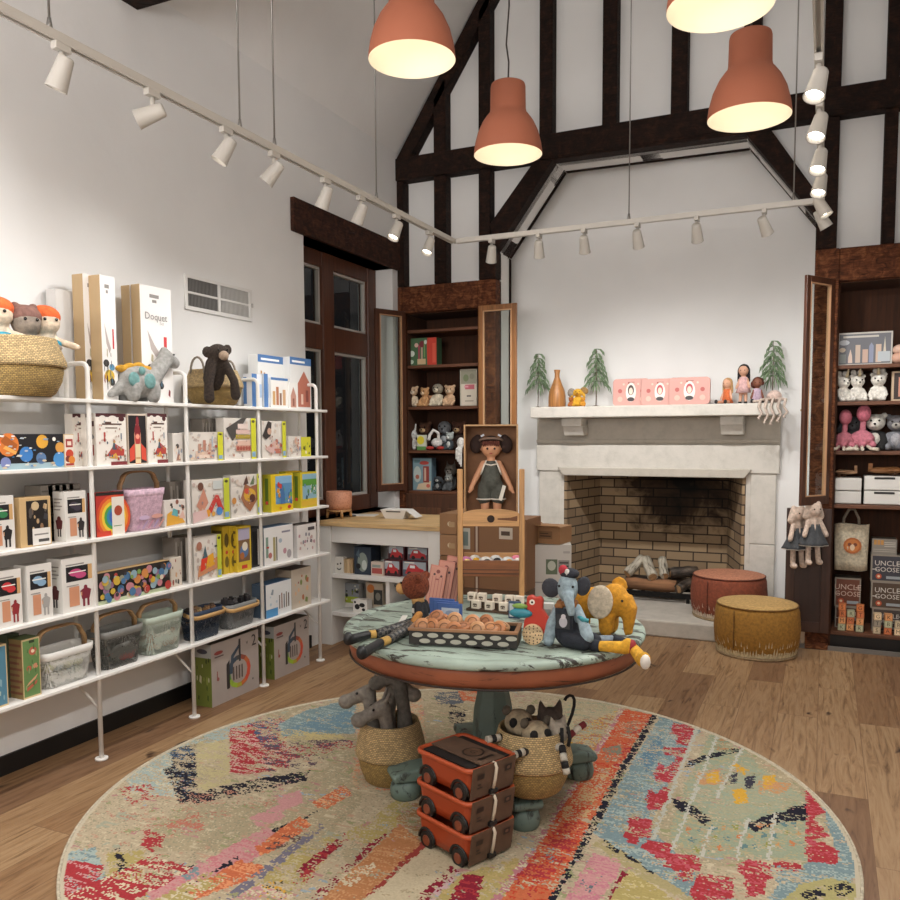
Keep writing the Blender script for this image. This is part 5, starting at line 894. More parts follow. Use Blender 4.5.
# tote bag, block boxes, block towers
t = T('tote_bag', 'cream canvas tote bag with a round orange print hung in the cabinet', 'bag', (AY(851.5, 540, 6.16).x, 6.16, AY(851, 570, 6.16).z)); hb = AY(851, 524, 6.16).z-t.location.z; wb = AY(869, 540, 6.16).x-AY(834, 540, 6.16).x
b = MB(); n = 8
rings = []
for k in range(7):
    z = hb*k/6; wv = wb*(.94+.06*k/6)/2; dp = .02+.025*math.sin(PI*(k+.6)/7.4)
    rings.append([(wv*math.cos(a), dp*math.sin(a)*(1+.25*math.cos(5*a+k)), z+ .004*math.cos(3*a)) for a in [2*PI*i/28 for i in range(28)]])
b.loft(rings, 0, (True, False)); b.build('bag_body', mat('#cfc3aa', .9, 'fabric'), t)
for s in (-1, 1): MB().tube([(-.055, .008*s, hb-.03), (-.05, .01*s, hb+.04), (-.02, .01*s, hb+.10), (.012, .01*s, hb+.10), (.04, .01*s, hb+.04), (.045, .008*s, hb-.03)], .009, 0, 8).build('strap', mat('#8d8272', .9, 'fabric'), t)
b = MB(); ms = []; art(b, ms, .12, .12, Matrix(((1, 0, 0, -.055), (0, 0, -1, -.052), (0, 1, 0, hb*.36), (0, 0, 0, 1))), [('d', .5, .5, .46, '#b0622f'), ('d', .5, .5, .36, '#c97a3c'), ('d', .36, .56, .1, '#7a3d22'), ('d', .64, .56, .1, '#7a3d22'), ('e', .5, .4, .12, .18, '#e6c9a8')]); b.build('round_print', ms, t)
def goose(label, x0, x1, yt, zb, Y, c, tc='#cfc8be'):
    F = [('r', 0, 0, 1, 1, '#8f8578'), ('r', .05, .05, .95, .95, c), ('t', .5, .68, .26, 'UNCLE', tc), ('t', .5, .45, .24, 'GOOSE', tc), ('r', .05, .44, .2, .47, tc), ('r', .8, .67, .94, .70, tc), ('d', .25, .2, .1, '#b9502f'), ('d', .25, .2, .045, '#e0c4a0'), ('r', .48, .12, .93, .22, '#9aa1a5')]
    return ybox('alphabet_block_box', label, x0, x1, yt, Y, .14, zb, '#6f665b', F, [('r', 0, 0, 1, 1, '#5f564c')], group='boxes of alphabet blocks')
zt1 = AY(847, 607, 6.16).z
goose('brown alphabet block box, lower of the left pair behind the block towers', 835, 861, 607, RZ[4], 6.16, '#5a3626'); goose('brown alphabet block box with white lettering under the tote bag', 835, 861, 578, zt1, 6.16, '#6a3a28', '#c9b0a0')
zs = [RZ[4], AY(885, 609, 6.14).z, AY(885, 582, 6.14).z, AY(885, 555, 6.14).z]
goose('dark alphabet block box, lowest of the right stack', 872, 905, 609, zs[0], 6.14, '#4a3f3a'); goose('brown-grey alphabet block box, middle of the right stack', 871, 904, 582, zs[1], 6.14, '#4f3d2f'); goose('blue-grey alphabet block box, top of the right stack', 871, 904, 555, zs[2], 6.14, '#3a3840')
ybox('small_block_box', 'small striped grey box with orange squares on top of the right stack', 872, 897, 539, 6.15, .12, zs[3], '#7d766b', [('r', 0, 0, 1, 1, '#857e74')]+[('r', .08+.14*i, .62, .19+.14*i, .92, '#b98443') for i in range(3)]+[('r', .5, .75-.12*i, .95, .8-.12*i, '#b9b2a6') for i in range(3)]+[('r', .05, .3-.12*i, .95, .35-.12*i, '#a59e92') for i in range(2)])
bc = ['#b9683f', '#b3a184', '#a8a88a', '#8a7f70', '#c98d5c', '#d2b994']
for x, Y, n, lb in ((842, 6.06, 4, 'leftmost tower'), (850.5, 6.075, 3, 'short tower'), (860, 6.06, 4, 'third tower'), (877.5, 6.05, 3, 'fourth tower'), (888.5, 6.05, 3, 'fifth tower'), (899, 6.05, 2, 'tower at the photo edge')):
    for k in range(n):
        s = .046; c = bc[(int(x)+k*2) % 6] if k < n-1 or n < 4 else '#c0703f'
        carton('alphabet_block', 'wooden alphabet block with printed letter, %s, %s' % (lb, ('bottom', 'second', 'third', 'fourth')[k]), 'toy block', (AY(x, 620, Y).x, Y+s/2, RZ[4]+k*s), (s, s, s-.0005), (k*7 % 5-2)*.05, c, [('r', .12, .12, .88, .88, shade(c, 1.15)), ('t', .5, .5, .8, 'ABKMRSTG'[(int(x)+k) % 8], shade(c, .45))], group='alphabet blocks')
# two bunny dolls hung on the low door
for i, (x, y, r) in enumerate(((796, 566, .7), (812, 562, .55))):
    p = AY(x, y+3, 5.82); t = T('bunny_doll', ('pale bunny doll in a dark skirt hung on the cabinet door, left one', 'pale bunny doll in a dark skirt hung on the cabinet door, right one')[i], 'stuffed doll', (p.x, 5.82+(.0 if i else .03), p.z), r, 'bunny dolls on the low cabinet door')
    fm = mat('#cdb8a8', .9, 'fabric')
    blob('body', lambda b: (b.ell((0, 0, .36), (.052, .048, .05), 0, 14), b.cap((0, 0, .3), (0, 0, .2), .03, .045), [(b.cap((s*.03, 0, .16), (s*.035, -.01, .04), .017, .018), b.ell((s*.037, -.022, .022), (.02, .034, .02), 0, 10), b.cap((s*.04, -.01, .29), (s*.075, -.03, .2), .016, .017), b.cap((s*.03, .0, .4), (s*.05, .0, .32), .02, .024)) for s in (-1, 1)]), fm, t, .006, 3)
    b = MB(); b.loft([[((r_*(1+.08*math.cos(9*a)))*math.cos(a), .8*(r_*(1+.08*math.cos(9*a)))*math.sin(a), z) for a in [2*PI*k/36 for k in range(36)]] for r_, z in ((.036, .27), (.05, .22), (.085, .15), (.095, .135))], 0, (False, False)); o = b.build('skirt', mat('#45474a', .9, 'fabric'), t); so = o.modifiers.new('t', 'SOLIDIFY'); so.thickness = .004
    b = MB(); b.loft([[((.096*(1+.08*math.cos(9*a)))*math.cos(a), .8*(.096*(1+.08*math.cos(9*a)))*math.sin(a), z) for a in [2*PI*k/36 for k in range(36)]] for z in (.13, .138)], 0, (False, False)); o = b.build('lace_hem', mat('#c9c2ba', .9), t); so = o.modifiers.new('t', 'SOLIDIFY'); so.thickness = .005
    eyes(t, [(-.02, -.045, .37), (.02, -.045, .37)], .005)
# ================================================================ ON THE MANTEL, IN THE HEARTH
def M_(x, Y=6.36): return (AY(x, 405, Y).x, Y, MZ1)
NEED, STEM = mat('#778d6c', .8, 'fabric'), mat('#5a4632', .7)
def pine(label, x, yt, seed):
    Y = 6.42; H = AY(x, yt, Y).z-MZ1; t = T('faux_pine_tree', label, 'artificial tree', M_(x, Y), 0, 'little pine trees on the mantel'); q = random.Random(seed)
    MB().tube([(0, 0, 0), (.002, 0, H*.5), (0, 0, H)], [.004, .0035, .002], 0, 7).build('stem', STEM, t)
    MB().lathe([(.035, 0), (.035, .006), (.008, .012), (0, .012)], 0, 14).build('foot', STEM, t)
    b = MB()
    for lv in range(8):
        z = H*(1.0-.078*lv); n = 3 if lv < 2 else 4
        for k in range(n):
            a = 2*PI*k/n+lv*.7+q.uniform(-.25, .25); L = .046+.0078*lv+q.uniform(-.01, .012); dx, dy = math.cos(a), math.sin(a)*.6
            p = [(0, 0, z), (dx*L*.6, dy*L*.6, z-L*.12), (dx*L*1.0, dy*L*1.0, z-L*.55), (dx*L*1.12, dy*L*1.12, z-L*1.0)]
            b.tube(p, [.003, .0062, .0062, .001], 0, 5)
            for s in (-.22, .22):
                c, d = math.cos(a+s), math.sin(a+s)*.6; b.tube([(dx*L*.45, dy*L*.45, z-L*.1), (c*L*.85, d*L*.85, z-L*.5), (c*L*.98, d*L*.98, z-L*.85)], [.003, .005, .001], 0, 5)
    b.build('needle_branches', NEED, t)
pine('little green pine tree at the left end of the mantel', 538, 354, 1); pine('little green pine tree between the orange vase and the pink tins', 596, 349, 2); pine('little green pine tree at the right end behind the dolls', 772, 341, 3)
pz = M_(557, 6.34); H = AY(557, 370, 6.34).z-MZ1
t = T('bud_vase', 'orange-brown bud vase with a narrow neck on the mantel', 'vase', pz)
MB().lathe([(0, 0), (.064, 0), (.069, .01), (.068, H*.3), (.06, H*.45), (.036, H*.65), (.02, H*.8), (.019, H*.9), (.026, H), (.02, H), (.014, H*.88), (0, H*.8)], 0, 32, cap=(False, False)).build('vase_body', mat('#a5713f', .4, 'woodz'), t)
t = mini('small yellow stuffed elephant with grey and tan ears beside the vase', M_(578, 6.31), .165, '#d3a12f', None, 'flop', .1, None, '#c9922a'); b = MB(); b.ell((-.052, -.0, .11), (.032, .016, .038), 0, 12); b.build('grey_ear', mat('#8d8478', .9, 'fabric'), t); b = MB(); b.ell((.05, 0, .125), (.034, .015, .026), 0, 12, (0, .5, 0)); b.build('tan_ear', mat('#9b7a4a', .9, 'fabric'), t)
mini('tiny brown stuffed animal tucked between vase and yellow elephant', M_(571, 6.27), .085, '#a8602a', None, 'bear', 0)
mini('tiny amber stuffed animal in front of the yellow elephant', M_(583, 6.26), .085, '#c98a2a', None, 'bear', .2)
PINK = '#cd9a90'
for i, (xa, xb, Y, yt) in enumerate(((613, 649, 6.31, 379), (641, 679, 6.275, 379), (669, 710, 6.24, 377.5))):
    a, c = AY(xa, 395, Y).x, AY(xb, 395, Y).x; h = AY(xa+10, yt, Y).z-MZ1; w = c-a
    t = T('pink_tin', 'pink rounded tin with an oval portrait on the mantel, ' + ('left, rearmost', 'middle', 'right, in front and whole')[i], 'tin', ((a+c)/2, Y, MZ1), 0, 'pink tins on the mantel')
    rr_ = lambda s, y: [(p[0], y, h/2+p[1]) for p in rrect(w*s, h*s, .028, 0, 5)]
    MB().loft([rr_(1, 0), rr_(1, .03)][::-1], 0, (True, True), False).build('tin_body', mat(PINK, .45), t, bev=.002)
    MB().loft([rr_(1.012, .004), rr_(1.012, .009)][::-1], 0, (False, False), False).build('lid_seam', mat('#b87c74', .45), t)
    F = [('e', .5, .5, .14, .36, '#ece3da'), ('e', .5, .58, .085, .19, '#b8525a' if i else '#4a3a3a'), ('e', .5, .54, .055, .13, '#ecd0be'), ('e', .5, .24, .1, .08, '#3f3a3c'), ('d', .44, .84, .03, '#a8584a'), ('r', .42, .86, .6, .88, '#8d4f4a'), ('d', .2, .55, .08, '#b9605c'), ('d', .82, .55, .08, '#b9605c'), ('e', .2, .25, .07, .1, '#dcb4a6'), ('e', .82, .25, .07, .1, '#dcb4a6'), ('d', .3, .8, .04, '#e0c0b0'), ('d', .7, .8, .04, '#e0c0b0')]
    b = MB(); ms = []; art(b, ms, w, h, Matrix(((1, 0, 0, -w/2), (0, 0, -1, 0), (0, 1, 0, 0), (0, 0, 0, 1))), F); b.build('printed_portrait', ms, t)
def doll(label, P, h, rz, skin, hair, dress, long=True, boots='#1c1a1b', stand=False, curly=False, cat='doll'):
    t = T('doll', label, cat, P, rz, 'dolls on the mantel'); s = h; sm = mat(skin, .6)
    legs = (lambda b, q: b.cap((q*.06*s, 0, .3*s), (q*.07*s, -.02*s, .02*s), .05*s, .042*s)) if stand else (lambda b, q: b.cap((q*.07*s, 0, .06*s), (q*.13*s, -.36*s, .05*s), .055*s, .045*s))
    z0 = .3 if stand else .05
    blob('body', lambda b: (b.cap((0, 0, (z0+.1)*s), (0, 0, (z0+.33)*s), .1*s, .085*s), b.ell((0, -.01*s, (z0+.55)*s), (.13*s, .13*s, .145*s), 0, 16), [legs(b, q) for q in (-1, 1)], [b.cap((q*.09*s, 0, (z0+.34)*s), (q*.17*s, -.06*s, (z0+.1)*s), .036*s, .034*s) for q in (-1, 1)]), sm, t, max(.004, .025*s), 3)
    k = 24; MB().loft([[(r_*s*math.cos(a)*(1+.05*math.cos(8*a)*(i > 1)), r_*s*.85*math.sin(a), z*s) for a in [2*PI*j/k for j in range(k)]] for i, (r_, z) in enumerate(((.095, z0+.385), (.115, z0+.28), (.13, z0+.15), (.185, z0-.02)))], 0, (True, True)).build('dress', mat(dress, .9, 'fabric'), t)
    def HR(b):
        b.ell((0, .025*s, (z0+.585)*s), (.145*s, .135*s, .14*s), 0, 14)
        if curly: [b.ell((.13*s*math.cos(a), .04*s+.06*s*math.sin(a), (z0+.53+.1*math.sin(2*a))*s), .07*s, 0, 8) for a in (0, .7, 1.4, 2.1, 2.8, 3.1)]
        elif long: b.ell((0, .08*s, (z0+.4)*s), (.15*s, .07*s, .25*s), 0, 12); [b.cap((q*.125*s, .02*s, (z0+.58)*s), (q*.14*s, .03*s, (z0+.28)*s), .035*s, .03*s) for q in (-1, 1)]
    blob('hair', HR, mat(hair, .7, 'fabric'), t, max(.004, .025*s), 2)
    eyes(t, [(q*.05*s, -.133*s, (z0+.55)*s) for q in (-1, 1)], .013*s)
    for q in (-1, 1): (MB().ell((q*.14*s, -.4*s, .06*s), (.05*s, .05*s, .065*s), 0, 10) if not stand else MB().ell((q*.07*s, -.03*s, .03*s), (.05*s, .075*s, .032*s), 0, 10)).build('boot', mat(boots, .5), t)
    return t
doll('seated doll with blonde hair in an orange dress on the mantel', M_(727, 6.34), .25, -.35, '#d3a184', '#b58d5e', '#c9683a')
doll('black-haired doll in a pale pink dress standing tallest of the three', M_(743, 6.32), .28, -.1, '#c99a80', '#19161a', '#d0a9a6', stand=True)
doll('seated doll with curly brown hair in a lilac dress beside the pine tree', M_(757, 6.34), .25, .1, '#7e4c38', '#5c2f22', '#b9a3b4', curly=True)
t = T('octopus_toy', 'pale pink stuffed octopus with legs dangling off the right mantel end', 'stuffed toy', M_(774, 6.28))
MB().ell((0, 0, .045), (.052, .045, .045), 0, 16).build('head', mat('#cbb3a8', .9, 'fabric'), t)
b = MB()
for i, (dx, L) in enumerate(((-.12, 0), (-.085, .08), (-.045, .11), (-.005, .12), (.04, .10), (.08, .07))):
    if L: pts = [(dx*.4, -.02, .03), (dx, -.065, .02), (dx-.012, -.075, -.03), (dx+.012, -.075, -.03-L*.5), (dx-.015, -.078, -.03-L), (dx, -.085, -.03-L-.005)]
    else: pts = [(-.02, -.01, .03), (-.06, -.03, .02), (-.1, -.04, .014), (-.14, -.05, .012)]
    b = MB().tube(pts, [.012, .011, .01, .009, .008, .006][:len(pts)], 0, 8).build('tentacle', mat('#c3b1a4', .9, 'fabric'), t)
# logs on a grate
t = T('fire_grate', 'black iron grate holding birch logs in the firebox', 'grate', (-1.23, 6.72, HZ)); IR = mat('#191716', .6, '', .6)
b = MB(); [b.box(-.30+.1*k, -.16, .05, -.285+.1*k, .14, .065) for k in range(7)]; b.box(-.32, -.175, .035, .32, -.155, .075); b.box(-.32, .10, .04, .32, .12, .065); b.build('bars', IR, t)
for x in (-.28, .28):
    for y in (-.165, .11): MB().box(x-.012, y-.012, 0, x+.012, y+.012, .05).build('leg', IR, t)
m, nt, bb = newmat('birch_bark'); v = coords(nt, (8, 40, 40)); n = noise(nt, v, 1, 6, .65, .5); nt.links.new(ramp(nt, n, [(.35, '#3a332c'), (.45, '#a89f8e'), (.7, '#cfc8b8')]), bb.inputs['Base Color']); bump(nt, bb, n, .6, .01); BIR = m
m, nt, bb = newmat('charred_bark'); v = coords(nt, (8, 30, 30)); n = noise(nt, v, 1, 6, .65, .5); nt.links.new(ramp(nt, n, [(.35, '#1d1814'), (.6, '#5a4c40'), (.8, '#8a7a68')]), bb.inputs['Base Color']); bump(nt, bb, n, .8, .02); CHA = m
CUT = mat('#b08a62', .8, 'woodx')
def log(label, p0, p1, r, m):
    p0, p1 = V(p0)+V((-.05, .30, 0)), V(p1)+V((-.05, .30, 0)); c = (p0+p1)/2; d = p1-p0; t = T('log', label, 'log', c, 0, 'logs on the grate'); t.rotation_euler = d.to_track_quat('X', 'Z').to_euler(); L = d.length/2
    b = MB(); q = random.Random(int(r*1e5)+len(label)); b.tube([(-L+2*L*k/6, q.uniform(-.004, .004), q.uniform(-.004, .004)) for k in range(7)], [r*q.uniform(.93, 1.06) for k in range(7)], 0, 12); b.build('bark', m, t)
    for s in (-1, 1): MB().cyl((s*(L-.001), 0, 0), (s*(L+.002), 0, 0), r*.85, r*.8, 0, 12).build('cut_end', CUT, t)
GZ = HZ+.066
log('brown log lying lowest across the front of the grate', (-1.40, 6.34, GZ+.05), (-1.0, 6.32, GZ+.048), .05, mat('#8a6244', .9, 'woodx'))
log('brown log lying at the back of the grate', (-1.42, 6.46, GZ+.05), (-.95, 6.47, GZ+.05), .05, CHA)
log('birch log leaning up at the left', (-1.39, 6.31, GZ+.13), (-1.30, 6.46, GZ+.24), .04, BIR)
log('birch log leaning in the middle, nearest the front', (-1.18, 6.29, GZ+.12), (-1.27, 6.46, GZ+.235), .042, BIR)
log('birch log leaning right of the middle', (-1.09, 6.31, GZ+.13), (-1.14, 6.47, GZ+.24), .036, BIR)
log('charred log lying at the upper right', (-1.06, 6.36, GZ+.15), (-.86, 6.44, GZ+.165), .045, CHA)
log('charred log end propped low at the right', (-.98, 6.27, GZ+.04), (-.88, 6.42, GZ+.09), .04, CHA)

# ================================================================ POUFS
def pouf(label, c, R, H, side, top, flame):
    t = T('pouf', label, 'pouf', c, 0, 'round poufs'); n = 40
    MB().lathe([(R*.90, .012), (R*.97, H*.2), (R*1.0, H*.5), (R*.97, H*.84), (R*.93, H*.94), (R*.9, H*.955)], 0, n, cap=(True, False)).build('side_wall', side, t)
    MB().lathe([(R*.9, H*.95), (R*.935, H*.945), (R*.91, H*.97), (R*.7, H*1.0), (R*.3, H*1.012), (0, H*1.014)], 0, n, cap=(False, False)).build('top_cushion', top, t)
    b = MB(); b.tube([(R*.93*math.cos(2*PI*i/n), R*.93*math.sin(2*PI*i/n), H*.945) for i in range(n)], .006, 0, 6, True); b.build('piping', mat(flame[1], .9, 'fabric'), t)
    MB().lathe([(R*.86, 0), (R*.93, .002), (R*.945, .014), (R*.9, .02)], 0, n).build('base_ring', mat('#a08a6a', .9, 'fabric'), t)
    b = MB(); q = random.Random(5); k = 90
    for i in range(k):
        a0, a1 = 2*PI*i/k, 2*PI*(i+1.15)/k; am = (a0+a1)/2; h = H*(.2+.2*q.random()); rr_ = lambda z: R*(.90+.07*min(1, (z-.012)/(H*.2-.012)) + (.03*max(0, (z-H*.2)/(H*.3)))) + .004
        b.add([(rr_(.02)*math.cos(a0), rr_(.02)*math.sin(a0), .02), (rr_(.02)*math.cos(a1), rr_(.02)*math.sin(a1), .02), (rr_(h)*math.cos(am), rr_(h)*math.sin(am), h)], [(0, 1, 2)])
    b.build('woven_flame_border', mat(flame[0], .95, 'fabric'), t)
    MB().tube([((R*.985+.004)*math.cos(a), (R*.985+.004)*math.sin(a), z) for a, z in [(4.25, H*(.2+.7*i/6)) for i in range(7)]], .004, 0, 6).build('side_seam', mat(flame[1], .9, 'fabric'), t)
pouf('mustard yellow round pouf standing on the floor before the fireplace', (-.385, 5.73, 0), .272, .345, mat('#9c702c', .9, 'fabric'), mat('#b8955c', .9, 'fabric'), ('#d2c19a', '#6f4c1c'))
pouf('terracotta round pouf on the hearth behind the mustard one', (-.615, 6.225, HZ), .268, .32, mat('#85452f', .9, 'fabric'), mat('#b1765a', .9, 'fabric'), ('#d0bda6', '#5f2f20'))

# ================================================================ CARTONS BEHIND THE TABLE
CBD = '#98714c'
def stackbox(name, label, x0, x1, yt, Y, dep, zb, c, F, group, **k): return ybox(name, label, x0, x1, yt, Y, dep, zb, c, F, group=group, **k)
WB = [('r', 0, .0, 1, .02, '#8a8682'), ('r', .38, .22, .66, .62, '#5f6d58'), ('e', .52, .45, .1, .13, '#b9bdb0'), ('r', .68, .3, .95, .6, '#8d8a86')]+[('r', .71, .33+.09*i, .93, .37+.09*i, '#3a3836') for i in range(3)]+[('r', .8, .78, .96, .84, '#aaa6a2'), ('d', .1, .5, .02, '#8a8682')]+lines(.9, 2, .3, .05, .35, '#c9c5c0', .006)
zz = 0.0
Yc = 5.0; ztop = AY(547, 545, Yc).z; hh = ztop/3
for i in range(3):
    carton('white_carton', 'white shipping carton with a green picture label, %s of the stack beside the fireplace' % ('bottom', 'middle', 'topmost')[i], 'carton', ((AY(525, 570, Yc).x+AY(568, 570, Yc).x)/2-.02, Yc+.15, hh*i), (.262, .25, hh-.003), .33, '#c5c1bb', WB, group='white cartons left of the fireplace')
t = carton('open_carton', 'small open brown carton on top of the white cartons', 'carton', ((AY(527, 535, Yc).x+AY(567, 535, Yc).x)/2-.02, Yc+.15, ztop), (.21, .2, .11), -.1, CBD, [('r', .3, .3, .75, .75, '#7c5a3a'), ('r', .34, .42, .7, .5, '#4a3524'), ('r', .34, .58, .62, .64, '#4a3524')])
b = MB(); b.add([(-.105, -.1, .11), (.105, -.1, .11), (.11, -.15, .122), (-.10, -.15, .122)], [(0, 1, 2, 3)]); b.add([(-.105, .1, .11), (-.105, -.1, .11), (-.15, -.09, .125), (-.15, .1, .125)], [(0, 1, 2, 3)]); o = b.build('flaps', mat('#a47d56', .8, 'card'), t); so = o.modifiers.new('t', 'SOLIDIFY'); so.thickness = .004
zt = AY(450, 513, 4.72).z
for i in range(7):
    carton('flat_carton', 'flat brown carton stacked beside the counter, %s from the top' % ('seventh', 'sixth', 'fifth', 'fourth', 'third', 'second', 'first')[i], 'carton', (-2.235+.062, 4.72+.2, zt*i/7), (.118, .4, zt/7-.004), 0, ('#8d6847', '#7f5c3d', '#957050')[i % 3], [('d', .6, .5, .12, '#c9b89a'), ('r', .55, .35, .9, .6, '#a88a66')] if i > 3 else [('r', .1, .45, .9, .55, '#6f5034')], group='flat brown cartons beside the counter')
xa, xb = AY(459, 540, 4.82).x+.004, AY(526, 540, 4.82).x
for i, (h0, h1) in enumerate(((0, .46), (.463, AY(500, 519, 4.82).z))):
    carton('brown_carton', ('tall brown carton standing on the floor behind the wooden stand', 'brown carton with white labels and a taped seam behind the wooden stand')[i], 'carton', ((xa+xb)/2, 4.97, h0), (xb-xa, .29, h1-h0), 0, ('#5f4632', '#825e40')[i], [('r', .22, 0, .30, 1, '#6a4630'), ('r', .245, 0, .275, 1, '#b9a998')] + ([('r', .0, .55, .16, .85, '#b5b5aa'), ('r', .03, .6, .13, .8, '#6f7f7c'), ('r', .6, .72, .8, .88, '#c4b8a8'), ('r', .63, .77, .76, .83, '#4a3a2e')] if i else [('r', .5, .7, .8, .85, '#8a7660')]), group='brown cartons behind the stand')
# ================================================================ ROUND TABLE
TX, TY, TR, TZt = -1.215, 3.075, .607, .685
def worn(h, dark, name, sc=(7, 30, 30), lo=.40, hi=.47):
    m, nt, b = newmat(name); v = coords(nt, sc); n = noise(nt, v, 1, 7, .7, 1.0); n2 = noise(nt, coords(nt), 5, 4)
    base = ramp(nt, n2, [(.3, shade(h, .88)), (.7, shade(h, 1.08))]); wear = ramp(nt, n, [(lo-.06, '#000000'), (lo, '#202020'), (hi, '#ffffff')])
    nt.links.new(mix(nt, wear, dark, base), b.inputs['Base Color']); bump(nt, b, n, .35, .004); b.inputs['Roughness'].default_value = .55; return m
MINT = worn('#98a79a', '#33302a', 'worn_mint_paint', (4, 16, 16), .43, .47); MINTD = worn('#64776f', '#262521', 'worn_mint_leg_paint', (14, 14, 5), .36, .44); RUST = worn('#935438', '#3a241a', 'worn_rust_paint', (5, 5, 30), .3, .42)
tb = T('pedestal_table', 'round pedestal table with worn mint top and rust coloured apron on the rug', 'table', (TX, TY, 0))
MB().lathe([(0, TZt-.03), (TR-.02, TZt-.03), (TR-.004, TZt-.028), (TR, TZt-.018), (TR-.002, TZt-.006), (TR-.012, TZt), (TR-.05, TZt), (TR-.055, TZt-.003), (TR-.062, TZt-.003), (TR-.066, TZt), (0, TZt)], 0, 72, cap=(False, False)).build('tabletop', MINT, tb)
MB().lathe([(0, TZt-.028), (TR-.022, TZt-.028), (TR-.018, TZt-.045), (TR-.024, TZt-.07), (TR-.03, TZt-.096), (TR-.06, TZt-.102), (TR-.08, TZt-.085), (0, TZt-.075)], 0, 72, cap=(False, False)).build('apron', RUST, tb)
MB().tube([(( TR-.026)*math.cos(2*PI*i/60), (TR-.026)*math.sin(2*PI*i/60), TZt-.099) for i in range(60)], .004, 0, 6, True).build('apron_bead', mat('#2a1c15', .6), tb)
b = MB()
rings = []
for z, r in ((.12, .115), (.16, .11), (.185, .082), (.24, .086), (.33, .08), (.44, .058), (.56, .050), (.585, .09), (.60, .09)): rings.append([(r*math.cos(2*PI*i/8+PI/8), r*math.sin(2*PI*i/8+PI/8), z) for i in range(8)])
b.loft(rings, 0, (True, True), False); b.build('pedestal', MINTD, tb, bev=.004)
MB().box(-.17, -.05, .09, .17, .05, .13).build('cross_base', MINTD, tb, rot=(0, 0, math.radians(35)), bev=.01); MB().box(-.17, -.05, .09, .17, .05, .13).build('cross_base', MINTD, tb, rot=(0, 0, math.radians(125)), bev=.01)
for a in (36, 129, 222, 309):
    ft = bpy.data.objects.new('foot', None); COL.objects.link(ft); ft.parent = tb; ft.rotation_euler = (0, 0, math.radians(a))
    b = MB(); b.ext([(.1, .088), (.3, .082), (.425, .085), (.44, .098), (.435, .118), (.37, .132), (.2, .14), (.1, .145)], 'y', -.058, .058); b.build('foot_block', MINTD, ft, bev=.012)
    MB().lathe([(.0, 0), (.045, 0), (.058, .014), (.062, .04), (.056, .066), (.045, .082), (0, .082)], 0, 20, (.375, 0, 0), cap=(False, False)).build('bun_foot', MINTD, ft)
# ================================================================ ON THE TABLE
zt = TZt
def tp_(x, y): return AZ(x, y, zt)
WDL = mat('#b88a58', .5, 'woodz'); WDX = mat('#b98b5a', .5, 'woodx')
SY = 3.42; SC_ = AY(491, 612, SY); SDEP = (V((SC_.x, SY, 0))-V((0, 0, 0))).dot(V((MW[0][2], MW[1][2], 0))); PXM = SDEP/FPX; hw = 31*PXM; SRZ = .36
zt1 = AY(490, 469, SY).z; zc0, zc1 = AY(490, 526, SY).z-zt, AY(490, 511, SY).z-zt
ds = T('display_stand', 'wooden display stand with an arched crosspiece and a tray on the round table', 'display stand', (SC_.x, SY, zt), SRZ); HH = zt1-zt
SM4 = Matrix.Translation((SC_.x, SY, 0)) @ Matrix.Rotation(SRZ, 4, 'Z')
for s in (-1, 1):
    MB().box(s*hw-.012, -.012, 0, s*hw+.012, .012, HH).build('upright', WDL, ds, bev=.003)
b = MB(); n = 12; pts = [(-hw+.012, zc0), (hw-.012, zc0)] + [((hw-.012)*math.cos(PI*i/n), zc1-.012+.022*math.sin(PI*i/n)) for i in range(n+1)]; b.ext(pts, 'y', -.014, .004); b.build('arched_crosspiece', WDX, ds, bev=.002)
b = MB(); b.cyl((0, -.0155, (zc0+zc1)/2), (0, -.0145, (zc0+zc1)/2), .017, None, 0, 20); b.build('finger_hole', mat('#2a1a10', .8), ds); MB().ext([(.03, (zc0+zc1)/2-.004), (hw-.02, (zc0+zc1)/2-.01), (hw-.02, (zc0+zc1)/2+.014), (hw-.05, (zc0+zc1)/2+.006), (.03, (zc0+zc1)/2+.003)], 'y', -.0155, -.0145).build('grain_streak', mat('#6a4226', .7), ds)
MB().box(-hw+.012, .0, zc0+.005, hw-.012, .115, zc0+.017).build('shelf_plate', WDX, ds)
zr0, zr1 = AY(490, 576, SY).z-zt, AY(490, 560, SY).z-zt
b = MB(); b.box(-hw+.012, -.02, zr0, hw-.012, -.004, zr1); b.build('tray_front', mat('#7d4c2a', .45, 'woodx'), ds, bev=.003); MB().box(-hw+.012, -.004, zr0, hw-.012, .105, zr0+.012).build('tray_floor', WDX, ds); MB().box(-hw+.012, .092, zr0, hw-.012, .105, zr1+.02).build('tray_back', WDX, ds)
b = MB(); b.box(-hw+.012, -.0215, zr0+.012, hw-.012, -.02, zr0+.017); b.box(-hw+.012, -.0215, zr0+.03, hw-.012, -.02, zr0+.034); b.build('grain_streak', mat('#4a2a18', .5), ds)
for i, (dx, c1, c2) in enumerate(((-.115, '#cf7fae', '#e8d27a'), (-.075, '#dcd8d0', '#d8a63a'), (-.025, '#d9d6d0', '#3a3634'), (.02, '#c9c9c6', '#2f2d2e'), (.075, '#d4d6d4', '#c88a3a'), (.115, '#d67a8e', '#e0dcd4'))):
    t = T('stuffed_play_food', 'round stuffed play food in the wooden stand tray, %s from the left' % ('first', 'second', 'third', 'fourth', 'fifth', 'sixth')[i], 'stuffed toy', SM4 @ V((dx, .02+.045*(i % 2), zt+zr0+.05)), SRZ, 'play food in the stand tray')
    MB().ell((0, 0, 0), (.036, .03, .037), 0, 14).build('body', mat(c1, .9, 'fabric'), t); MB().ell((.006, -.016, .012), (.02, .018, .016), 0, 12).build('face_patch', mat(c2, .9, 'fabric'), t)
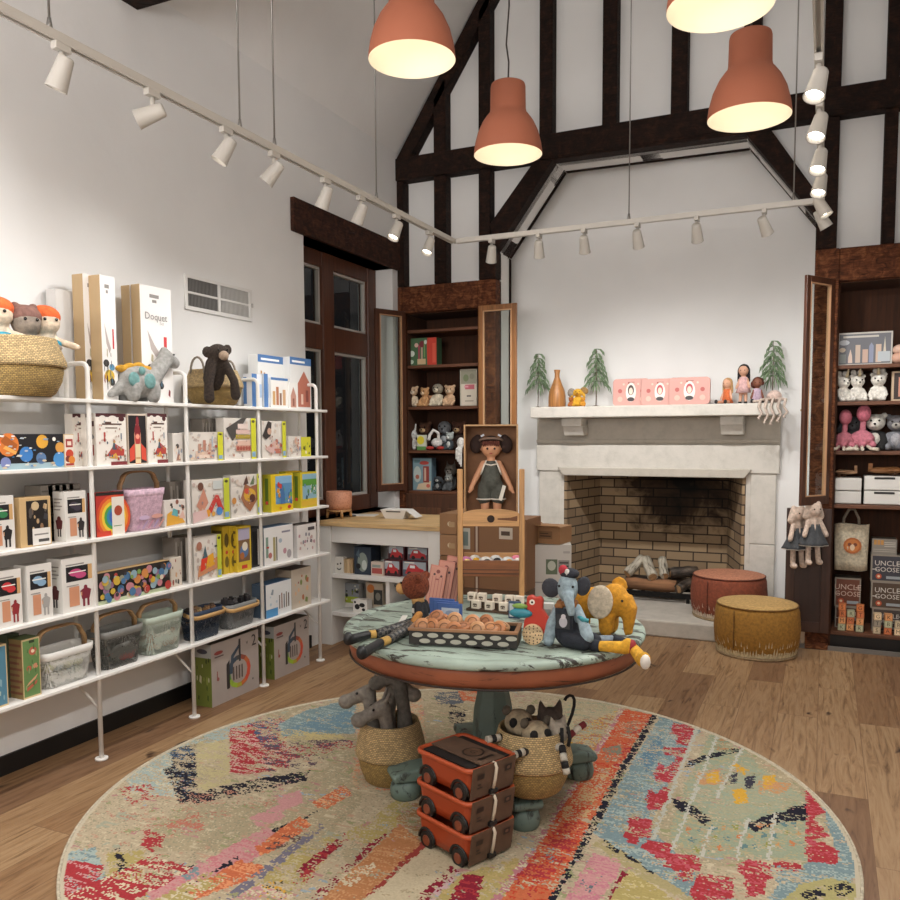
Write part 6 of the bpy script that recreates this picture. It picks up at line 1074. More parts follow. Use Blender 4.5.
# doll in the box
bz = zt+zc1+.012; BZ1 = AY(490, 424, SY).z; bw, bh, bd = 54.5*PXM, BZ1-(zt+zc0+.02), .105; bz = zt+zc0+.018
t = T('display_box', 'open brown cardboard display box framing a large doll', 'box', SM4 @ V((0, .010, bz)), SRZ); w2 = bw/2; BXM = mat('#7c5639', .75, 'card'); BXO = mat('#b58f66', .7, 'card')
MB().box(-w2, bd-.006, 0, w2, bd, bh).build('back_panel', BXM, t)
for s in (-1, 1): MB().box(*sorted((s*w2, s*(w2-.007)))[:1], 0, 0, sorted((s*w2, s*(w2-.007)))[1], bd-.006, bh).build('side_panel', BXO, t)
for z in (0, bh-.007): MB().box(-w2+.007, 0, z, w2-.007, bd-.006, z+.007).build('end_panel', BXO, t)
DP = SM4 @ V((0, .068, bz+.008)); S = bh*.93
t = T('display_doll', 'large doll with dark pigtails in a grey romper inside the cardboard box', 'doll', DP, SRZ); SK = mat('#c58f6c', .55)
blob('body', lambda b: (b.ell((0, 0, .80*S), (.115*S, .105*S, .11*S), 0, 20), b.ell((0, -.09*S, .775*S), (.018*S, .02*S, .016*S), 0, 8), b.cap((0, 0, .7*S), (0, 0, .62*S), .045*S, .05*S), b.cap((0, 0, .58*S), (0, 0, .40*S), .085*S, .1*S),
   [(b.cap((s*.085*S, 0, .62*S), (s*.17*S, -.02*S, .46*S), .04*S, .035*S), b.cap((s*.17*S, -.02*S, .46*S), (s*.215*S, -.05*S, .37*S), .034*S, .026*S), b.ell((s*.225*S, -.06*S, .345*S), (.03*S, .022*S, .034*S), 0, 10), [b.cap((s*(.215+.012*k)*S, -.065*S, .33*S), (s*(.21+.022*k)*S, -.07*S, .285*S), .009*S, .007*S, 0, 6) for k in range(4)], b.cap((s*.2*S, -.06*S, .35*S), (s*.175*S, -.075*S, .32*S), .01*S, .008*S, 0, 6),
     b.cap((s*.07*S, 0, .3*S), (s*.07*S, 0, .06*S), .06*S, .045*S), b.ell((s*.07*S, -.03*S, .03*S), (.045*S, .07*S, .03*S), 0, 10), b.ell((s*.115*S, .01*S, .79*S), (.014*S, .02*S, .025*S), 0, 8)) for s in (-1, 1)]), SK, t, .005, 4)
RG = mat('#4f5049', .95, 'fabric')
blob('romper', lambda b: (b.cap((0, 0, .57*S), (0, 0, .42*S), .1*S, .118*S), [b.cap((s*.07*S, 0, .36*S), (s*.078*S, 0, .235*S), .082*S, .08*S) for s in (-1, 1)]), RG, t, .005, 3)
b = MB(); TRM = mat('#d2cabd', .8)
b.tube([(-.07*S, -.07*S, .62*S), (0, -.092*S, .605*S), (.07*S, -.07*S, .62*S)], .008*S, 0, 6)
for s in (-1, 1):
    b.tube([(s*.07*S, -.07*S, .62*S), (s*.1*S, -.075*S, .54*S), (s*.115*S, -.05*S, .5*S)], .009*S, 0, 6); b.tube([(s*.05*S, -.05*S, .66*S), (s*.07*S, -.07*S, .62*S)], .008*S, 0, 6)
    b.tube([(s*.078*S+.083*S*math.cos(a), .083*S*math.sin(a), .225*S) for a in [2*PI*i/16 for i in range(16)]], .008*S, 0, 6, True)
b.build('white_trim', TRM, t)
blob('hair', lambda b: (b.ell((0, .02*S, .825*S), (.125*S, .11*S, .11*S), 0, 18), [(b.ell((s*.17*S, .03*S, .83*S), (.075*S, .055*S, .1*S), 0, 12), b.ell((s*.15*S, .03*S, .9*S), (.05*S, .045*S, .05*S), 0, 10)) for s in (-1, 1)]), mat('#2c1a15', .8, 'fabric'), t, .005, 3)
b = MB(); [b.ell((.021*S*k, -.093*S+.012*S*abs(k)*.35, .845*S), (.013*S, .02*S, .036*S), 0, 8) for k in range(-4, 5)]; b.build('fringe', mat('#5a2a1c', .8), t)
b = MB(); b.tube([(.128*S*math.cos(a), .01*S-.112*S*math.sin(a), (.875+.03*math.sin(a))*S) for a in [PI*i/12 for i in range(13)]], .013*S, 0, 6); b.build('headband', mat('#7d6658', .9), t)
b = MB(); [b.bx((s*.095*S, -.06*S, .935*S), (.04*S, .02*S, .02*S), 0, (0, s*.5, 0)) for s in (-1, 1)]; b.build('hair_clips', mat('#b7bcc4', .4), t)
eyes(t, [(s*.04*S, -.103*S, .79*S) for s in (-1, 1)], .013*S); b = MB(); b.ell((0, -.103*S, .738*S), (.018*S, .008*S, .007*S), 0, 8); b.build('mouth', mat('#9c4a3e', .5), t)
MB().bx((.125*S, -.125*S, .30*S), (.04*S, .004*S, .17*S), 0, (0, .28, 0)).build('paper_tag', mat('#cfc9bd', .6), t)
# pink leaning boxes, blue books, block crate and blocks
PKB = '#b87a68'
for i in range(3):
    P = tp_(431+6.5*i, 606-1.0*i); u = carton('pink_game_box', 'pink dotted box leaning beside the wooden stand, ' + ('left', 'middle', 'right and tallest')[i], 'game box', (P.x+.0, P.y+.02+.012*i, zt+.005), (.075, .028, .175+.016*i), 0, PKB, [('r', .08, .03, .92, .97, '#bd8472')]+[('r', .2+.2*k, .05, .23+.2*k, .72, '#9c5f52') for k in range(4)]+[('d', .5, .85, .05, '#7a3f3a'), ('d', .3, .77, .03, '#4a2f30'), ('d', .72, .74, .03, '#4a2f30'), ('e', .5, .65, .12, .02, '#8a4a44')], [('r', 0, 0, 1, 1, '#241d1e')], [('r', 0, 0, 1, 1, '#3a2a2a')], group='pink boxes leaning on the table', rot=(-.12, .17, .36))
for i in range(3):
    P = tp_(433+6*i, 620); carton('blue_book', 'blue picture book standing behind the cookie tray, ' + ('left', 'middle', 'right')[i], 'book', (P.x+.025, P.y+.035-.022*i, zt+.001), (.11, .012, .085-.006*i), .06, '#3a5690', [('r', .05, .05, .95, .95, '#44619c'), ('r', .2, .15, .9, .75, '#b5bccb'), ('e', .55, .42, .2, .2, '#8d97ae')], group='blue books on the table')
CY = 3.24; cxa, cxb = AY(466, 605, CY).x, AY(522, 605, CY).x
t = T('block_crate', 'low dark wooden crate under the stamped blocks', 'crate', ((cxa+cxb)/2, CY+.045, zt)); MB().box(-(cxb-cxa)/2, -.045, 0, (cxb-cxa)/2, .045, .010).build('crate_base', mat('#4a3524', .6, 'woodx'), t); MB().box(-(cxb-cxa)/2, .083, .0, (cxb-cxa)/2, .095, .03).build('crate_back', mat('#5a402c', .6, 'woodx'), t)
def block(x, row, i):
    s = .036; carton('stamped_block', 'small white block with a stamped dark face, %s row, %s from the left' % (('front', 'back')[row], ('first', 'second', 'third', 'fourth', 'fifth')[i]), 'toy block', (AY(x, 600, CY).x, CY+(.02 if row == 0 else .052), zt+.0105+(.0 if row == 0 else .026)), (s, .03, s), (x*7 % 5-2)*.04, '#d8ccba', [('e', .5, .52, .28, .2, '#5a4a3c'), ('r', .28, .25, .72, .5, '#5a4a3c'), ('d', .38, .4, .06, '#d8ccba'), ('d', .62, .4, .06, '#d8ccba'), ('r', .25, .66, .75, .7, '#d8ccba')], group='stamped white blocks')
for i, x in enumerate((474.5, 488, 502)): block(x, 0, i)
t = T('block_riser', 'slim dark strip raising the back row of blocks', 'crate', ((cxa+cxb)/2, CY+.062, zt+.0102)); MB().box(-(cxb-cxa)/2, -.017, 0, (cxb-cxa)/2, .0165, .0255).build('riser', mat('#4a3524', .6, 'woodx'), t)
for i, x in enumerate((467.6, 477.5, 493, 505.5, 515)): block(x, 1, i)
# spotted tray of wooden biscuits
A, B = tp_(409, 646), tp_(517, 651); A, B = V((A.x, A.y, 0)), V((B.x, B.y, 0)); ang = math.atan2(B.y-A.y, B.x-A.x); w = (B-A).length; D = .15; nn = V((-math.sin(ang), math.cos(ang), 0)); c = (A+B)/2+nn*D/2
t = T('spotted_tray', 'black tray with rows of white dots heaped with wooden biscuits', 'tray', (c.x, c.y, zt), ang); TBK = mat('#24211e', .5); TRW = mat('#8a6446', .5, 'woodx'); th = .058
b = MB(); b.box(-w/2, -D/2, .008, w/2, D/2, .016); b.box(-w/2, -D/2, .016, w/2, -D/2+.008, th); b.box(-w/2, D/2-.008, .016, w/2, D/2, th); b.box(-w/2, -D/2+.008, .016, -w/2+.008, D/2-.008, th); b.box(w/2-.008, -D/2+.008, .016, w/2, D/2-.008, th); b.build('tray_body', TBK, t)
b = MB()
for q in ((-w/2-.003, -D/2-.003, w/2+.003, -D/2+.012), (-w/2-.003, D/2-.012, w/2+.003, D/2+.003), (-w/2-.003, -D/2+.012, -w/2+.012, D/2-.012), (w/2-.012, -D/2+.012, w/2+.003, D/2-.012)): b.box(q[0], q[1], th, q[2], q[3], th+.009)
b.build('rim', TRW, t)
b = MB(); ms = []; art(b, ms, w, th, Matrix(((1, 0, 0, -w/2), (0, 0, -1, -D/2), (0, 1, 0, 0), (0, 0, 0, 1))), [('e', .08+.145*k+.07*r_, .74-.36*r_, .052, .15, '#a9a698') for r_ in (0, 1) for k in range(7-r_)]); b.build('white_dots', ms, t)
b = MB(); [b.ell((s*w*.42, e*D*.42, .004), (.006, .006, .0045), 0, 8) for s in (-1, 1) for e in (-1, 1)]; b.build('feet', mat('#8d8a84', .4), t)
BIS = ['#b07a50', '#a86e44', '#b98a60', '#9c6540']
q = random.Random(12); RT = Matrix.Rotation(ang, 3, 'Z')
spots = [(-.40, -.02, .05, 1.2), (-.31, -.02, .052, 1.3), (-.36, .03, .058, .4), (-.24, .03, .06, .9), (-.19, -.025, .05, 1.4), (-.1, -.03, .045, 1.5), (-.12, .03, .066, 1.2), (-.02, -.02, .052, .2), (.05, .03, .06, 1.0), (.0, .03, .045, .15), (.12, -.025, .048, 1.3), (.18, .03, .062, 1.2), (.24, -.02, .052, .5), (.31, -.02, .05, 1.0), (.33, .03, .05, .3), (-.3, .035, .075, .6)]
for i, (u, v_, z, tl) in enumerate(spots):
    P = c + RT @ V((u*w, v_, 0)); t = T('wooden_biscuit', 'round wooden biscuit in the spotted tray, %s from the left' % ('1st 2nd 3rd 4th 5th 6th 7th 8th 9th 10th 11th 12th 13th 14th 15th 16th'.split()[sorted(range(16), key=lambda k: spots[k][0]).index(i)]), 'wooden toy', (P.x, P.y, zt+z+.012), 0, 'wooden biscuits'); t.rotation_euler = (tl, q.uniform(-.3, .3), q.uniform(-.5, .5)+ang); R_ = .030
    m = mat(BIS[i % 4], .5, 'woodx')
    MB().lathe([(0, -.009), (R_*.9, -.009), (R_, -.005), (R_, .005), (R_*.9, .009), (0, .009)], 0, 22, cap=(False, False)).build('biscuit', m, t); b = MB(); b.tube([(R_*.55*math.cos(a), R_*.55*math.sin(a), .0085) for a in [2*PI*k/16 for k in range(16)]], .0022, 0, 5, True); b.build('pressed_ring', mat(shade(BIS[i % 4], .7), .5), t)
# red hen pull toy
P = tp_(531, 645.5); t = T('hen_pull_toy', 'red wooden hen on cream spotted wheels beside the tray', 'pull toy', (P.x+.005, P.y+.035, zt), .12); RED = mat('#b8392a', .4)
MB().ext([(-.045, .045), (.05, .04), (.06, .08), (.045, .105), (.028, .13), (.03, .165), (.018, .178), (.004, .172), (-.012, .18), (-.03, .174), (-.032, .14), (-.026, .115), (-.04, .085)], 'y', -.012, .012).build('hen_body', RED, t, bev=.004)
MB().ell((-.052, -.014, .112), (.044, .012, .018), 0, 16).build('wing', mat('#2f7f8e', .45), t); MB().ell((-.056, -.012, .138), (.03, .008, .01), 0, 12).build('upper_wing', mat('#7a9a4a', .45), t)
b = MB(); b.cyl((-.01, -.0135, .155), (-.01, -.012, .155), .010, None, 0, 14); b.build('eye_white', mat('#e0d6c8', .4), t); b = MB(); b.cyl((-.01, -.0145, .155), (-.01, -.0135, .155), .004, None, 0, 10); b.build('pupil', EYE, t)
for nm, x, y in (('front_wheel', -.005, -.022), ('rear_wheel', -.005, .022)):
    b = MB(); b.cyl((x, y-.007, .0385), (x, y+.007, .0385), .0385, None, 0, 28); wv = b.build(nm, mat('#d3b58c', .5, 'woodx'), t, bev=.002)
    if y < 0:
        b = MB(); [b.cyl((x+r_*math.cos(a), y-.0085, .0385+r_*math.sin(a)), (x+r_*math.cos(a), y-.007, .0385+r_*math.sin(a)), .0027, None, 0, 8) for r_, n_ in ((.011, 5), (.023, 9), (.032, 13)) for a in [2*PI*k/n_ for k in range(n_)]]; b.build('dotted_print', mat('#5f4a36', .6), wv)
MB().ext([(.05, .03), (.075, .03), (.085, .05), (.1, .06), (.105, .08), (.085, .09), (.06, .085), (.05, .06)], 'y', .0, .014).build('tail_wheel_arm', mat('#cdb48c', .5, 'woodx'), t, bev=.004)
P = tp_(541, 634); carton('price_card_box', 'small white box standing behind the red hen', 'box', (P.x, P.y+.06, zt), (.06, .03, .11), .2, '#c3c2bd', [('r', .15, .55, .85, .8, '#8d8f8c'), ('r', .15, .2, .6, .3, '#a9aaa6')])
P = tp_(508, 622); carton('navy_booklet', 'navy and white booklet standing right of the blocks', 'book', (P.x, P.y+.08, zt), (.05, .02, .07), .1, '#2f4560', [('r', .1, .1, .45, .9, '#b9bdc0'), ('r', .5, .1, .9, .9, '#34618a')])
# bear doll in a jacket
P = tp_(418, 631); t = T('bear_doll', 'brown bear doll in a black jacket and tartan trousers seated at the table edge', 'stuffed toy', (P.x+.0, P.y+.03, zt), 0)
hd = V((-.025, .0, .172))
def lg(x, y, z): p = AZ(x, y, zt+z); return p-t.location
blob('head', lambda b: (b.ell(hd, (.058, .052, .056), 0, 20), b.ell(hd+V((.03, -.034, .04)), .018, 0, 10), b.ell(hd+V((.03, .034, .04)), .018, 0, 10)), mat('#7f3d22', 1, 'fur'), t, .006, 3)
MB().ell(hd+V((-.052, -.01, -.012)), (.028, .026, .025), 0, 14).build('muzzle', mat('#b88a52', .9, 'fabric'), t); MB().ell(hd+V((-.079, -.012, -.002)), (.008, .01, .008), 0, 10).build('nose', EYE, t)
eyes(t, [hd+V((-.046, -.033, .014)), hd+V((-.046, .026, .014))], .005)
blob('torso', lambda b: (b.cap((0, 0, .035), (-.01, 0, .09), .037, .03), b.cap((0, -.025, .1), (.012, -.046, .065), .018, .017), b.cap((0, .025, .1), (.0, .046, .065), .018, .017)), mat('#17171a', .7, 'fabric'), t, .006, 3)
b = MB(); b.cyl((-.012, 0, .105), (-.018, 0, .132), .025, .026, 0, 14); b.build('neck', mat('#b38a55', .9, 'fabric'), t); b = MB(); b.cap((.014, -.048, .07), (.004, -.066, .048), .015, .016); b.build('paw', mat('#b07a3e', .9, 'fabric'), t)
MB().bx((-.018, -.034, .08), (.014, .004, .018), 0, (0, 0, -.4)).build('badge', mat('#bdb8ae', .6), t)
m, nt, bb = newmat('tartan'); w1 = N(nt, 'ShaderNodeTexChecker'); w1.inputs['Scale'].default_value = 70; nt.links.new(coords(nt), w1.inputs['Vector']); w1.inputs[1].default_value = lin('#1d1e22'); w1.inputs[2].default_value = lin('#5a5650'); nt.links.new(w1.outputs[0], bb.inputs['Base Color']); TART = m
for k, (p0, p1, p2, p3) in enumerate((((-.01, .012, .03), lg(376, 634, .02), lg(369, 634.5, .02), lg(349, 640, .022)), ((-.01, -.02, .03), lg(388, 640, .02), lg(381, 642.5, .02), lg(362, 654, .022)))):
    p0 = V(p0); MB().tube([p0, p0.lerp(p1, .5), p1], [.024, .02, .017], 0, 12).build('trouser_leg', TART, t); MB().tube([p1, p2], .016, 0, 12).build('ankle', mat('#b8924e', .9, 'fabric'), t)
    d = (p3-p2).normalized(); blob('boot', lambda b: (b.cap(p2+d*.005, p3, .017, .02), b.ell(p3+d*.004+V((0, 0, .006)), (.019, .02, .026), 0, 12)), mat('#121214', .5), t, .005, 3)
a, c_ = lg(405, 616, .03), lg(396, 632, .02); b = MB(); s = V((.01, .004, 0)); b.add([a-s, a+s, c_+s, c_-s], [(0, 1, 2, 3)]); o = b.build('paper_tag', mat('#cdc9c0', .6), t); so = o.modifiers.new('t', 'SOLIDIFY'); so.thickness = .003
# blue-grey elephant doll with yellow boots
P = tp_(563, 649); t = T('elephant_doll', 'seated pale blue elephant doll in navy overalls with yellow boots over the edge', 'stuffed toy', (P.x, P.y+.05, zt), 0); BG = mat('#8fa0a8', .9, 'fabric'); DKE = mat('#34363d', .9, 'fabric')
blob('body', lambda b: (b.cap((0, 0, .06), (.0, .0, .13), .045, .036), b.ell((.003, -.005, .213), (.038, .038, .056), 0, 16), b.tube([(.012, -.04, .2), (.028, -.06, .16), (.032, -.055, .125)], [.024, .017, .013], 0, 10), b.cap((-.03, 0, .14), (-.055, -.02, .08), .019, .018), b.cap((-.055, -.02, .08), (-.06, -.03, .02), .018, .022), b.cap((.035, 0, .14), (.07, -.03, .09), .019, .019), b.cap((.07, -.03, .09), (.088, -.045, .05), .021, .024)), BG, t, .006, 3)
[MB().ell((s*.055-(.012 if s < 0 else 0), .014, .205 if s < 0 else .22), (.04 if s < 0 else .026, .013, .036), 0, 16, (0, s*.2, s*.3)).build('ear', DKE, t) for s in (-1, 1)]; eyes(t, [(-.018, -.043, .225), (.032, -.041, .225)], .005)
b = MB(); b.ell((.008, 0, .265), (.036, .033, .02), 0, 14); b.build('cap', mat('#22242c', .8, 'fabric'), t); b = MB(); b.ell((-.012, -.012, .278), (.018, .016, .02), 0, 10); b.build('red_bow', mat('#a8313a', .8, 'fabric'), t); b = MB(); b.ell((.006, -.024, .272), (.01, .01, .014), 0, 8); b.build('white_bow', mat('#d0ccc6', .8, 'fabric'), t)
b = MB(); b.tube([(.03*math.cos(a), .03*math.sin(a), .155+.004*math.sin(3*a)) for a in [2*PI*k/14 for k in range(14)]], .011, 0, 8, True); b.ell((-.02, -.035, .15), (.018, .012, .014), 0, 8); b.build('neckerchief', mat('#8a5a30', .9, 'fabric'), t)
NAV = mat('#23262f', .9, 'fabric')
blob('overalls', lambda b: (b.cap((0, 0, .05), (0, 0, .1), .05, .044), b.cap((.01, -.03, .035), (.075, -.045, .03), .034, .03), b.cap((.01, .02, .035), (.1, -.0, .03), .034, .028)), NAV, t, .006, 3)
b = MB(); b.bx((.004, -.052, .105), (.062, .006, .085), 0, (.1, 0, 0)); b.build('bib', NAV, t); b = MB(); ms = []; art(b, ms, .05, .06, Matrix(((1, 0, 0, -.022), (0, .1, -1, -.0555), (0, 1, .1, .075), (0, 0, 0, 1))), [('r', 0, 0, 1, 1, '#17181c'), ('e', .5, .4, .3, .32, '#a8a3a8'), ('e', .5, .72, .17, .15, '#b9b2b4'), ('r', .1, .9, .9, .95, '#8d8d90')], .007); b.build('bib_print', ms, t)
b = MB(); b.tube([(.052, -.026, .115), (.07, -.04, .11), (.085, -.03, .105)], .009, 0, 8); b.build('teal_cuff', mat('#3f8a92', .8), t)
for k, (p0, p1, p2, p3) in enumerate((((.07, -.045, .032), lg(592, 645, .02), lg(600, 646, .02), lg(628, 648, .022)), ((.1, 0, .03), lg(615, 640, .02), lg(633, 648, .02), lg(644, 662, .0)))):
    p0 = V(p0); MB().tube([p0, p1], .018, 0, 10).build('sock', mat('#7d8890', .9, 'fabric'), t); MB().tube([p1, p2], .022, 0, 10).build('boot_cuff', NAV, t); d = (p3-p2)
    blob('boot', lambda b: (b.cap(p2, p3-d*.1, .019, .024), b.ell(p3+V((0, 0, .008)), (.024, .022, .028), 0, 12)), mat('#cf9a2c', .8, 'fabric'), t, .005, 3); MB().ell(p3+d.normalized()*.012+V((0, 0, .006)), (.018, .02, .026), 0, 12).build('toe_cap', mat('#8f2427' if k == 0 else '#d6cfc6', .7), t)
# yellow elephant
P = tp_(598, 640); t = T('stuffed_elephant', 'mustard yellow stuffed elephant with a cream ear standing at the right of the table', 'stuffed toy', (P.x-.01, P.y+.10, zt), -.1); t.scale = (.87,)*3; YEL = mat('#bd8420', .9, 'fabric')
blob('body', lambda b: (b.ell((-.04, 0, .135), (.105, .062, .07), 0, 20), b.ell((.055, 0, .155), (.068, .058, .075), 0, 18), b.tube([(.09, 0, .16), (.122, -.005, .12), (.124, -.01, .07), (.122, -.012, .03), (.128, -.016, .014)], [.05, .04, .027, .02, .018], 0, 12),
   [b.cap((x, y, .09), (x, y, .032), .036, .034) for x, y in ((-.1, -.03), (-.1, .03), (.03, -.03), (.03, .032))], b.ell((.06, .05, .21), (.04, .014, .045), 0, 12)), YEL, t, .007, 4)
MB().ell((.014, -.066, .155), (.056, .013, .074), 0, 24, (0, .15, .1)).build('cream_ear', mat('#cdbfa8', .9, 'fabric'), t); eyes(t, [(.105, -.045, .165)], .006)
# ================================================================ UNDER THE TABLE
P = AZ(388, 785, 0); bl = (-1.63, 2.955, 0)
bsk = belly('seagrass basket of grey stuffed donkeys under the left of the table', bl, .142, .26, 'seagrass baskets under the table', False, .5)
GRD = mat('#59554f', .95, 'fabric')
def donkey(label, x, y, lean, hh, face, dark=1.0):
    t = T('stuffed_donkey', label, 'stuffed toy', (bl[0]+x, bl[1]+y, .06), face, 'grey stuffed donkeys'); t.scale = (1.16,)*3; m = mat(shade('#857f76', dark), .95, 'fabric')
    hd = V((lean*.4, -.05, hh))
    blob('body', lambda b: (b.ell((0, 0, .07), (.045, .045, .06), 0, 12), b.tube([(0, 0, .1), (lean*.2, -.0, hh*.6), hd+V((0, .03, 0))], [.035, .025, .027], 0, 10), b.cap(hd+V((0, .03, 0)), hd+V((0, -.035, -.03)), .029, .024), b.ell(hd+V((0, -.055, -.04)), (.03, .032, .028), 0, 10), [b.cap(hd+V((s*.02, .035, .02)), hd+V((s*.03, .05, .055)), .009, .007) for s in (-1, 1)]), m, t, .006, 3)
    eyes(t, [hd+V((s*.025, -.008, -.0)) for s in (-1, 1)], .005); return t
donkey('grey stuffed donkey with its head turned left out of the basket', -.075, -.03, -.1, .26, -1.3); donkey('grey stuffed donkey with its head turned right at the back of the basket', -.04, .05, .02, .30, 1.5, 1.05)
donkey('grey stuffed donkey resting its muzzle low at the front of the basket', .02, -.055, .02, .24, -.9, .95); donkey('dark grey stuffed donkey reaching up against the table apron', .055, .03, .05, .34, -1.5, .78)
br_ = (-.955, 2.80, .146); belly('seagrass basket of striped stuffed lemurs under the right of the table', br_, .145, .235, 'seagrass baskets under the table', False, .5)
TAN_, BLKW = mat('#a8977c', .95, 'fabric'), None
def striped(b, pts, r, seg):
    P = [V(p) for p in pts]; L = len(P)-1
    for k in range(seg):
        f0, f1 = k/seg*L, (k+1)/seg*L; g = lambda f: P[min(int(f), L-1)].lerp(P[min(int(f), L-1)+1], f-min(int(f), L-1)); b.cyl(g(f0), g(f1), r, r, k % 2, 10)
SM = [mat('#1f1d1d', .9, 'fabric'), mat('#b9b2a4', .9, 'fabric')]
def lemur(label, x, y, z, rz, s=1.0):
    t = T('stuffed_lemur', label, 'stuffed toy', (br_[0]+x, br_[1]+y, z+.145), rz, 'stuffed lemurs'); 
    blob('body', lambda b: (b.ell((0, 0, 0), (.055*s, .052*s, .05*s), 0, 14), b.cap((0, .04, -.02), (0, .06, -.1), .04, .04), b.ell((0, -.045*s, -.012), (.03*s, .03*s, .024*s), 0, 10)), TAN_, t, .006, 3)
    b = MB(); [b.ell((q*.026*s, -.042*s, .012*s), (.016*s, .014*s, .019*s), 0, 10) for q in (-1, 1)]; b.build('eye_patches', mat('#1b1919', .8, 'fabric'), t); [MB().ell((q*.045*s, .0, .045*s), (.018*s, .012*s, .02*s), 0, 8).build('ear', mat('#5f564a', .9, 'fabric'), t) for q in (-1, 1)]
    b = MB(); striped(b, [(-.03, -.03, -.05), (-.08, -.07, -.03), (-.13, -.09, -.03)], .014, 6); b.build('striped_arm', SM, t); b = MB(); striped(b, [(.03, -.04, -.05), (.06, -.09, -.02), (.05, -.13, -.06), (.055, -.14, -.10)], .013, 6); b.build('striped_arm', SM, t)
lemur('tan stuffed lemur with black eye patches at the left of the basket', -.05, .0, .245, .5); lemur('tan stuffed lemur with black eye patches lying lower in front', .03, -.04, .225, .75)
t = T('stuffed_cat', 'dark brown stuffed cat with pointed ears at the back of the lemur basket', 'stuffed toy', (br_[0]+.055, br_[1]+.05, .40), .6)
blob('body', lambda b: (b.ell((0, 0, 0), (.052, .05, .045), 0, 14), b.cap((0, .02, -.03), (0, .03, -.12), .035, .04), [b.cyl((q*.03, 0, .03), (q*.038, 0, .075), .02, .003, 0, 8) for q in (-1, 1)]), mat('#473c34', .95, 'fabric'), t, .006, 2); eyes(t, [(-.02, -.046, .008), (.02, -.046, .008)], .006)
t = T('stuffed_raccoon', 'pale stuffed raccoon with black stripes at the right of the lemur basket', 'stuffed toy', (br_[0]+.10, br_[1]-.0, .375), .9)
blob('body', lambda b: (b.ell((0, 0, 0), (.04, .042, .045), 0, 12), b.cap((0, .02, -.03), (-.03, .03, -.11), .03, .03), [b.cyl((q*.022, 0, .03), (q*.03, 0, .062), .015, .003, 0, 8) for q in (-1, 1)]), mat('#9c9284', .95, 'fabric'), t, .006, 2); eyes(t, [(-.016, -.04, .008), (.016, -.04, .008)], .006)
b = MB(); b.tube([(-.012, -.042, .03), (-.016, -.05, -.01), (-.012, -.045, -.04)], .007, 0, 6); b.tube([(.014, -.042, .03), (.018, -.05, -.01), (.014, -.045, -.04)], .007, 0, 6); b.build('face_stripes', mat('#1c1a1a', .9), t)
b = MB(); b.tube([(.03, .03, -.03), (.05, .03, -.015), (.07, .032, .01), (.088, .036, .04), (.1, .04, .07), (.103, .043, .09), (.097, .046, .104), (.085, .048, .108), (.073, .05, .103), (.064, .05, .092)], .006, 0, 8); b.build('tail', mat('#1c1a1a', .9), t); b = MB(); striped(b, [(.04, .0, -.03), (.085, .0, -.005), (.12, .0, .01)], .012, 3); b.build('scarf', [mat('#6a1f22', .9), mat('#c9bfae', .9)], t)
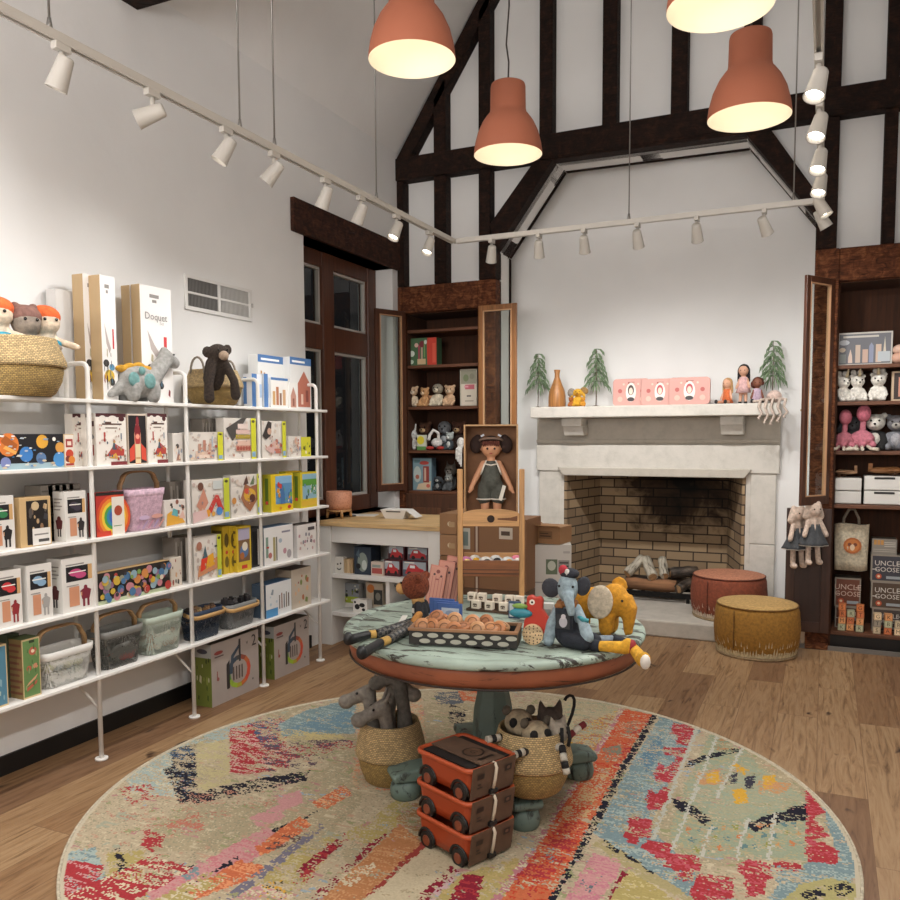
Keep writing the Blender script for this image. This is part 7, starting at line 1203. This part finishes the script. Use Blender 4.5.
# ---- stack of toy wagons
ORG, ORD, BRN, BLK = mat('#a2401f', .4), mat('#b5502c', .45), mat('#5e4737', .8, 'card'), mat('#151413', .5)
A, B, C_ = AZ(466, 873, 0), AZ(518, 856, 0), AZ(427, 850, 0); wc = (B+C_)/2; wang = math.atan2(A.y-C_.y, A.x-C_.x)
WL, WW = .285, .232; e1 = V((math.cos(wang), math.sin(wang), 0)); e2 = V((-math.sin(wang), math.cos(wang), 0)); wc = A - e1*WL*.44 + e2*WW*.47
def wagon(k):
    t = T('toy_wagon', 'orange toy wagon with cardboard sleeve, ' + ('bottom of the stack, wheels on the rug', 'middle of the stack of three', 'topmost, sleeve printed with a round emblem')[k], 'toy wagon', (wc.x+.003*k, wc.y, .113*k), wang, 'stacked toy wagons')
    R = lambda s, q, z: rrect(WL*s, WW*q, .03, z)
    b = MB(); b.loft([R(.9, .86, .03), R(.92, .89, .06), R(.955, .94, .118)], 0, (True, False)); b.loft([R(.93, .905, .118), R(.85, .81, .06), R(.81, .77, .04)], 0, (False, True)); b.build('tub', ORG, t)
    b = MB(); b.loft([R(.95, .93, .112), R(1.0, 1.0, .112), R(1.01, 1.012, .12), R(1.0, 1.0, .127), R(.945, .925, .127), R(.93, .905, .118)], 0, (False, False)); b.build('rim', ORD, t)
    b = MB(); b.box(-WL*.38, -WW*.36, .02, WL*.38, WW*.36, .036); b.build('chassis', BLK, t)
    for sx in (-1, 1):
        for sy in (-1, 1):
            x, y = sx*WL*.29, sy*WW*.415; w = MB().cyl((x, y-.012, .033), (x, y+.012, .033), .033, None, 0, 24).build('wheel', BLK, t, bev=.004); MB().cyl((x, y+sy*.012, .033), (x, y+sy*.0145, .033), .019, .016, 0, 18).build('hub', mat('#7d3f28', .5), w)
            b = MB(); b.tube([(x+.040*math.cos(a), y+sy*.008, .034+.040*math.sin(a)) for a in [PI*i/10 for i in range(11)]], .006, 0, 6); b.build('wheel_arch', BLK, t)
    xe = WL/2+.004
    MB().bx((xe+.001-.012, 0, .074), (.003, WW*.86, .112), 0, (0, .16, 0)).build('sleeve_front', BRN, t)
    b = MB(); ms = []; art(b, ms, WW*.86, .1, Matrix.Translation((0, 0, 0)) @ Matrix(((0, .16, 1, xe-.018), (1, 0, 0, -WW*.43), (0, 1, -.16, .025), (0, 0, 0, 1))), [('r', .1, .62, .26, .8, '#2a1e17'), ('r', .12, .3, .24, .34, '#2a1e17'), ('r', .12, .42, .2, .46, '#2a1e17'), ('r', .74, .6, .9, .82, '#2a1e17'), ('e', .82, .71, .04, .06, '#6a5040')], .004); b.build('sleeve_print', ms, t)
    b = MB(); b.tube([(xe-.02, .0, .125), (xe-.002, 0, .125), (xe+.005, 0, .112), (xe-.002, 0, .07), (xe-.012, 0, .032)], .0055, 0, 8); b.build('pull_cord', mat('#cfc2ae', .6), t); MB().bx((xe-.014, 0, .028), (.02, .034, .016)).build('cord_clip', BLK, t, bev=.003)
    if k == 2:
        b = MB(); b.box(-WL*.43, -WW*.24, .128, WL*.47, WW*.24, .132); b.build('sleeve_top', BRN, t)
        b = MB(); ms = []; art(b, ms, WL*.9, WW*.48, Matrix.Translation((-WL*.43, -WW*.24, .132)), [('d', .62, .5, .36, '#241a14'), ('d', .62, .5, .30, '#5e4737'), ('t', .62, .5, .34, 'G', '#241a14'), ('r', .84, .2, .9, .8, '#241a14')], .0005); b.build('sleeve_emblem', ms, t)
        MB().box(-WL*.42, -WW*.40, .119, WL*.42, WW*.40, .124).build('inner_insert', mat('#1d1613', .8), t)
for k in range(3): wagon(k)

# ================================================================ RUG
RX, RY, RR = -1.285, 2.875, 1.43
def W2(pts): return [(AZ(x, y, 0).x, AZ(x, y, 0).y) for x, y in pts]
rs_ = np.random.RandomState(4); CS = .0062; NG = int(2*RR/CS)
gx = (np.arange(NG)+.5)*CS-RR; GX, GY = np.meshgrid(gx, gx); PX, PYY = GX+RX, GY+RY
def vnoise(sx, sy, seed):
    r = np.random.RandomState(seed); a = r.rand(400, 400); u = (GX+RR)/sx; v = (GY+RR)/sy; i, j = np.floor(u).astype(int), np.floor(v).astype(int); fu, fv = u-i, v-j
    fu, fv = fu*fu*(3-2*fu), fv*fv*(3-2*fv); i, j = i % 399, j % 399
    return a[j, i]*(1-fu)*(1-fv)+a[j, i+1]*fu*(1-fv)+a[j+1, i]*(1-fu)*fv+a[j+1, i+1]*fu*fv
wear = .34*vnoise(.07, .035, 1)+.36*vnoise(.028, .009, 2)+.30*rs_.rand(NG, NG); fine = rs_.rand(NG, NG); str_ = vnoise(.05, .009, 6)*.6+.4*rs_.rand(NG, NG)
JX, JY = PX+.012*(vnoise(.05, .0125, 3)-.5)+.012*(vnoise(.0125, .0125, 8)-.5), PYY+.012*(vnoise(.0125, .05, 5)-.5)+.012*(vnoise(.0125, .0125, 9)-.5)
def L3(h): return np.array(lin(h)[:3])
img = np.zeros((NG, NG, 3)); img[:] = L3('#ac9d84'); k_ = vnoise(.3, .3, 11); img[k_ > .6] = L3('#a19479'); img[(fine < .10)] = L3('#8f8a72'); hh_ = vnoise(.16, .10, 21); fl = vnoise(.03, .0125, 22)
for lo_, c_, th_ in ((.0, '#9a9a86', .70), (.35, '#b08f78', .76), (.5, '#8f8f6a', .74), (.65, '#a87f78', .78), (.8, '#8d9aa0', .74)): img[(hh_ > lo_) & (hh_ < lo_+.17) & (fl > th_)] = L3(c_)
img[fl < .16] = L3('#b9ab90'); img[fine > .93] = L3('#b9ab90')
def inside(pts, X=None, Y=None):
    X = JX if X is None else X; Y = JY if Y is None else Y; m = np.zeros(X.shape, bool); n = len(pts); j = n-1
    for i in range(n):
        (xi, yi), (xj, yj) = pts[i], pts[j]
        c = ((yi > Y) != (yj > Y)); m ^= c & (X < (xj-xi)*(Y-yi)/((yj-yi) if abs(yj-yi) > 1e-9 else 1e-9)+xi); j = i
    return m
def pp(pts, col, keep=.8, alt=None, world=False, f=None):
    """woven patch: photo outline laid on the floor plane, worn away where the pile has thinned"""
    m = inside(pts if world else W2(pts)); w = (f if f is not None else wear); m &= w < np.quantile(w, min(.96, keep*1.13)); img[m] = L3(col)
    if alt: q = m & (str_ > np.quantile(str_, .72)); img[q] = L3(alt)
BLUE, LBL, RED_, CRIM, PNK, ORN, TANR, KHA, NVY, CRM, SAGE, YELR = '#74878a', '#98a59f', '#9e363b', '#7d2433', '#b98886', '#b96545', '#a8744e', '#a3945f', '#23222c', '#c4b79c', '#8f9780', '#c79a3c'
# left third
pp([(55, 900), (60, 855), (95, 850), (115, 900)], LBL, .9, BLUE); pp([(58, 900), (66, 862), (105, 868), (88, 900)], RED_, .8, PNK); pp([(108, 855), (145, 852), (150, 900), (108, 900)], KHA, .7)
for q in ([(115, 850), (122, 852), (130, 880), (118, 878)], [(124, 862), (134, 872), (126, 885), (118, 880)], [(110, 880), (118, 882), (122, 900), (112, 900)]): pp(q, NVY, .45)
pp([(126, 779), (200, 735), (226, 728), (196, 768), (186, 800), (130, 795)], LBL, .5, '#b9b29c'); pp([(170, 752), (197, 745), (195, 800), (182, 802)], '#4f5f72', .55, NVY)
pp([(164, 772), (196, 755), (200, 800), (180, 806)], NVY, .42); pp([(190, 794), (226, 788), (262, 780), (312, 772), (306, 782), (228, 800), (192, 806)], NVY, .5); pp([(196, 745), (228, 735), (230, 785), (198, 795)], '#b0a47c', .6); pp([(204, 730), (260, 715), (240, 738), (205, 745)], LBL, .55)
pp([(229, 730), (284, 718), (290, 770), (250, 776), (230, 774)], RED_, .62, '#c79a94'); pp([(250, 724), (282, 717), (280, 750), (262, 748)], '#4a5870', .4); pp([(270, 766), (357, 748), (352, 742), (290, 748), (280, 758)], RED_, .5, PNK); pp([(262, 740), (300, 738), (355, 742), (310, 770), (265, 774)], '#5a4a52', .22)
pp([(278, 726), (305, 712), (355, 700), (360, 735), (282, 738)], BLUE, .85, LBL); pp([(286, 732), (320, 716), (352, 712), (354, 728), (300, 738)], '#68828f', .5); pp([(280, 730), (340, 736), (345, 741), (278, 742)], '#b8a878', .5)
pp([(120, 790), (150, 785), (160, 800), (130, 806)], RED_, .3); pp([(145, 830), (165, 838), (158, 858), (142, 848)], RED_, .45); pp([(165, 825), (200, 815), (205, 832), (168, 838)], '#b06a5a', .35); pp([(100, 800), (250, 790), (330, 790), (120, 850)], '#a87a68', .07)
# pink, orange and khaki stripes running up from the lower left
pp([(146, 888), (318, 812), (320, 815), (148, 894)], NVY, .5); pp([(150, 893), (268, 828), (286, 846), (170, 902), (146, 905)], PNK, .86, '#b87478'); pp([(250, 820), (280, 806), (285, 820), (258, 830)], PNK, .8); pp([(276, 800), (300, 792), (304, 805), (282, 812)], PNK, .85); pp([(182, 878), (196, 868), (200, 876), (188, 882)], BLUE, .5)
pp([(168, 905), (240, 862), (262, 868), (262, 876), (190, 905)], ORN, .9, '#cf8a62'); pp([(255, 850), (300, 818), (312, 826), (275, 852), (262, 858)], ORN, .85, '#d08a60'); pp([(310, 806), (345, 786), (352, 796), (326, 812)], ORN, .7, '#cf9a72'); pp([(265, 852), (290, 832), (320, 830), (300, 848)], '#5f4a48', .16)
pp([(222, 900), (320, 826), (324, 830), (236, 905)], '#6f6a78', .55); pp([(162, 902), (238, 858), (241, 860), (172, 904)], NVY, .55)
pp([(232, 905), (300, 850), (330, 838), (352, 832), (310, 880), (290, 905)], KHA, .6, '#b3a683'); pp([(296, 872), (345, 834), (352, 840), (318, 868), (302, 880)], CRIM, .5, RED_); pp([(285, 890), (310, 868), (320, 874), (300, 892)], RED_, .3); pp([(256, 900), (262, 886), (282, 882), (290, 905)], YELR, .6, '#4a4230')
pp([(305, 905), (395, 822), (398, 826), (316, 905)], CRIM, .5); pp([(318, 905), (400, 826), (424, 845), (372, 892), (360, 905)], TANR, .9, '#b98a62'); pp([(335, 880), (372, 866), (376, 872), (350, 890)], CRM, .55); pp([(366, 898), (424, 842), (428, 846), (372, 905)], '#8f3f38', .75)
pp([(362, 905), (430, 846), (462, 868), (420, 905)], '#b8ab90', .97); pp([(414, 905), (450, 868), (455, 871), (426, 905)], CRIM, .6); pp([(424, 905), (456, 872), (462, 874), (432, 905)], '#b59a9a', .6, CRIM); pp([(432, 905), (462, 876), (520, 860), (505, 905)], KHA, .7, '#b09a6a'); pp([(448, 905), (464, 876), (484, 878), (478, 905)], CRIM, .8, RED_)
pp([(340, 840), (400, 800), (420, 812), (370, 846)], KHA, .5); pp([(395, 820), (425, 800), (440, 812), (420, 838)], '#9c7a55', .5)
# far edge under and behind the table
pp([(356, 702), (420, 696), (430, 760), (430, 800), (352, 790)], '#b89f80', .35, '#c27c5c'); pp([(365, 755), (410, 720), (416, 728), (372, 764)], PNK, .5); pp([(432, 694), (470, 692), (462, 705), (438, 706)], '#5a5f66', .5); pp([(450, 705), (468, 712), (462, 730), (448, 722)], NVY, .4); pp([(458, 692), (492, 692), (490, 704), (462, 702)], ORN, .6); pp([(440, 770), (470, 745), (480, 755), (450, 780)], RED_, .3)
pp([(560, 700), (640, 708), (622, 760), (585, 790), (560, 760)], '#b0a283', .6, SAGE); pp([(560, 735), (618, 712), (614, 745), (572, 760)], YELR, .3); pp([(575, 720), (640, 712), (590, 775), (570, 770)], '#a0705a', .2)
# orange band to the right of the wagons
pp([(490, 905), (533, 846), (588, 764), (620, 709), (627, 710), (595, 768), (541, 850), (500, 905)], '#a87078', .6, CRM)
pp([(500, 905), (537, 850), (564, 806), (592, 768), (624, 710), (652, 716), (622, 764), (588, 830), (553, 895), (550, 905)], ORN, .8, '#b8442f'); pp([(560, 815), (590, 780), (622, 762), (600, 800), (575, 835)], '#b89a72', .35); pp([(622, 724), (637, 722), (639, 734), (627, 737)], '#7a7a6a', .45); pp([(604, 750), (622, 746), (620, 760), (606, 764)], '#7a7a6a', .45); pp([(545, 852), (558, 850), (560, 862), (550, 866)], BLUE, .5); pp([(515, 880), (560, 825), (590, 822), (560, 870), (530, 900)], RED_, .28); pp([(600, 790), (626, 745), (640, 722), (650, 722), (615, 780)], RED_, .2)
pp([(548, 905), (587, 832), (622, 766), (652, 716), (658, 717), (628, 768), (594, 834), (560, 895), (556, 905)], NVY, .66)
pp([(564, 905), (592, 855), (622, 862), (615, 880), (600, 905)], PNK, .9, '#b57480'); pp([(580, 880), (590, 890), (600, 878), (592, 896), (584, 892)], '#5f6a70', .5); pp([(614, 885), (624, 868), (628, 872), (612, 905), (606, 905)], CRIM, .6); pp([(608, 905), (628, 872), (680, 905)], KHA, .85, '#b8a878')
pp([(592, 846), (610, 838), (660, 868), (700, 892), (690, 905), (640, 880)], '#a0946c', .75); 
for i in range(5): x, y = 612+20*i, 848+11*i; pp([(x-10, y-6), (x-2, y-9), (x+10, y+4), (x+4, y+8), (x-6, y+1)], NVY, .38)
# blue ground with red castles and the sage medallion
pp([(594, 836), (629, 770), (660, 718), (704, 728), (690, 745), (660, 800), (650, 830), (690, 870), (740, 905), (700, 905), (625, 855)], BLUE, .75, LBL); pp([(640, 760), (660, 735), (664, 752), (645, 775)], '#5c7888', .6)
RB = '#b0505a'
pp([(673, 724), (697, 728), (690, 748), (676, 745), (678, 736), (670, 736)], RED_, .7, RB); pp([(663, 748), (690, 750), (684, 764), (674, 764), (676, 757), (664, 757)], RED_, .68, RB); pp([(653, 775), (660, 764), (665, 770), (676, 762), (680, 768), (672, 784), (656, 784)], RED_, .7, RB)
pp([(644, 802), (650, 790), (655, 797), (666, 788), (672, 792), (660, 812), (648, 812)], RED_, .7, RB); pp([(624, 838), (630, 818), (652, 822), (650, 840), (640, 840), (638, 846), (630, 846)], RED_, .74, RB)
pp([(641, 850), (648, 842), (672, 846), (670, 862), (656, 862), (654, 856)], RED_, .78, RB); pp([(662, 868), (672, 856), (700, 858), (702, 872), (694, 872), (692, 884), (676, 882), (674, 872)], RED_, .68, RB); pp([(690, 892), (698, 876), (735, 880), (734, 900), (716, 905), (694, 905)], RED_, .74, RB)
pp([(737, 866), (750, 860), (770, 866), (772, 880), (764, 884), (766, 896), (748, 900), (744, 880)], RED_, .74, RB); pp([(774, 864), (800, 866), (802, 874), (776, 874)], RED_, .8)
pp([(712, 731), (735, 742), (760, 768), (806, 800), (806, 862), (770, 862), (715, 860), (690, 856), (668, 838), (684, 790)], SAGE, .78, '#a59a78')
pp([(695, 729), (699, 730), (654, 842), (650, 842)], '#aaa99c', .85)
pp([(690, 762), (735, 748), (744, 752), (712, 760), (684, 770)], NVY, .62); pp([(712, 735), (733, 742), (730, 756), (716, 752)], '#7f8a72', .5, '#b0805a')
pp([(672, 800), (690, 805), (712, 822), (705, 828), (690, 815), (678, 812)], NVY, .75); pp([(744, 826), (775, 815), (806, 806), (806, 822), (780, 824), (755, 834)], NVY, .75)
pp([(684, 785), (730, 762), (770, 775), (806, 802), (760, 815), (728, 824), (700, 806)], '#9c9a80', .8, '#8f9a86'); pp([(696, 775), (720, 770), (724, 786), (698, 786)], '#b98a62', .7); pp([(706, 775), (718, 773), (720, 784), (708, 785)], YELR, .85); pp([(762, 778), (776, 776), (776, 790), (764, 792)], YELR, .85); pp([(732, 764), (748, 772), (744, 776), (734, 772)], YELR, .7); pp([(732, 792), (744, 790), (750, 806), (736, 806)], YELR, .7); pp([(724, 776), (736, 774), (736, 786), (726, 786)], '#3c3a44', .6); pp([(744, 778), (754, 776), (754, 790), (746, 790)], '#3c3a44', .6); pp([(756, 782), (790, 785), (788, 796), (760, 796)], '#b98a62', .4)
for i in range(5):
    for j in range(3): x, y = 688+24*i+4*j, 832+10*j-1.5*i; pp([(x-4, y), (x, y-3.5), (x+4, y), (x, y+3.5)], ('#b9764e', '#5f7a7a', '#8a8a4a')[(i+j) % 3], .75); pp([(x+7, y), (x+11, y-3), (x+14, y), (x+11, y+3)], ('#5f7a7a', '#b98a5a')[(i+j) % 2], .6)
for xa_, ya_, xb_, yb_ in ((718, 735, 672, 852), (742, 750, 716, 800), (775, 815, 768, 862), (748, 820, 735, 862), (712, 828, 700, 860)): pp([(xa_-1.6, ya_), (xa_+1.6, ya_), (xb_+2, yb_), (xb_-2, yb_)], '#b0ada0', .85)
pp([(820, 800), (846, 830), (862, 880), (800, 882), (806, 864), (840, 864), (828, 830)], BLUE, .85, LBL); pp([(806, 792), (811, 796), (824, 814), (814, 820), (828, 838), (815, 842), (838, 852), (838, 866), (806, 864)], RED_, .8, '#b0505a'); pp([(770, 868), (805, 872), (850, 880), (862, 905), (768, 905), (776, 885)], BLUE, .7, LBL)
pp([(780, 905), (800, 886), (830, 880), (862, 888), (862, 905)], '#a39a6a', .8); pp([(824, 890), (845, 884), (856, 892), (840, 900)], NVY, .35); pp([(800, 896), (820, 890), (826, 898), (808, 905)], NVY, .4)
# the part of the rug nearer than the photo's lower edge carries on in worn stripes
lowx = lambda x: AZ(x, 899, 0)
for xa_, xb_, c in ((-2.2, -2.0, RED_), (-1.95, -1.85, KHA), (-1.75, -1.6, PNK), (-1.55, -1.4, ORN), (-1.3, -1.15, TANR), (-1.1, -.95, CRM), (-.9, -.7, ORN), (-.66, -.5, PNK), (-.45, -.2, BLUE), (-.2, .05, RED_)): pp([(xa_, 1.4), (xb_, 1.4), (xb_+.12, 2.05), (xa_+.12, 2.05)], c, .6, CRM, True, wear+10*(PYY > 2.0+.1*(PX+1)))
img *= (.93+.14*rs_.rand(NG, NG))[..., None]
keep = GX**2+GY**2 < (RR-.004)**2
edge = GX**2+GY**2 > (RR-.018)**2; img[edge] = L3('#b9ae98')
me = bpy.data.meshes.new('rug'); n1 = NG+1; vx = (np.arange(n1))*CS-RR; VX, VY = np.meshgrid(vx, vx)
r_ = np.sqrt(VX**2+VY**2); sc = np.where(r_ > RR, RR/np.maximum(r_, 1e-6), 1.0); co_ = np.stack([VX*sc, VY*sc, np.full_like(VX, .008)], -1).reshape(-1, 3)
jj, ii = np.nonzero(keep); a0 = jj*n1+ii; F = np.stack([a0, a0+1, a0+n1+1, a0+n1], -1)
used = np.unique(F); remap = np.full(n1*n1, -1); remap[used] = np.arange(len(used)); F = remap[F]; co_ = co_[used]
me.vertices.add(len(used)); me.vertices.foreach_set('co', co_.ravel()); me.loops.add(F.size); me.loops.foreach_set('vertex_index', F.ravel().astype(np.int32)); me.polygons.add(len(F)); me.polygons.foreach_set('loop_start', np.arange(0, F.size, 4).astype(np.int32)); me.update(calc_edges=True)
ca = me.color_attributes.new('pile', 'FLOAT_COLOR', 'CORNER'); cc = np.ones((len(F), 4, 4)); cc[..., :3] = img[jj, ii][:, None, :]; ca.data.foreach_set('color', cc.ravel())
m, nt, bb = newmat('woven_pile'); at = N(nt, 'ShaderNodeVertexColor', layer_name='pile'); nt.links.new(at.outputs[0], bb.inputs['Base Color']); bb.inputs['Roughness'].default_value = 1; bb.inputs['Specular IOR Level'].default_value = .1; bump(nt, bb, noise(nt, coords(nt), 220, 3), .6, .004)
me.materials.append(m); rg = bpy.data.objects.new('rug_pile', me); COL.objects.link(rg)
t = T('round_rug', 'large round worn kilim rug in red, blue, orange and cream on the floor', 'rug', (RX, RY, 0)); rg.parent = t
b = MB(); b.tube([(RR*math.cos(2*PI*i/120), RR*math.sin(2*PI*i/120), .0055) for i in range(120)], .0055, 0, 6, True); b.build('bound_edge', mat('#bdb29c', .95, 'fabric'), t); MB().lathe([(0, .0005), (RR-.003, .0005), (RR-.003, .007), (0, .007)], 0, 96, cap=(False, False)).build('backing', mat('#8f846e', .95), t)
